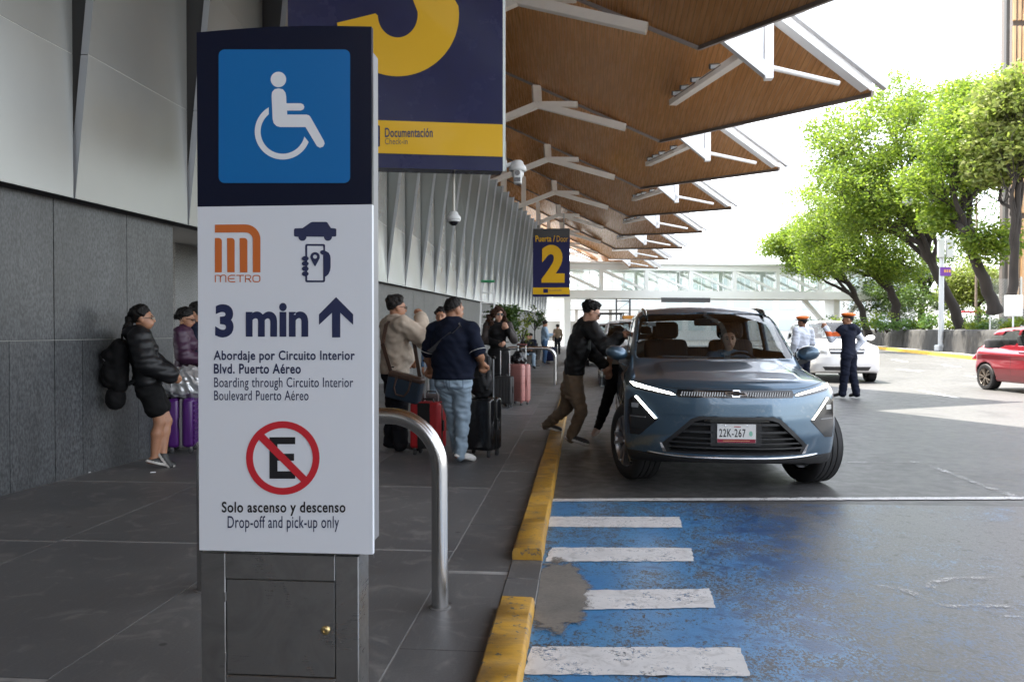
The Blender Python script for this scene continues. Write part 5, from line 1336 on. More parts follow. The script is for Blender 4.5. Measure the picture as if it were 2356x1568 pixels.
for s_ in (-1, 1):
    b = MB(); b.tube([(s_*.635, 2.02, 1.575), (s_*.64, 2.16, 1.625), (s_*.645, 2.5, 1.655), (s_*.635, 3.4, 1.655), (s_*.60, 3.9, 1.60)], [.012, .02, .022, .022, .012], 8); b.build('roof_rail', glossbk, car1, smooth=50)
    b = MB(); a = Vector((s_*.18+.10, 1.10, 1.155)); e = Vector((s_*.30-.22, 1.16, 1.165)); b.bar(a, e, .02, .015); b.build('wiper', darkpl, car1)
    # door handle and door gap lines
    decal(suv, car1, [(2.36, 1.02), (2.56, 1.03), (2.56, 1.06), (2.36, 1.05)], paint_b, 'door_handle', .03, .03, 'x', (s_*1.3, s_*.4), .03)
    decal(suv, car1, [(1.55, .42), (1.556, .42), (1.575, 1.08), (1.565, 1.08)], darkpl, 'door_gap', .001, .006, 'x', (s_*1.3, s_*.4), .04)
decal(suv, car1, [(-.62, 1.475), (-.54, 1.475), (-.545, 1.515), (-.62, 1.515)], mat('pale sticker', (.55, .62, .64), .5), 'windscreen_sticker', -.011, .002, 'y', (.9, 2.3))
# ---- white van
paint_w = mat('white car paint', (.74, .74, .73), .3, coat=.8); paint_r = mat('red car paint', (.20, .010, .018), .3, coat=.9, metal=.2)
van = Car(L=4.8, w=.93, zb=.24, ztop=1.80, R=.35, arch=.04, axles=(.92, 3.80), nose=.28, npow=3.2, tail=.2, kf=.14, hdrop=.10, crease=.0, wcur=.18, gx=.82, gt=.24,
    side=[(.2, .05), (.4, .01), (.6, .0), (.9, .01), (1.1, .05), (1.3, .1)], taper=[(0, .04), (.5, 0), (4.3, 0), (4.8, .05)], gtaper=[(0, 0), (3.4, 0), (4.7, .08)],
    front=[(.2, .10), (.35, .02), (.5, .0), (.7, .02), (.9, .06), (1.05, .16)], rear=[(.2, .1), (.4, .0), (1.1, .04)], hood=[(0, .98), (.2, 1.04), (.8, 1.10), (1.2, 1.14), (2.5, 1.15), (4.8, 1.18)],
    ws=(1.05, 1.14, 1.80, 1.66), roof=[(1.3, 1.66), (1.9, 1.69), (2.6, 1.72), (4.0, 1.71), (4.8, 1.66)], rw=(4.72, 1.15, 4.50, 1.66),
    winF=[(0, 1.18), (.72, 1.18), (.62, 1.60), (0, 1.64)], winR=[(0, 1.22), (.62, 1.22), (.56, 1.58), (0, 1.6)],
    winS=[[(1.65, 1.22), (2.65, 1.22), (2.65, 1.58), (2.1, 1.58)], [(2.75, 1.22), (3.7, 1.23), (3.68, 1.58), (2.75, 1.58)]], cuts=[])
pv = gz(1997, 873)
car2 = build_car(van, 'white_van', (7.10, 22.0, -.02), R(-4), paint_w, .032, 'white family van stopped behind the two orange capped officers')
def front_kit(c, root, cross=True):
    decal(c, root, [(-.42, .78), (.42, .78), (.47, .93), (-.47, .93)], darkpl, 'grille', .004, .02, r=.05)
    if cross:
        decal(c, root, [(-.43, .845), (.43, .845), (.43, .872), (-.43, .872)], chrome, 'grille_bar', .014, .02, r=.05)
        decal(c, root, [(-.03, .78), (.03, .78), (.035, .93), (-.035, .93)], chrome, 'grille_bar', .018, .02, r=.05)
    decal(c, root, [(-.17, .50), (.17, .50), (.17, .64), (-.17, .64)], plm, 'number_plate', .01, .01, r=.08)
    py_ = float(c.root(np.array([0.]), np.array([.57]), 'y', -.3, .6)[0])-.017
    fit(root, 'MXT-38', -.14, .14, .60, .535, navy_ink, 'plate_number', lambda x, z, d: Vector((x, py_, z)), .001, .01)
    decal(c, root, [(-.55, .34), (.55, .34), (.62, .44), (-.62, .44)], darkpl, 'lower_intake', .004, .015, r=.06)
    for s_ in (1, -1):
        decal(c, root, [(s_*x, z) for x, z in [(.52, .80), (.82, .82), (.84, .96), (.60, .95), (.50, .88)]][::s_], mat('clear headlamp', (.55, .57, .58), .12, metal=.6), 'headlamp', .006, .02, r=.05)
front_kit(van, car2); door_mirror(car2, van, paint_w, 1.45, 1.2, .86)
# ---- red hatchback
hat = Car(L=3.95, w=.86, zb=.22, ztop=1.60, R=.31, arch=.045, axles=(.80, 3.28), nose=.32, npow=2.6, tail=.28, kf=.14, hdrop=.10, crease=.0, wcur=.16, gx=.74, gt=.30,
    side=[(.2, .06), (.4, .02), (.55, .0), (.72, .022), (.86, .0), (1.0, .05), (1.2, .1)], taper=[(0, .05), (.5, 0), (3.4, 0), (3.95, .06)], gtaper=[(0, 0), (2.6, 0), (3.8, .12)],
    front=[(.2, .10), (.35, .02), (.5, .0), (.7, .03), (.9, .12)], rear=[(.2, .1), (.45, .0), (.9, .05), (1.2, .12)], hood=[(0, .82), (.2, .88), (.9, .97), (1.3, .99), (2.3, 1.0), (3.95, 1.06)],
    ws=(.98, .99, 1.78, 1.46), roof=[(1.3, 1.44), (1.9, 1.50), (2.4, 1.53), (3.2, 1.49), (3.95, 1.38)], rw=(3.84, 1.02, 3.36, 1.48),
    winF=[(0, 1.02), (.66, 1.02), (.54, 1.40), (0, 1.44)], winR=[(0, 1.08), (.52, 1.08), (.46, 1.38), (0, 1.40)],
    winS=[[(1.50, 1.05), (2.34, 1.07), (2.34, 1.42), (2.02, 1.41), (1.85, 1.35)], [(2.42, 1.07), (3.08, 1.10), (2.95, 1.38), (2.42, 1.42)]], cuts=[])
rw_ = gz(2275, 894); ang = math.atan2(-.36, 2.40)    # local -y (front) points at the viewer
rzr = R(8.5)
off_ = Matrix.Rotation(rzr, 3, 'Z') @ Vector((-.74, 3.28, 0))
car3 = build_car(hat, 'red_hatchback', (rw_.x-off_.x, rw_.y-off_.y, -.02), rzr, paint_r, .026, 'glossy red hatchback cut by the right edge of the photo', rimm=mat('bronze alloy', (.30, .26, .22), .35, metal=.8))
door_mirror(car3, hat, paint_r, 1.45, 1.05, .80)
decal(hat, car3, [(1.98, .90), (2.16, .905), (2.16, .93), (1.98, .925)], paint_r, 'door_handle', .03, .03, 'x', (-1.3, -.4), .03)
decal(hat, car3, [(3.70, .86), (3.92, .92), (3.88, 1.06), (3.70, 1.02)], mat('red tail lamp', (.45, .01, .015), .15), 'tail_lamp', .006, .02, 'x', (-1.3, -.2), .04)
decal(hat, car3, [(2.38, .40), (2.386, .40), (2.396, 1.02), (2.386, 1.02)], darkpl, 'door_gap', .001, .006, 'x', (-1.3, -.4), .04)
front_kit(hat, car3, False)
# ---- cars queued behind, seen between the man and the SUV
car4 = copy_tree(car2); car4.name = 'white_taxi'; car4.location = (1.35, 19.6, -.02); car4.rotation_euler.z = R(-1)
tag(car4, 'white taxi queued behind the blue SUV, half hidden by the man', 'car')
car5 = copy_tree(car2); car5.name = 'white_pickup'; car5.location = (1.0, 31, -.02); car5.rotation_euler.z = 0
tag(car5, 'white pickup with a roof ladder rack farther down the kerb', 'truck')
b = MB()
for y in (1.9, 3.2, 4.5): b.bar((-.75, y, 2.12), (.75, y, 2.12), .05, .05); [b.bar((sx, y, 1.62), (sx, y, 2.12), .05, .05) for sx in (-.72, .72)]
for sx in (-.72, .72): b.bar((sx, 1.9, 2.12), (sx, 4.5, 2.12), .05, .05)
b.build('ladder_rack', stl, car5)
b = MB(); b.rbox((-.1, 2.4, 1.77), (.34, .14, .10), .03, 1); b.build('taxi_light', mat('amber roof lamp', (.6, .25, .03), .4), car4)
car6 = copy_tree(car3); car6.name = 'grey_car'; car6.location = (2.1, 44, -.02); car6.rotation_euler.z = 0; tag(car6, 'small dark red car far down the terminal kerb', 'car')
# ============================================================ PEOPLE
class Soft:
    """smooth union of tapered capsules and ellipsoids, evaluated locally"""
    def __init__(s, k=.03): s.p = []; s.k = k
    def cap(s, a, b, ra, rb=None, fl=1.): s.p.append(('c', np.array(a, float), np.array(b, float), ra, ra if rb is None else rb, fl)); return s
    def chain(s, pts, rr, fl=1.):
        for i in range(len(pts)-1): s.cap(pts[i], pts[i+1], rr[i], rr[i+1], fl)
        return s
    def ell(s, c, r, M=None): s.p.append(('e', np.array(c, float), np.array(r, float), np.eye(3) if M is None else np.array(M))); return s
    def one(s, q, X, Y, Z):
        if q[0] == 'c':
            _, a, b, ra, rb, fl = q; d = b-a; L2 = max((d*d).sum(), 1e-9)
            t = np.clip(((X-a[0])*d[0]+(Y-a[1])*d[1]+(Z-a[2])*d[2])/L2, 0, 1)
            return np.sqrt((X-a[0]-t*d[0])**2+((Y-a[1]-t*d[1])/fl)**2+(Z-a[2]-t*d[2])**2)-(ra+t*(rb-ra))
        _, c, r, M = q; x, y, z = X-c[0], Y-c[1], Z-c[2]
        u = (M[0][0]*x+M[1][0]*y+M[2][0]*z)/r[0]; v = (M[0][1]*x+M[1][1]*y+M[2][1]*z)/r[1]; w = (M[0][2]*x+M[1][2]*y+M[2][2]*z)/r[2]
        k0 = np.sqrt(u*u+v*v+w*w); k1 = np.sqrt((u/r[0])**2+(v/r[1])**2+(w/r[2])**2)
        return k0*(k0-1)/np.maximum(k1, 1e-6)
    def box(s, q):
        if q[0] == 'c': m = max(q[3], q[4]); return np.minimum(q[1], q[2])-m, np.maximum(q[1], q[2])+m
        m = q[2].max(); return q[1]-m, q[1]+m
    def mesh(s, h, extra=None, smooth=1):
        bx = [s.box(q) for q in s.p]; lo = np.min([b[0] for b in bx], 0)-.03; hi = np.max([b[1] for b in bx], 0)+.03
        ax = [np.arange(lo[i], hi[i]+h, h) for i in range(3)]; F_ = np.full([len(a) for a in ax], .08, np.float32); mg = .05+s.k
        for q, (bl, bh) in zip(s.p, bx):
            sl = []
            for i in range(3):
                i0 = max(0, int((bl[i]-mg-lo[i])/h)); i1 = min(len(ax[i]), int((bh[i]+mg-lo[i])/h)+2); sl.append(slice(i0, i1))
            X, Y, Z = ax[0][sl[0]][:, None, None], ax[1][sl[1]][None, :, None], ax[2][sl[2]][None, None, :]
            F_[tuple(sl)] = smin(F_[tuple(sl)], s.one(q, X, Y, Z).astype(np.float32), s.k)
        if extra: F_ = extra(F_, ax[0][:, None, None], ax[1][None, :, None], ax[2][None, None, :]).astype(np.float32)
        F_[[0, -1]] = .1; F_[:, [0, -1]] = .1; F_[:, :, [0, -1]] = .1
        P, Q = surface_nets(F_, lo, h)
        for _ in range(smooth):
            A = np.zeros_like(P); n = np.zeros(len(P))
            for a, b in ((0, 1), (1, 2), (2, 3), (3, 0)):
                np.add.at(A, Q[:, a], P[Q[:, b]]); np.add.at(n, Q[:, a], 1); np.add.at(A, Q[:, b], P[Q[:, a]]); np.add.at(n, Q[:, b], 1)
            P = P*.45+.55*A/np.maximum(n, 1)[:, None]
        return P, Q
def wrinkle(X, Y, Z, a):
    return 1.25*a*(.30*np.sin(83*Z+37*X+2.5*np.sin(31*X-27*Y))+np.sin(34*Z+11*X+3.5*np.sin(14*X+9*Y))*.5+.45*np.sin(23*Z-31*Y+4*np.sin(19*Z+6*X))+.35*np.sin(41*X+17*Z+3*np.sin(21*Y)))
def V3(*a): return np.array(a, float)
SKIN = {'light': (.50, .28, .19), 'tan': (.36, .18, .105), 'brown': (.24, .115, .062)}
def skin(k):
    m = mat('skin '+k, SKIN[k], .5, var=.08, vs=30); m.node_tree.nodes['Principled BSDF'].inputs['Subsurface Weight'].default_value = .12
    m.node_tree.nodes['Principled BSDF'].inputs['Subsurface Radius'].default_value = (.02, .008, .004); return m
lipm = mat('lips', (.32, .10, .08), .45); eyem = mat('dark eye', (.012, .010, .010), .25); browm = mat('eyebrow', (.02, .014, .010), .7)
def cloth(name, c, rough=.85, **k): return mat(name, c, rough, var=k.pop('var', .12), vs=k.pop('vs', 14), bump=k.pop('bump', .15), bs=k.pop('bs', 160), sheen=k.pop('sheen', .05), **k)
def hand(S, w, d, n, side, curl=.5, s=1.):
    """five fingered hand at wrist w, along d, palm facing n"""
    d = d/np.linalg.norm(d); n = n-d*(n@d); n = n/np.linalg.norm(n); t = np.cross(d, n)*side
    S.cap(w, w+d*.075*s, .026*s, .034*s); S.cap(w+d*.045*s-t*.018, w+d*.085*s-t*.024, .020*s, .016*s); S.cap(w+d*.045*s+t*.018, w+d*.085*s+t*.024, .020*s, .016*s)
    for i, L in enumerate((.074, .084, .078, .060)):
        b = w+d*(.088-.004*abs(i-1.5))*s+t*(-.030+.020*i)*s; ang = 0.; p = b
        for k, fr in enumerate((.45, .32, .23)):
            ang += curl*(.7 if k == 0 else .9); v = d*math.cos(ang)+n*math.sin(ang); q = p+v*L*fr*s; S.cap(p, q, (.0105-.001*k)*s, (.0095-.001*k)*s); p = q
    b = w+d*.028*s-t*.030*s; q = b+(d*.55-t*.62+n*.45)*.045*s; S.cap(b, q, .014*s, .0115*s); S.cap(q, q+(d*.75-t*.12+n*.45*curl)*.040*s, .0115*s, .0095*s)
def rotm(yaw=0., pitch=0., roll=0.):
    return np.array(Matrix.Rotation(R(yaw), 3, 'Z') @ Matrix.Rotation(R(pitch), 3, 'X') @ Matrix.Rotation(R(roll), 3, 'Y'))
class Person:
    def __init__(s, label, loc, rz, H=1.75, sk='tan', J=None, build=1., belly=0., head=(0, 0, 0), curl=.5, palms=None, female=False, group=None, hsz=1., bare=False):
        s.bare = bare; s.skn = sk; s.root = empty('person', loc, R(rz), label=label, cat='person', group=group); s.s = H/1.75; s.sk = skin(sk); s.bw = build; s.belly = belly; s.fem = female
        j = dict(pel=(0, 0, .95), wai=(0, .005, 1.10), che=(0, .005, 1.32), nek=(0, 0, 1.46), hed=(0, .025, 1.63),
                 shR=(.185, -.01, 1.425), shL=(-.185, -.01, 1.425), elR=(.245, -.03, 1.15), elL=(-.245, -.03, 1.15), wrR=(.25, .06, .91), wrL=(-.25, .06, .91),
                 hiR=(.092, 0, .92), hiL=(-.092, 0, .92), knR=(.10, .02, .50), knL=(-.10, .02, .50), anR=(.105, -.02, .085), anL=(-.105, -.02, .085), toR=(.125, .16, .03), toL=(-.125, .16, .03))
        j.update(J or {}); s.J = {k: V3(*v) for k, v in j.items()}; s.HM = rotm(*head); s.curl = curl; s.palms = palms or {}; s.hsz = hsz
        s.body()
    def out(s, name, PQ, m, smooth=60, mi=None):
        P, Q = PQ; me = np_mesh(name, P*s.s, Q)
        if mi is not None: me.polygons.foreach_set('material_index', mi.astype(np.int32))
        return mesh_obj(name, me, m, s.root, smooth=180)
    def hp(s, p): return s.J['hed']+s.HM @ (np.array(p, float)*s.hsz)
    def torso(s, S, inf, hem=None):
        J = s.J; w = s.bw; f = .66+.10*(w-1)+.25*s.belly
        hw = .150 if not s.fem else .152; ww = .135 if not s.fem else .118; cw = .160 if not s.fem else .145
        S.chain([J['pel'], J['wai'], J['che']], [hw*w+inf, (ww+s.belly*.04)*w+inf, cw*w+inf], f)
        up = J['nek']-J['che']; S.cap(J['che'], J['che']+up*.45, cw*w+inf, .12*w+inf, f)
        S.cap(J['shL']*.62+J['nek']*.38+V3(0, 0, -.03), J['shR']*.62+J['nek']*.38+V3(0, 0, -.03), .062+inf, None)
        S.cap(J['shL'], J['nek']+V3(-.02, 0, -.02), .052+inf, .05+inf); S.cap(J['shR'], J['nek']+V3(.02, 0, -.02), .052+inf, .05+inf)
        if s.belly: fw = V3(0, 1, 0); S.ell((J['pel']+J['wai'])/2+fw*.03+V3(0, 0, .05), (.165*w+inf, .14*w+inf, .16))
        if s.fem:
            for x in (-.065, .065): S.ell(J['che']+V3(x, .080, -.03), (.060+inf, .050+inf, .058+inf))
    def body(s):
        S = Soft(.025); J = s.J; s.torso(S, -.02)
        S.cap(J['nek']-V3(0, 0, .04), s.hp((0, -.02, -.06)), .058*(.9 if s.fem else 1)*(.5+.5*s.bw), .054*(.88 if s.fem else 1)*(.5+.5*s.bw))
        for e in 'RL':
            sg = 1 if e == 'R' else -1; a, b, c = J['sh'+e], J['el'+e], J['wr'+e]; g = .5+.5*s.bw
            S.cap(a, b, .050*g, .039*g); S.cap(b, b+(c-b)*.35, .039*g, .039*g); S.cap(b+(c-b)*.35, c, .039*g, .026)
            n = V3(*s.palms.get(e, (-sg, 0, 0))); hand(S, c, c-b, n, sg, s.palms.get(e+'c', s.curl))
            h, k, an, to = J['hi'+e], J['kn'+e], J['an'+e], J['to'+e]
            lg = 1. if s.bare else .80; S.cap(h, k, .088*g*lg, .054*g*lg); cal = k+(an-k)*.30; bk = V3(0, -.012, 0); S.cap(k, cal+bk, .052*g*lg, .056*g*lg); S.cap(cal+bk, an, .056*g*lg, .036); S.cap(an, to, .036, .026); S.cap(an, an+(an-to)*.25-V3(0, 0, .02), .034, .03)
        M = s.HM; z = s.hsz; E = lambda c, r: S.ell(s.hp(c), np.array(r)*z, M)
        E((0, -.014, .028), (.077, .096, .093)); E((0, .026, -.028), (.061, .066, .086)); E((0, .052, -.086), (.034, .030, .026))
        for x in (-.034, .034): E((x, .035, -.05), (.03, .04, .05))
        k0 = S.k; S.cap(s.hp((0, .086, .006)), s.hp((0, .110, -.030)), .0095*z, .0145*z); S.cap(s.hp((-.036, .076, .022)), s.hp((.036, .076, .022)), .015*z, .015*z)
        S.cap(s.hp((-.016, .086, -.062)), s.hp((.016, .086, -.062)), .011*z, .011*z)
        for x in (-1, 1): E((x*.079, -.008, -.010), (.011, .020, .031))
        P, Q = S.mesh(.0085, None, 1)
        C_ = P[Q].mean(1); q = ((C_-s.J['hed'])/z) @ M; mi = np.zeros(len(Q), int)
        for x in (-.031, .031):
            mi[(((q-V3(x, .088, .001))/V3(.015, .03, .008))**2).sum(1) < 1] = 2; mi[(((q-V3(x, .088, .024))/V3(.021, .03, .006))**2).sum(1) < 1] = 3
        mi[(((q-V3(0, .095, -.062))/V3(.024, .03, .009))**2).sum(1) < 1] = 1
        if getattr(s, 'stub', False): pass
        s.out('body', (P, Q), [s.sk, lipm, eyem, browm], mi=mi)
    def top(s, m, sleeve=1., hem=.0, inf=.012, amp=.004, name='jacket', puff=0., hood=False, collar=False, k=.035, flare=0., split=None, m2=None, arminf=0., h=.0115, zfn=None):
        """hem = z of the lower edge; sleeve 0..1 of arm length"""
        S = Soft(k); J = s.J; s.torso(S, inf)
        for e in 'RL':
            a, b, c = J['sh'+e], J['el'+e], J['wr'+e]; ai = inf+arminf
            if sleeve <= .5: S.cap(a, a+(b-a)*sleeve*2, .060+ai, .058+ai*1.3)
            else: S.cap(a, b, .056+ai, .048+ai); S.cap(b, b+(c-b)*(sleeve-.5)*2, .048+ai, .036+ai)
        if hem < s.J['pel'][2]-.03:
            p = J['pel'].copy(); e_ = p.copy(); e_[2] = hem+.0; S.cap(p, e_, .150*s.bw+inf, .150*s.bw+inf+flare, .70+.2*s.belly)
        if collar: S.cap(J['nek']+V3(0, -.015, -.02), J['nek']+V3(0, -.005, .045), .074, .070)
        if hood: S.ell(J['nek']+V3(0, -.085, .015), (.135, .085, .075)); S.cap(J['nek']+V3(-.07, .02, 0), J['nek']+V3(.07, .02, 0), .06, .06)
        def ex(F_, X, Y, Z):
            F_ = F_+wrinkle(X, Y, Z, amp)
            if puff: F_ = F_-puff*(np.abs(np.sin(math.pi*(Z+.12*np.abs(X))/.085))-.6)
            return np.maximum(F_, hem-Z)
        PQ = S.mesh(h, ex, 1); mi = None; mm = m
        if split is not None: C_ = PQ[0][PQ[1]].mean(1); mi = split(C_).astype(int); mm = [m]+(m2 if isinstance(m2, list) else [m2])
        return s.out(name, PQ, mm, mi=mi)
    def trousers(s, m, length=1., inf=.016, amp=.005, name='trousers', loose=.0, waist=1.02, skirt=None, split=None):
        S = Soft(.03); J = s.J; f = .70+.2*s.belly
        S.cap(J['pel']+V3(0, 0, .06), J['pel']-V3(0, 0, .02), .150*s.bw+inf, .152*s.bw+inf, f)
        g = .5+.5*s.bw
        for e in 'RL':
            h, k, an = J['hi'+e], J['kn'+e], J['an'+e]; S.cap(J['pel']+(h-J['pel'])*.6-V3(0, .03, .02), h-V3(0, .02, .08), .085*g+inf, .085*g+inf)
            if length < .5: S.cap(h, h+(k-h)*length*2, .092*g+inf, .078*g+inf+loose)
            else: S.cap(h, k, .092*g+inf, .062*g+inf+loose*.6); S.cap(k, k+(an-k)*(length-.5)*2, .062*g+inf+loose*.6, .046*g+inf+loose)
        if skirt is not None:
            p = J['pel']; e_ = V3(p[0], p[1], skirt[0]); S.cap(p, e_, .15*s.bw+inf, skirt[1], .8)
        def ex(F_, X, Y, Z):
            F_ = F_+wrinkle(X*.9, Y, Z*1.15, amp); return np.maximum(F_, Z-waist) if skirt is None else np.maximum(np.maximum(F_, Z-waist), skirt[0]-Z)
        PQ = S.mesh(.0115 if split is None else .009, ex, 1); mi = None if split is None else split(PQ[0][PQ[1]].mean(1)).astype(int)
        return s.out(name, PQ, m, mi=mi)
    def shoes(s, m, sole, name='shoe', st=.028):
        for e in 'RL':
            an, to = s.J['an'+e], s.J['to'+e]; d = to-an; dl = np.linalg.norm(d); d = d/dl; S = Soft(.03)
            up = V3(0, 0, 1)-d*d[2]; up /= np.linalg.norm(up); flat_ = to[2] < .06 and an[2] < .13
            heel = an-d*.045-up*.035; S.cap(an-up*.005, an-up*.03, .046, .046); S.cap(heel, an+d*.07-up*.038, .040, .043); S.cap(an+d*.07-up*.036, to+d*.01, .043, .033); S.cap(an+d*.02, to-d*.03+up*.01, .040, .030)
            base = (to if flat_ else to)-up*.030
            def ex(F_, X, Y, Z): return np.maximum(F_, -((X-base[0])*up[0]+(Y-base[1])*up[1]+(Z-base[2])*up[2]))
            P, Q = S.mesh(.009, ex, 0); C_ = P[Q].mean(1); mi = (((C_-base) @ up) < st).astype(int)
            s.out(name, (P, Q), [m, sole], mi=mi)
    def hair(s, m, style='short', amp=.004, h=.009):
        S = Soft(.03); M = s.HM; z = s.hsz; E = lambda c, r: S.ell(s.hp(c), np.array(r)*z, M); th = {'short': .011, 'buzz': .005, 'long': .022, 'tail': .014, 'curly': .03, 'bun': .012}[style]
        E((0, -.016, .030), (.077+th, .096+th, .093+th))
        if style in ('short', 'tail', 'bun'):
            rg = np.random.default_rng(int(abs(s.root.location.x)*100)+5)
            for _ in range(70):
                d = rg.normal(size=3); d /= np.linalg.norm(d); d[2] = abs(d[2])*.9+.05
                if d[1] > .40 and d[2] < .85: continue
                E(V3(0, -.016, .030)+d*V3(.077+th, .096+th, .093+th)*.97, (.016+.008*rg.random(), .018, .012+.006*rg.random()))
            if style == 'short': E((.008, .022, .108), (.050, .050, .022))
        def ex(F_, X, Y, Z):
            q0 = X-s.J['hed'][0]; q1 = Y-s.J['hed'][1]; q2 = Z-s.J['hed'][2]
            y = (M[0][1]*q0+M[1][1]*q1+M[2][1]*q2)/z; w = (M[0][2]*q0+M[1][2]*q1+M[2][2]*q2)/z
            q = (M[0][0]*q0+M[1][0]*q1+M[2][0]*q2)/z
            cut = np.where(y > .0, 1.15*y-w-.012, .62*y-w-.012+np.clip((.05-np.abs(q))*.3, 0, .012)*0)*.7 if style != 'curly' else (1.25*y-w-.02)*.62
            side = np.maximum(np.abs(y-.004)-.016, np.abs(w+.03)-.05)          # sideburns
            if style == 'short': cut = np.minimum(cut, side)
            if style in ('short', 'buzz'): cut = np.maximum(cut, -.088-w)
            cut = cut+.004*np.sin(90*q0+60*q1)
            F_ = F_+np.clip(th+cut*.30, 0, th)*.9 if style != 'curly' else F_
            F_ = np.maximum(F_, np.where(w > -.12 if style in ('tail', 'bun') else (w > -.30), cut, F_*0-1) if style != 'curly' else np.maximum(F_, np.where(w > -.12, cut, -1)))
            return F_+wrinkle(X*3, Y*3, Z*2.2, amp)
        P, Q = S.mesh(h*.85, ex, 0); mi = None; mm = m
        if style in ('short', 'buzz'):      # faded edge
            q = ((P[Q].mean(1)-s.J['hed'])/z) @ M; y, w = q[:, 1], q[:, 2]; cut = np.where(y > 0, 1.15*y-w-.012, .62*y-w-.012)*.7; cut = np.maximum(cut, -.088-w)
            lim = .034 if style == 'buzz' else .012; mi = ((cut > -lim) & (y < .055)).astype(int)+((cut > -lim*.45) & (y < .055)).astype(int)
            bc = SKIN[s.skn]; mm = [m, mat('faded hair '+s.skn, tuple(.30*v for v in bc), .75, var=.3, vs=90), mat('shaved hair '+s.skn, tuple(.55*v for v in bc), .7, var=.2, vs=90)]
        o = s.out('hair', (P, Q), mm, mi=mi)
        if style in ('tail', 'bun', 'long', 'curly'):
            S = Soft(.03); E = lambda c, r: S.ell(s.hp(c), np.array(r)*z, M)
            if style == 'tail': E((0, -.125, .0), (.045, .045, .045)); S.chain([s.hp((0, -.125, -.01)), s.hp((0, -.15, -.10)), s.hp((0, -.13, -.22))], [.04, .045, .018])
            if style == 'bun': E((0, -.125, -.005), (.045, .038, .042))
            if style == 'curly':
                rng = np.random.default_rng(3)
                for k in range(60):
                    t = rng.uniform(-2.5, 2.5); v = rng.uniform(-.27, .09); rr = .105+.05*(v < -.03)+rng.uniform(-.015, .02)
                    if abs(t) < .75 and v < .06: continue
                    p = (math.sin(t)*rr, math.cos(t)*rr*.85-.03, v); 
                    if p[1] > .05: continue
                    E(p, (.032, .032, .040))
            P, Q = S.mesh(h, lambda F_, X, Y, Z: F_+wrinkle(X*4, Y*4, Z*3, amp*1.6), 0); mesh_obj('hair_lock', np_mesh('hair_lock', P*s.s, Q), m, o, smooth=180)
        return o
    def glasses(s, m, lens=None, big=1.):
        b = MB(); L = MB()
        for x in (-.033, .033):
            pts = [Vector(s.hp((x+.024*big*math.cos(t), .104-.01*abs(math.cos(t))*0, .0+.018*big*math.sin(t)))) for t in (2*math.pi*k/14 for k in range(14))]
            b.tube(pts, .0026, 5, closed=True); L.add(pts, [tuple(range(14))])
            sg = 1 if x > 0 else -1; b.tube([s.hp((sg*.058, .10, .006)), s.hp((sg*.082, .06, .006)), s.hp((sg*.086, -.01, .004))], .003, 5)
        b.tube([s.hp((-.01, .107, .004)), s.hp((.01, .107, .004))], .003, 5)
        for B_, mm, nm in ((b, m, 'glasses'), (L, lens or glass('spectacle lens', (.9, .92, .93), .02, .08), 'lens')):
            B_.v = [tuple(Vector(v)*s.s) for v in B_.v]
            o = B_.build(nm, mm, s.root if nm == 'glasses' else s._g, smooth=50)
            if nm == 'glasses': s._g = o
    def strap(s, pts, w, m, name='strap', th=.006):
        b = MB(); pts = [Vector(p)*s.s for p in pts]
        for p, q in zip(pts[:-1], pts[1:]): b.bar(p, q, w, th, up=(q-p).orthogonal())
        return b.build(name, m, s.root)
    def wl(s, p):   # world point -> local unscaled
        M = Matrix.Rotation(-s.root.rotation_euler.z, 3, 'Z'); return tuple((M @ (Vector(p)-Vector(s.root.location)))/s.s)
def to_local(loc, rz, H, p):
    M = Matrix.Rotation(-R(rz), 3, 'Z'); return tuple((M @ (Vector(p)-Vector(loc)))/(H/1.75))

hb = mat('black hair', (.0045, .0035, .003), .6, var=.4, vs=70, bump=.9, bs=120, spec=.25, stretch=(1, 1, .3)); hd = mat('dark grey hair', (.014, .012, .011), .65, var=.6, vs=90, bump=.9, bs=120, spec=.25, stretch=(1, 1, .3)); hc = mat('brown curly hair', (.045, .020, .011), .6, var=.6, vs=50, bump=1., bs=70, spec=.3)
blk = cloth('black cloth', (.006, .006, .0065), spec=.2, sheen=0); blknyl = mat('black quilted nylon', (.006, .0065, .008), .5, var=.1, vs=9, spec=.35); nvy = cloth('navy cotton', (.005, .008, .020), spec=.2, sheen=0); beige = cloth('beige jacket cloth', (.42, .345, .27), bump=.2)
jean = cloth('light blue denim', (.24, .315, .385), var=.22, vs=6, bump=.3, bs=220); khaki = cloth('khaki cotton', (.15, .105, .065)); purp = mat('plum quilted nylon', (.045, .015, .040), .5, var=.12, vs=9); dkt = cloth('dark trouser cloth', (.006, .0065, .009), spec=.2, sheen=0)
wshoe = mat('white shoe', (.62, .62, .60), .5); bshoe = mat('black shoe', (.012, .012, .012), .45); wsole = mat('white sole', (.55, .53, .50), .6, var=.15, vs=20); bsole = mat('black sole', (.02, .018, .017), .7)
gold = mat('thin metal frame', (.5, .45, .38), .3, metal=.8); blkfr = mat('black frame', (.01, .01, .01), .3); shade = mat('dark lens', (.006, .006, .007), .06)

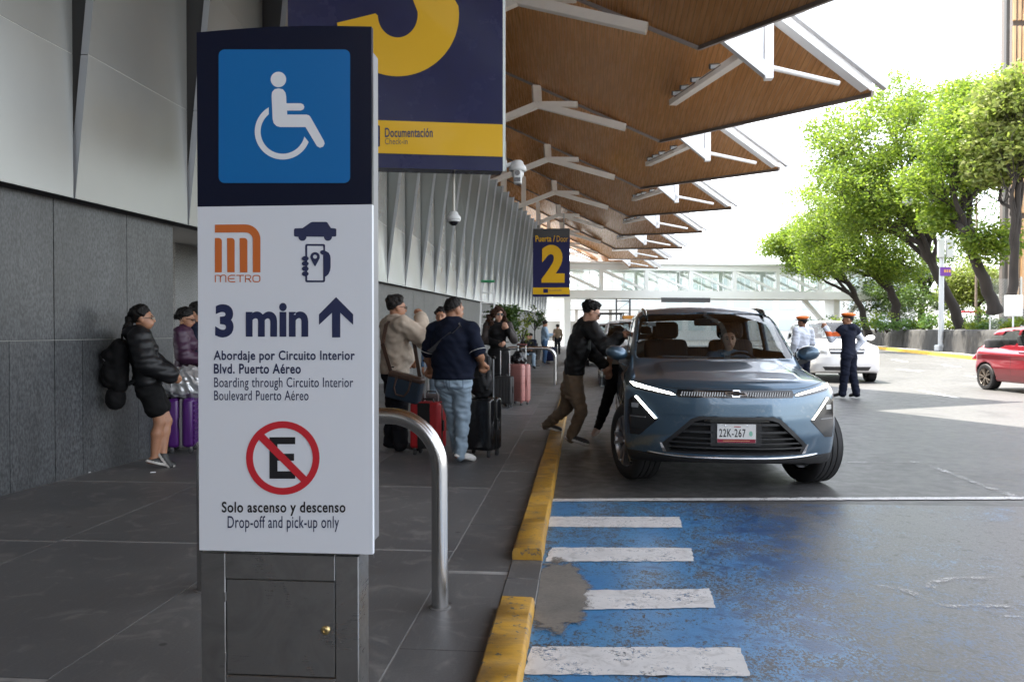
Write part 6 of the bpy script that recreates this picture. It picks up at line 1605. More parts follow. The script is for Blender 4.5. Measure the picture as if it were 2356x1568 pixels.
# --- woman in black puffer jacket, waiting by the wall
p = Person('woman in black puffer jacket and shorts, waiting by the granite wall', (-4.33, 7.80, 0), -62, 1.63, 'tan', female=True, build=1.10, head=(-8, 2, 0), hsz=1.04, bare=True,
    J=dict(pel=(0, -.09, .95), wai=(0, -.12, 1.10), che=(0, -.155, 1.32), nek=(0, -.17, 1.46), hed=(0, -.13, 1.63), shR=(.185, -.16, 1.425), shL=(-.185, -.16, 1.425), hiR=(.092, -.08, .92), hiL=(-.092, -.08, .92), elR=(.28, -.10, 1.16), wrR=(.20, .13, 1.02), elL=(-.22, -.05, 1.16), wrL=(-.05, .14, 1.02), knL=(-.02, .10, .50), anL=(.055, .06, .135), toL=(.08, .13, .02), knR=(.07, .03, .50), anR=(.06, -.03, .085), toR=(.07, .15, .03)))
p.top(blknyl, 1., .90, .050, .003, 'puffer_jacket', puff=.010, hood=True, arminf=.012); p.trousers(blk, .31, .018, .004, 'shorts', loose=.014); p.shoes(bshoe, wsole); p.hair(hb, 'tail'); p.glasses(gold)
# --- woman in plum puffer behind the wall corner
q = at(425, 900, 9.55); p = Person('woman in plum puffer jacket with glasses, half hidden by the totem', (q.x, 9.55, 0), -78, 1.66, 'tan', female=True, head=(0, -14, 0), J=dict(elR=(.25, .05, 1.15), wrR=(.12, .26, 1.08), elL=(-.22, .08, 1.15), wrL=(-.05, .27, 1.08)))
p.top(purp, 1., .82, .035, .003, 'puffer_jacket', puff=.009, hood=False, collar=True, arminf=.010); p.trousers(blk, 1., .012); p.shoes(wshoe, wsole); p.hair(hb, 'bun'); p.glasses(blkfr)
b = MB(); b.tube([Vector(p.hp((.088, -.005+.02*math.cos(t), -.055+.02*math.sin(t))))*p.s for t in (2*math.pi*k/12 for k in range(12))], .002, 5, closed=True); b.build('earring', mat('gold', (.8, .55, .2), .25, metal=1.), p.root)
# --- person in dark top behind the totem edge
q = at(452, 900, 9.9); p = Person('man in navy top and glasses facing the plum jacket woman, mostly hidden', (q.x+.02, 9.9, 0), 95, 1.74, 'tan', head=(0, -6, 0))
p.top(nvy, 1., .86, .018, .005, 'sweater'); p.trousers(dkt); p.shoes(mat('blue grey shoe', (.20, .24, .36), .5), wsole); p.hair(hb, 'short'); p.glasses(blkfr)
# --- man in beige jacket adjusting his glasses
p = Person('man in beige jacket adjusting his glasses, brown bag strap over his shoulder', (-2.17, 9.15, 0), -58, 1.79, 'tan', build=1.10, belly=.3, head=(-4, -4, 0), curl=.9, palms={'R': (-.4, -.7, .4)},
    J=dict(elR=(.30, .23, 1.27), wrR=(.10, .28, 1.50), shR=(.195, .03, 1.43), elL=(-.25, .02, 1.16), wrL=(-.20, .22, 1.02), anR=(.13, .02, .085), toR=(.17, .20, .03)))
p.top(beige, 1., .87, .038, .007, 'jacket', collar=True, arminf=.012, flare=.01); p.trousers(dkt, 1., .016, .006, loose=.02); p.shoes(bshoe, bsole); p.hair(hd, 'short'); p.glasses(blkfr)
# --- man in navy polo
p = Person('heavy man in navy polo and light jeans seen from behind with luggage', (-1.34, 8.28, 0), -16, 1.735, 'tan', build=1.30, belly=.55, head=(-28, -6, 0), hsz=1.05, curl=1.2, palms={'R': (0, .3, -1), 'L': (0, .3, -1)},
    J=dict(shR=(.215, -.01, 1.42), shL=(-.215, -.01, 1.42), elR=(.315, -.04, 1.16), wrR=(.27, .14, 1.06), elL=(-.315, .02, 1.15), wrL=(-.36, .17, 1.00), anR=(.06, .05, .085), toR=(.13, .21, .03), knR=(.085, .05, .50), anL=(-.03, .18, .085), toL=(-.02, .34, .03), knL=(-.055, .12, .50)))
def jeans_split(c):
    x, y, z = c.T; o = np.zeros(len(c), bool)
    for sx in (-.095, .095):
        u = np.abs(x-sx); zz = np.abs(z-.875); bot = .80+.0*u
        o |= (y < -.05) & (np.maximum(u-.070, np.maximum(z-.945, (.805+.25*u*0-z)+(.02-u*.28)*-1)) < 0) & (np.maximum(u-.060, np.maximum(z-.935, .822-z)) > 0)
    o |= (y < -.02) & (np.abs(x) < .007) & (z > .78)
    o |= (np.abs(z-1.0) < .006)
    return o
def spl(c): z = c[:, 2]; return (np.abs(z-1.485) < .006) & (np.abs(c[:, 0]) < .12)
p.top(nvy, .42, .895, .024, .006, 'polo_shirt', collar=True, flare=.016, arminf=-.006); p.trousers([jean, cloth('dark denim seam', (.12, .17, .22))], 1., .012, .007, 'jeans', loose=-.004, split=jeans_split); p.shoes(wshoe, wsole); p.hair(hb, 'buzz')
J = p.J
for e, sg in (('R', 1), ('L', -1)):
    a, c = J['sh'+e], J['el'+e]; d = (c-a); d /= np.linalg.norm(d); q = a+(c-a)*.86; u = Vector(d).orthogonal().normalized(); v = Vector(d).cross(u)
    b = MB(); b.tube([(Vector(q)+(u*math.cos(t)+v*math.sin(t))*.092)*p.s for t in (2*math.pi*k/20 for k in range(20))], .0028, 5, closed=True); b.build('sleeve_piping', wshoe, p.root)
b = MB(); b.tube([Vector((.088*math.cos(t), -.012+.085*math.sin(t), 1.502))*p.s for t in (2*math.pi*k/20 for k in range(20))], .003, 5, closed=True); b.build('collar_piping', wshoe, p.root)
p.strap([(-.20, -.165, 1.18), (-.06, -.178, 1.29), (.06, -.160, 1.38), (.13, -.115, 1.46), (.14, -.02, 1.50), (.12, .12, 1.42)], .055, mat('dark grey webbing', (.03, .03, .033), .8), 'sling_strap')
# --- man half hidden between the two
q = at(1017, 800, 11.2); p = Person('man with grey hair whose face shows between the beige and navy men', (q.x, 11.2, 0), 175, 1.71, 'tan', head=(0, 0, 0)); p.top(cloth('blue shirt', (.10, .2, .35)), 1., .9, .016, .004, 'shirt'); p.trousers(jean); p.shoes(bshoe, bsole); p.hair(hd, 'short')
# --- woman with curly hair
q = at(1146, 900, 14.75); p = Person('woman with long curly brown hair and sunglasses in a black dress', (q.x, 14.75, 0), 194, 1.82, 'light', female=True, head=(12, -3, -6), curl=.9, palms={'R': (0, .3, 1), 'L': (.3, -.2, .6)}, hsz=.98,
    J=dict(elR=(.24, -.02, 1.16), wrR=(.02, .25, 1.10), elL=(-.27, .10, 1.18), wrL=(-.14, .20, 1.36)))
sheer = mat('sheer black sleeve', (.03, .022, .02), .7)
p.top(blk, .97, .95, .014, .004, 'blouse', split=lambda c: (np.abs(c[:, 0]) > .185), m2=sheer, arminf=.012); p.trousers(blk, 1., .01, .006, 'long_skirt', skirt=(.10, .22)); p.shoes(bshoe, bsole); p.hair(hc, 'curly', .008); p.glasses(blkfr, shade, 1.25)
b = MB(); w = Vector(p.J['wrR'])*p.s; b.rbox(w+Vector((-.10, .03, .035)), (.15, .08, .012), .004, 1); b.build('phone', blkfr, p.root)
# --- man in light blue shirt, far
q = gz(1253, 836); p = Person('man in light blue shirt and jeans looking at his phone, far along the pavement', (q.x, q.y, 0), -75, 1.78, 'tan', build=1.1, belly=.3, head=(0, -22, 0), J=dict(elR=(.26, .06, 1.15), wrR=(.16, .28, 1.20), elL=(-.24, .06, 1.15), wrL=(-.10, .30, 1.20)))
p.top(cloth('pale blue shirt', (.30, .42, .55)), 1., .86, .022, .005, 'shirt', h=.016); p.trousers(cloth('blue denim', (.05, .11, .22))); p.shoes(bshoe, bsole); p.hair(hd, 'short')
# --- man in black jacket leaning to the car
loc, rz, Hh = (-.14, 9.92, 0), -74, 1.77
W_ = lambda v: to_local(loc, rz, Hh, v)
fr = gz(1330, 1022, .0); re_ = gz(1262, 992, .07)
hed = at(1361, 718, 9.86); hnd = at(1425, 776, 9.62)
p = Person('man in black jacket and khaki trousers leaning towards the blue SUV', loc, rz, Hh, 'light', head=(-6, -26, 0), curl=.8, hsz=1.02, palms={'R': (0, .2, -1)}, build=1.06,
    J=dict(hed=W_(hed), nek=W_(hed+Vector((-.09, .02, -.165))), che=W_(at(1332, 795, 9.9)), wai=W_(at(1322, 843, 9.93)), pel=W_(at(1318, 880, 9.95)), hiR=W_(at(1322, 888, 9.86)), hiL=W_(at(1312, 888, 10.04)),
           shR=W_(at(1362, 757, 9.70)), elR=W_(at(1393, 800, 9.60)), wrR=W_(hnd), shL=W_(at(1335, 757, 10.06)), elL=W_(at(1368, 815, 10.15)), wrL=W_(at(1388, 838, 10.10)),
           knR=W_(at(1337, 948, 9.76)), anR=W_((fr.x-.09, fr.y+.02, .085)), toR=W_((fr.x+.10, fr.y-.03, .03)), knL=W_(at(1302, 940, 10.14)), anL=W_((re_.x-.03, re_.y+.02, .155)), toL=W_((re_.x+.14, re_.y+.0, .095))))
leath = mat('black waxed jacket', (.007, .0065, .0065), .55, spec=.35, var=.25, vs=12, bump=.35, bs=60)
p.top(leath, 1., W_(at(1320, 862, 9.9))[2], .030, .008, 'jacket', collar=True, arminf=.010, flare=.02); p.trousers(khaki, 1., .011, .008, loose=.004, waist=1.01); p.shoes(mat('black trainer', (.015, .015, .016), .5), wsole); p.hair(hb, 'short', .006); p.glasses(blkfr, shade, 1.1)
S = Soft(.02); S.ell(p.hp((0, .04, -.075)), (.060, .060, .05), p.HM); 
def exb(F_, X, Y, Z): return F_
P_, Q_ = S.mesh(.009, exb, 1); mesh_obj('beard', np_mesh('beard', P_*p.s, Q_), mat('short beard', (.09, .055, .04), .8, var=.4, vs=80), p.root, smooth=180)
# --- woman stepping into the car
loc, rz, Hh = (.42, 10.50, 0), -72, 1.66; W_ = lambda v: to_local(loc, rz, Hh, v)
ft = gz(1366, 1000); p = Person('woman in black trousers and sandals bending into the blue SUV', loc, rz, Hh, 'light', female=True, head=(0, -30, 0), curl=.7,
    J=dict(pel=W_((.46, 10.42, .93)), wai=W_((.60, 10.38, 1.02)), che=W_((.80, 10.33, 1.12)), nek=W_((.93, 10.3, 1.2)), hed=W_((1.06, 10.28, 1.30)), shR=W_((.80, 10.14, 1.18)), shL=W_((.86, 10.48, 1.18)), elR=W_(at(1404, 812, 10.1)), wrR=W_(at(1402, 848, 10.1)),
           elL=W_((.98, 10.5, 1.0)), wrL=W_((1.15, 10.45, .9)), hiR=W_((.46, 10.34, .90)), hiL=W_((.50, 10.50, .90)), knR=W_(at(1389, 945, 10.40)), anR=W_((ft.x+.05, ft.y+.04, .085)), toR=W_((ft.x-.0, ft.y-.12, .03)), knL=W_((.60, 10.5, .58)), anL=W_((.66, 10.5, .30)), toL=W_((.80, 10.48, .26))))
p.top(cloth('cream knit', (.45, .42, .38)), .45, W_((.46, 10.4, .86))[2], .012, .004, 'knit_top'); p.trousers(blk, .97, .008, .004); p.shoes(mat('nude sandal', (.55, .40, .33), .5), mat('tan sole', (.40, .28, .2), .6), 'sandal', .016); p.hair(hb, 'tail')
# --- officers with orange caps
ocap = cloth('orange cap cloth', (.80, .17, .015), .7); wshirt = cloth('white uniform shirt', (.62, .66, .74)); nvest = cloth('navy uniform', (.008, .011, .024), spec=.2, sheen=0); arm_o = cloth('orange armband', (.75, .14, .03))
def cap_(p):
    S = Soft(.02); z = p.hsz; M = p.HM; S.ell(p.hp((0, -.01, .105)), np.array((.140, .148, .042))*z, M); S.ell(p.hp((0, .0, .075)), np.array((.092, .108, .03))*z, M)
    P_, Q_ = S.mesh(.012, None, 1); o = mesh_obj('cap', np_mesh('cap', P_*p.s, Q_), ocap, p.root, smooth=180)
    S = Soft(.01); S.ell(p.hp((0, .105, .055)), np.array((.075, .055, .010))*z, rotm() @ M); P_, Q_ = S.mesh(.010, None, 1); mesh_obj('cap_peak', np_mesh('cap_peak', P_*p.s, Q_), blkfr, o, smooth=180)
    b = MB(); b.tube([Vector(p.hp((.094*math.cos(t), -.004+.112*math.sin(t), .06)))*p.s for t in (2*math.pi*k/20 for k in range(20))], .012, 6, closed=True); b.build('cap_band', blkfr, o)
q = gz(1952, 914); p = Person('officer in navy vest and orange cap with one arm raised', (q.x, q.y, 0), 38, 1.74, 'tan', head=(40, 2, 0), curl=1.1, palms={'L': (.5, .6, 0)},
    J=dict(shL=(-.195, .01, 1.43), elL=(-.33, .18, 1.22), wrL=(-.34, .30, 1.45), elR=(.33, -.09, 1.19), wrR=(.23, .0, 1.00), anR=(.13, -.10, .085), toR=(.18, .07, .03), anL=(-.12, .06, .085), toL=(-.20, .22, .03), knR=(.11, -.02, .5)))
p.top(wshirt, 1., .93, .012, .005, 'shirt', split=lambda c: (c[:, 0] < -.20) & (c[:, 2] > 1.28) & (c[:, 2] < 1.38), m2=arm_o, arminf=.010); p.top(nvest, .10, .92, .030, .004, 'vest', hood=True); p.trousers(nvest, 1., .016, .006, loose=.015); p.shoes(bshoe, bsole); p.hair(hb, 'buzz'); cap_(p)
q = at(1847, 900, 18.3); p = Person('officer in white shirt and orange cap seen from behind beside the van', (q.x, 18.3, 0), 24, 1.70, 'brown', head=(24, 0, -6), J=dict(elR=(.27, .02, 1.15), wrR=(.22, .2, 1.0)))
p.top(wshirt, 1., .92, .018, .006, 'shirt', arminf=.014); p.trousers(nvest, 1., .016, .006, loose=.015); p.shoes(bshoe, bsole); p.hair(hb, 'buzz'); cap_(p)
# --- driver behind the windscreen
loc = (SUVX+.36, SUVY+2.30, 0); p = Person('driver in blue top behind the windscreen of the SUV', loc, 180, 1.70, 'light', head=(0, 0, 0), curl=1.0,
    J=dict(pel=(0, -.02, .66), wai=(0, -.06, .80), che=(0, -.12, 1.02), nek=(0, -.14, 1.17), hed=(0, -.10, 1.34), shR=(.185, -.12, 1.12), shL=(-.185, -.12, 1.12), elR=(.24, .06, .94), wrR=(.14, .28, 1.02), elL=(-.24, .06, .94), wrL=(-.14, .28, 1.02),
           hiR=(.10, 0, .62), hiL=(-.10, 0, .62), knR=(.13, .42, .62), knL=(-.13, .42, .62), anR=(.13, .62, .30), anL=(-.13, .62, .30), toR=(.13, .78, .28), toL=(-.13, .78, .28)))
p.top(cloth('teal shirt', (.06, .14, .22)), .45, .62, .016, .004, 'shirt'); p.trousers(dkt, waist=.74); p.shoes(bshoe, bsole); p.hair(hd, 'short')
# --- people sitting by the planters, far
for i, (x, Y, rz, m_, lb) in enumerate(((1212, 29.5, 200, blk, 'person in black sitting at the far tables, nearest the wall plants'), (1222, 33.0, 165, nvest, 'person in dark clothes sitting behind the far tables'), (1283, 46, 20, khaki, 'person in brown standing far off near the end of the pavement'))):
    q = at(x, 800, Y); sit = i < 2
    JJ = dict(pel=(0, 0, .50), wai=(0, .03, .64), che=(0, .06, .86), nek=(0, .08, 1.0), hed=(0, .12, 1.16), shR=(.185, .05, .96), shL=(-.185, .05, .96), elR=(.24, .16, .74), wrR=(.12, .34, .72), elL=(-.24, .16, .74), wrL=(-.12, .34, .72), hiR=(.10, .03, .47), hiL=(-.10, .03, .47), knR=(.13, .45, .50), knL=(-.13, .45, .50), anR=(.13, .48, .085), anL=(-.13, .48, .085), toR=(.13, .64, .03), toL=(-.13, .64, .03)) if sit else {}
    p = Person(lb, (q.x, Y, 0), rz, 1.72, 'tan', J=JJ, head=(0, -10, 0)); p.top(m_, 1., .46 if sit else .88, .02, .005, 'jacket', h=.018); p.trousers(dkt if i else jean, waist=.58 if sit else 1.02); p.shoes(bshoe, bsole); p.hair(hb, 'short')
    if sit:
        ch = empty('chair', (q.x, Y, 0), R(rz), label=['dark chair under the seated person in black', 'dark chair under the seated person in dark clothes'][i], cat='chair', group='far chairs')
        b = MB(); b.rbox((0, .08, .36), (.46, .46, .05), .01, 1); b.build('seat', stl, ch); b = MB(); b.rbox((0, -.19, .66), (.46, .04, .42), .01, 1); b.build('backrest', stl, ch)
        for sx in (-.2, .2):
            for sy in (-.16, .28): b = MB(); b.cyl((sx, sy, 0), (sx, sy, .36), .015, n=6); b.build('leg', stl, ch)
# ============================================================ LUGGAGE AND STREET CLUTTER
def suitcase(label, loc, rz, w, d, h, m, style='ribs', handle=.42, hw=.18, trim=None, name='suitcase', ribm=None, wr=.028):
    """rolling case: shell halves, ribs, zip band, corner feet, castors, telescopic handle"""
    root = empty(name, loc, rz, label=label, cat='suitcase', group='rolling suitcases'); tr = trim or blkfr; z0 = wr*2+.012
    b = MB(); b.rbox((0, -d*.27, z0+h/2), (w, d*.46, h), min(.045, d*.16), 4); b.build('shell', m, root, smooth=35)
    b = MB(); b.rbox((0, d*.27, z0+h/2), (w, d*.46, h), min(.045, d*.16), 4); b.build('shell', m, root, smooth=35)
    b = MB(); b.rbox((0, 0, z0+h/2), (w-.008, d*.12, h-.008), .02, 2); b.build('zip_band', tr, root, smooth=35)
    if style == 'ribs':
        n = 6
        for k in range(n):
            for sy in (-1, 1):
                b = MB(); b.rbox((-w/2+w*(k+.5)/n, sy*(d*.5+.002), z0+h/2), (w/n*.55, .012, h*.86), .005, 1); b.build('rib', m, root, smooth=35)
    elif style == 'bands':
        for k in range(5):
            z = z0+h*(.12+.19*k); b = MB(); b.rbox((0, 0, z), (w+.005, d*.985+.005, .006), .002, 1); b.build('groove_band', ribm or tr, root)
    elif style == 'studs':
        for i in range(4):
            for k in range(9):
                for sx in (-1, 1):
                    b = MB(); b.rbox((-w*.38+w*.25*i, sx*(d/2+.002), z0+h*(.1+.1*k)), (w*.20, .014, h*.075), .006, 1); b.build('stud', m, root, smooth=35)
    elif style == 'lines':
        rng = random.Random(4)
        for k in range(7):
            a = (rng.uniform(-.4, .4)*w, z0+rng.uniform(.05, .95)*h); c = (rng.uniform(-.4, .4)*w, z0+rng.uniform(.05, .95)*h)
            b = MB(); b.bar((a[0], -d*.5-.001, a[1]), (c[0], -d*.5-.001, c[1]), .006, .004); b.build('raised_line', m, root)
    elif style == 'stripe':
        b = MB(); b.rbox((0, -d*.5-.004, z0+h/2), (w*.42, .012, h*.98), .004, 1); b.build('front_pocket', tr, root)
    for sx in (-1, 1):
        for sy in (-1, 1):
            c = Vector((sx*(w/2-.05), sy*(d/2-.045), 0)); ft = empty('castor', c, parent=root)
            b = MB(); b.lathe([(.022, z0+.01), (.024, z0-.01), (.012, wr+.012)], n=10); b.rbox((0, 0, wr+.012), (.026, .045, .028), .008, 1); b.build('fork', tr, ft)
            b = MB(); b.lathe([(0, -.016), (wr*.7, -.016), (wr, -.011), (wr, .011), (wr*.7, .016), (0, .016)], (0, 0, wr), 14, axis='x'); b.build('wheel', mat('castor rubber', (.03, .03, .032), .6), ft, smooth=40)
    if handle:
        zt = z0+h
        for sx in (-1, 1): b = MB(); b.cyl((sx*hw/2, d*.38, zt-.02), (sx*hw/2, d*.38, zt+handle), .009, n=8); b.build('handle_rod', mat('handle alloy', (.6, .61, .62), .3, metal=.9), root, smooth=40)
        b = MB(); b.rbox((0, d*.38, zt+handle), (hw+.05, .035, .035), .014, 2); b.build('grip', tr, root, smooth=40)
    b = MB(); b.tube([(-.07, 0, z0+h-.004), (-.06, 0, z0+h+.03), (.06, 0, z0+h+.03), (.07, 0, z0+h-.004)], .009, 6); b.build('carry_handle', tr, root, smooth=50)
    b = MB(); b.rbox((w/2+.006, 0, z0+h*.5), (.02, d*.10, .12), .006, 1); b.build('side_handle', tr, root)
    return root
def softbag(name, label, loc, rz, prims, m, cat, k=.03, amp=.004, h=.011, ex=None):
    root = empty(name, loc, rz, label=label, cat=cat); S = Soft(k); prims(S)
    P, Q = S.mesh(h, lambda F_, X, Y, Z: (ex(F_, X, Y, Z) if ex else F_)+wrinkle(X*1.4, Y*1.4, Z, amp), 1); mesh_obj('shell', np_mesh('shell', P, Q), m, root, smooth=180); return root
# purple case with silver bag on top
pur = mat('purple shell', (.07, .012, .135), .3, var=.08, vs=5); q = gz(412, 1042)
greyz = mat('grey zip', (.14, .13, .14), .6)
suitcase('purple studded suitcase beside the woman in black puffer jacket', (q.x-.02, q.y+.14, 0), R(-72), .40, .29, .56, pur, 'studs', handle=.0, trim=greyz)
silver = mat('crinkled silver fabric', (.62, .63, .64), .30, metal=.6, bump=.9, bs=11, var=.15, vs=8)
sbag = softbag('silver_bag', 'crinkled silver duffel bag on top of the purple suitcase', (q.x+.0, q.y+.12, .635), R(10), lambda S: (S.cap((-.15, 0, .17), (.15, 0, .17), .165, .17), S.ell((0, 0, .10), (.26, .18, .11)), S.ell((.06, -.02, .25), (.16, .12, .10))), silver, 'bag', amp=.012)
b = MB()
for sx in (-.09, .09): b.tube([(sx, -.15, .05), (sx, -.165, .15), (sx*.8, -.10, .30), (sx*.7, .0, .335), (sx*.8, .10, .29)], .014, 6)
b.build('strap', mat('silver strap', (.42, .43, .44), .5), sbag, smooth=50)
# big black backpack on the puffer woman's back
def bp(S): S.cap((0, 0, .10), (0, .0, .36), .15, .15, .62); S.ell((0, -.07, .16), (.15, .10, .15)); S.ell((0, -.08, .34), (.13, .08, .08)); S.ell((0, .02, .44), (.13, .08, .07))
bk = softbag('backpack', 'large black backpack worn by the woman in black puffer jacket', (-4.33-.345*math.cos(R(28)), 7.80-.345*math.sin(R(28)), .80), R(-62), bp, blk, 'backpack', amp=.006)
b = MB(); 
for sx in (-.10, .10): b.tube([(sx, .10, .46), (sx*1.2, .18, .52), (sx*1.3, .30, .46), (sx*1.4, .31, .28), (sx*1.4, .20, .12), (sx, .09, .06)], [.02]*6, 6)
b.build('strap', blk, bk, smooth=50); b = MB(); b.tube([(-.13, -.12, .30), (0, -.165, .34), (.13, -.12, .30)], .004, 5); b.build('zip', greyz, bk)
b = MB(); b.tube([(-.05, .03, .5), (0, .03, .56), (.05, .03, .5)], .011, 6); b.build('grab_loop', blk, bk)
hb2 = softbag('hanging_cap', 'black cap hanging below the backpack of the puffer jacket woman', (-4.66, 7.62, .60), R(-62), lambda S: (S.ell((0, 0, .12), (.11, .10, .12)), S.cap((0, 0, .2), (0, .02, .30), .02)), blk, 'cap', amp=.004)
# messenger bag of the beige man
lth = mat('brown leather', (.055, .028, .018), .45, var=.2, vs=15); nvb = cloth('navy canvas', (.012, .026, .045))
q = at(923, 890, 8.78); mb = empty('messenger_bag', (q.x, 8.84, q.z-.15), R(-14), label='navy canvas messenger bag with brown leather top hanging at the hip', cat='bag'); mb.rotation_euler = (0, R(12), R(-14))
b = MB(); b.rbox((0, 0, .13), (.42, .13, .27), .03, 3); b.build('canvas_body', nvb, mb, smooth=35); b = MB(); b.rbox((0, 0, .262), (.425, .135, .075), .025, 3); b.build('leather_top', lth, mb, smooth=35)
b = MB(); b.tube([(-.09, -.072, .22), (-.09, -.085, .13), (-.05, -.09, .06), (.05, -.09, .06), (.09, -.085, .13), (.09, -.072, .22)], .010, 6); b.build('carry_handle', lth, mb, smooth=50)
for sx in (-.09, .09): b = MB(); b.rbox((sx, -.072, .235), (.028, .012, .05), .004, 1); b.build('handle_tab', lth, mb)
M_ = (Matrix.Translation(mb.location) @ mb.rotation_euler.to_matrix().to_4x4()).inverted()
b = MB(); sp_ = [at(868, 855, 8.85), at(880, 790, 8.86), at(889, 745, 8.95), at(905, 728, 9.15), at(930, 735, 9.3)]; pts = [M_ @ p for p in sp_]; pts[0] = Vector((-.20, 0, .27))
for p0, p1 in zip(pts[:-1], pts[1:]): b.bar(p0, p1, .045, .008, up=(0, -1, 0))
pts = [Vector((.20, 0, .27)), M_ @ at(968, 880, 8.95), M_ @ at(955, 800, 9.0), M_ @ at(948, 770, 9.05)]
for p0, p1 in zip(pts[:-1], pts[1:]): b.bar(p0, p1, .045, .008, up=(0, -1, 0))
b.build('shoulder_strap', lth, mb)
# red case, grey case behind, big black case with backpack
q = gz(975, 1050); suitcase('red suitcase with black front pocket between the two men', (q.x+.02, q.y+.16, 0), R(-14), .36, .24, .52, mat('red fabric shell', (.36, .012, .016), .55), 'stripe', handle=.46, hw=.17, wr=.032)
q = gz(1098, 1053); suitcase('large glossy black suitcase right of the man in light jeans', (q.x+.02, q.y+.18, 0), R(-22), .40, .28, .58, mat('glossy black shell', (.010, .010, .011), .22, coat=.3), 'lines', handle=.44, hw=.2, wr=.03)
b2_ = softbag('backpack', 'black technical backpack standing on the large black suitcase', (q.x+.03, q.y+.14, .655), R(-30), lambda S: (S.cap((0, 0, .11), (0, 0, .40), .13, .12, .75), S.ell((.06, -.07, .18), (.12, .08, .13)), S.ell((.05, -.06, .38), (.10, .07, .08))), mat('black nylon', (.014, .014, .015), .6, bump=.3, bs=90), 'backpack', amp=.006)
b = MB(); b.tube([(-.10, -.06, .48), (-.13, -.12, .36), (-.12, -.13, .2), (-.09, -.10, .06)], .022, 6); b.tube([(.14, -.06, .46), (.17, -.1, .3), (.15, -.1, .1)], .018, 6); b.build('strap', mat('strap webbing', (.02, .02, .022), .8), b2_, smooth=50)
q = gz(1160, 938); suitcase('small black cabin case beside the pink suitcase', (q.x-.02, q.y+.12, 0), R(-10), .34, .23, .50, mat('black fabric shell', (.013, .013, .014), .6), 'ribs', handle=.48, hw=.17)
q = gz(1191, 932); suitcase('pink hard shell suitcase with horizontal grooves', (q.x, q.y+.14, 0), R(-38), .42, .27, .70, mat('rose pink shell', (.42, .185, .165), .38), 'bands', handle=.36, hw=.2, trim=mat('rose trim', (.30, .12, .11), .5), ribm=mat('rose groove', (.24, .10, .09), .5))
plb = softbag('plastic_bag', 'black plastic bag resting on the pink suitcase', (q.x+.0, q.y+.14, .77), 0, lambda S: (S.ell((0, 0, .09), (.16, .13, .10)), S.ell((.02, 0, .18), (.10, .09, .07))), mat('black plastic', (.01, .01, .011), .18, bump=1., bs=16), 'bag', amp=.014)
b = MB(); b.tube([(-.03, 0, .22), (-.02, 0, .30), (.05, 0, .29), (.06, 0, .22)], .010, 6); b.build('knot', MATS['black plastic'], plb)
q = gz(1000, 1000); suitcase('grey travel bag on wheels behind the red suitcase', (-1.95, 10.3, 0), R(-10), .38, .26, .50, cloth('grey brown canvas', (.075, .062, .06)), 'ribs', handle=.45, hw=.17)
suitcase('magenta suitcase half hidden behind the beige jacket man', (-2.62, 9.35, 0), R(-10), .34, .24, .55, mat('magenta shell', (.25, .012, .09), .4), 'ribs', handle=0)
q = gz(1268, 834); suitcase('navy suitcase beside the man in light blue shirt', (q.x, q.y+.2, 0), R(-20), .40, .26, .62, mat('navy shell', (.012, .02, .08), .4), 'ribs', handle=.4)
# bottle on the ground side of the open door
q = at(1385, 868, 10.05); bo = empty('water_bottle', q-Vector((0, 0, .11)), label='clear plastic water bottle held by the woman entering the car', cat='bottle')
b = MB(); b.lathe([(.0, 0), (.032, 0), (.034, .02), (.034, .14), (.03, .16), (.014, .19), (.014, .205)], n=14); b.build('bottle', glass('clear plastic', (.85, .9, .92), .05, .2), bo, smooth=50); b = MB(); b.lathe([(.016, .205), (.016, .225), (0, .225)], n=12); b.build('cap', wshoe, bo)
# step ladder against the far wall
lad = empty('step_ladder', at(1122, 770, 24.0).xy.to_3d(), R(8), label='tall aluminium step ladder with green top standing by the far wall', cat='ladder'); lad.location.z = 0
alu = mat('ladder aluminium', (.62, .63, .62), .4, metal=.6); H_ = 2.85
for sx in (-1, 1):
    b = MB(); b.bar((sx*.30, -.35, 0), (sx*.17, 0, H_), .05, .07); b.build('rail', alu, lad); b = MB(); b.bar((sx*.28, .45, 0), (sx*.17, .05, H_), .04, .05); b.build('rear_rail', alu, lad)
for k in range(8):
    t = (k+1)/9; b = MB(); b.box((0, -.35*(1-t), H_*t), (2*(.30-.13*t), .10, .03)); b.build('step', alu, lad)
b = MB(); b.rbox((0, .02, H_+.03), (.42, .22, .07), .015, 1); b.build('top_cap', mat('green plastic', (.03, .25, .10), .5), lad)
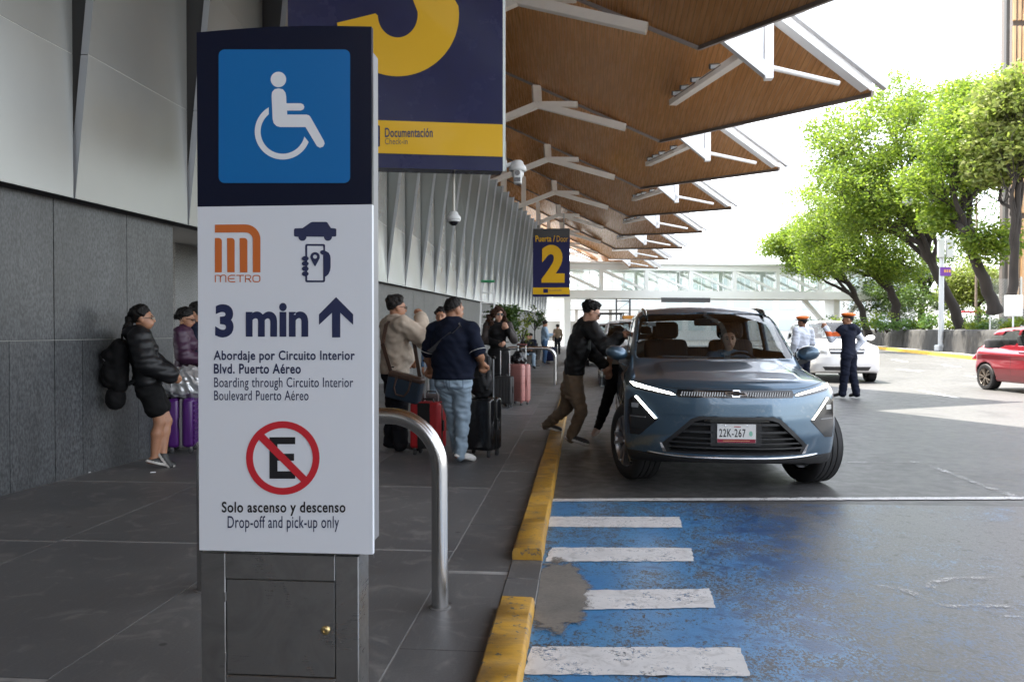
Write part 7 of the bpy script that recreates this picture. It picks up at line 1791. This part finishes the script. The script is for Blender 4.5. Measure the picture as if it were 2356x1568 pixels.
# plants by the far wall
def potplant(label, loc, r, zc, lm, seed, h, pot=True, per=60, size=.10, n=18, fl=1.):
    rng = np.random.default_rng(seed); root = empty('potted_plant', loc, label=label, cat='plant', group='plants along the terminal wall')
    b = MB(); b.lathe([(.0, 0), (.24, 0), (.32, .5), (.34, .52), (.30, .52), (.28, .45), (0, .45)], n=18); b.build('pot', mat('dark pot', (.05, .045, .042), .6), root, smooth=40)
    cs = []
    for _ in range(n):
        d = rng.normal(size=3); d /= np.linalg.norm(d); cs.append(tuple(np.array([0, 0, zc])+d*r*np.array([1, 1, fl])*(.5+.5*rng.random())))
    V, Fc = leaves(cs, per, r*.42, size, rng, .9); mesh_obj('foliage', np_mesh('foliage', V, Fc), lm, root)
    b = MB(); b.cyl((0, 0, .4), (0, 0, zc), .03, .02, 6); [b.tube([(0, 0, zc*.7), c], [.016, .006], 5) for c in cs[::2]]; b.build('stem', bark, root); return root
q = at(1160, 720, 25.5); potplant('round clipped dark green topiary behind the curly haired woman', (q.x, 25.5, 0), .52, 1.72, dkl, 61, 2.2, n=34, per=70)
q = at(1203, 745, 28.0); potplant('sparse yellowish potted plant along the far wall', (q.x, 28, 0), .55, 1.45, olv, 62, 1.8, n=12, per=22)
q = at(1240, 725, 38.0); potplant('dark leaved potted plant beside the man in light blue shirt', (q.x-.2, 38, 0), .55, 1.95, dkl, 63, 2.0, n=12, per=40)
for i, (x, Y) in enumerate(((1200, 28.6), (1230, 31.2))):
    q = at(x, 790, Y); t = empty('cafe_table', (q.x, Y, 0), label=['dark small table nearest the far wall plants', 'dark small table left of the man in light blue shirt'][i], cat='table', group='far tables')
    b = MB(); b.rbox((0, 0, .73), (.75, .75, .04), .01, 1); b.build('top', stl, t); b = MB(); b.cyl((0, 0, .02), (0, 0, .72), .035, n=8); b.build('post', stl, t); b = MB(); b.rbox((0, 0, .012), (.45, .45, .024), .006, 1); b.build('base', stl, t)
b = MB(); fw_ = empty('pavement_step', (0, 0, 0))
bpy.data.objects.remove(fw_)
# litter on the paving
for i, (x, y, w_, lb) in enumerate(((352, 1087, .05, 'small white scrap of litter by the granite wall'), (205, 1087, .03, 'white cigarette end at the foot of the granite wall'))):
    q = gz(x, y); b = MB(); b.rbox((0, 0, .006), (w_, w_*.5, .008), .002, 1, Matrix.Rotation(.5+i, 3, 'Z')); tag(b.build('litter', pwhite, loc=(q.x, q.y, 0)), lb, 'litter')
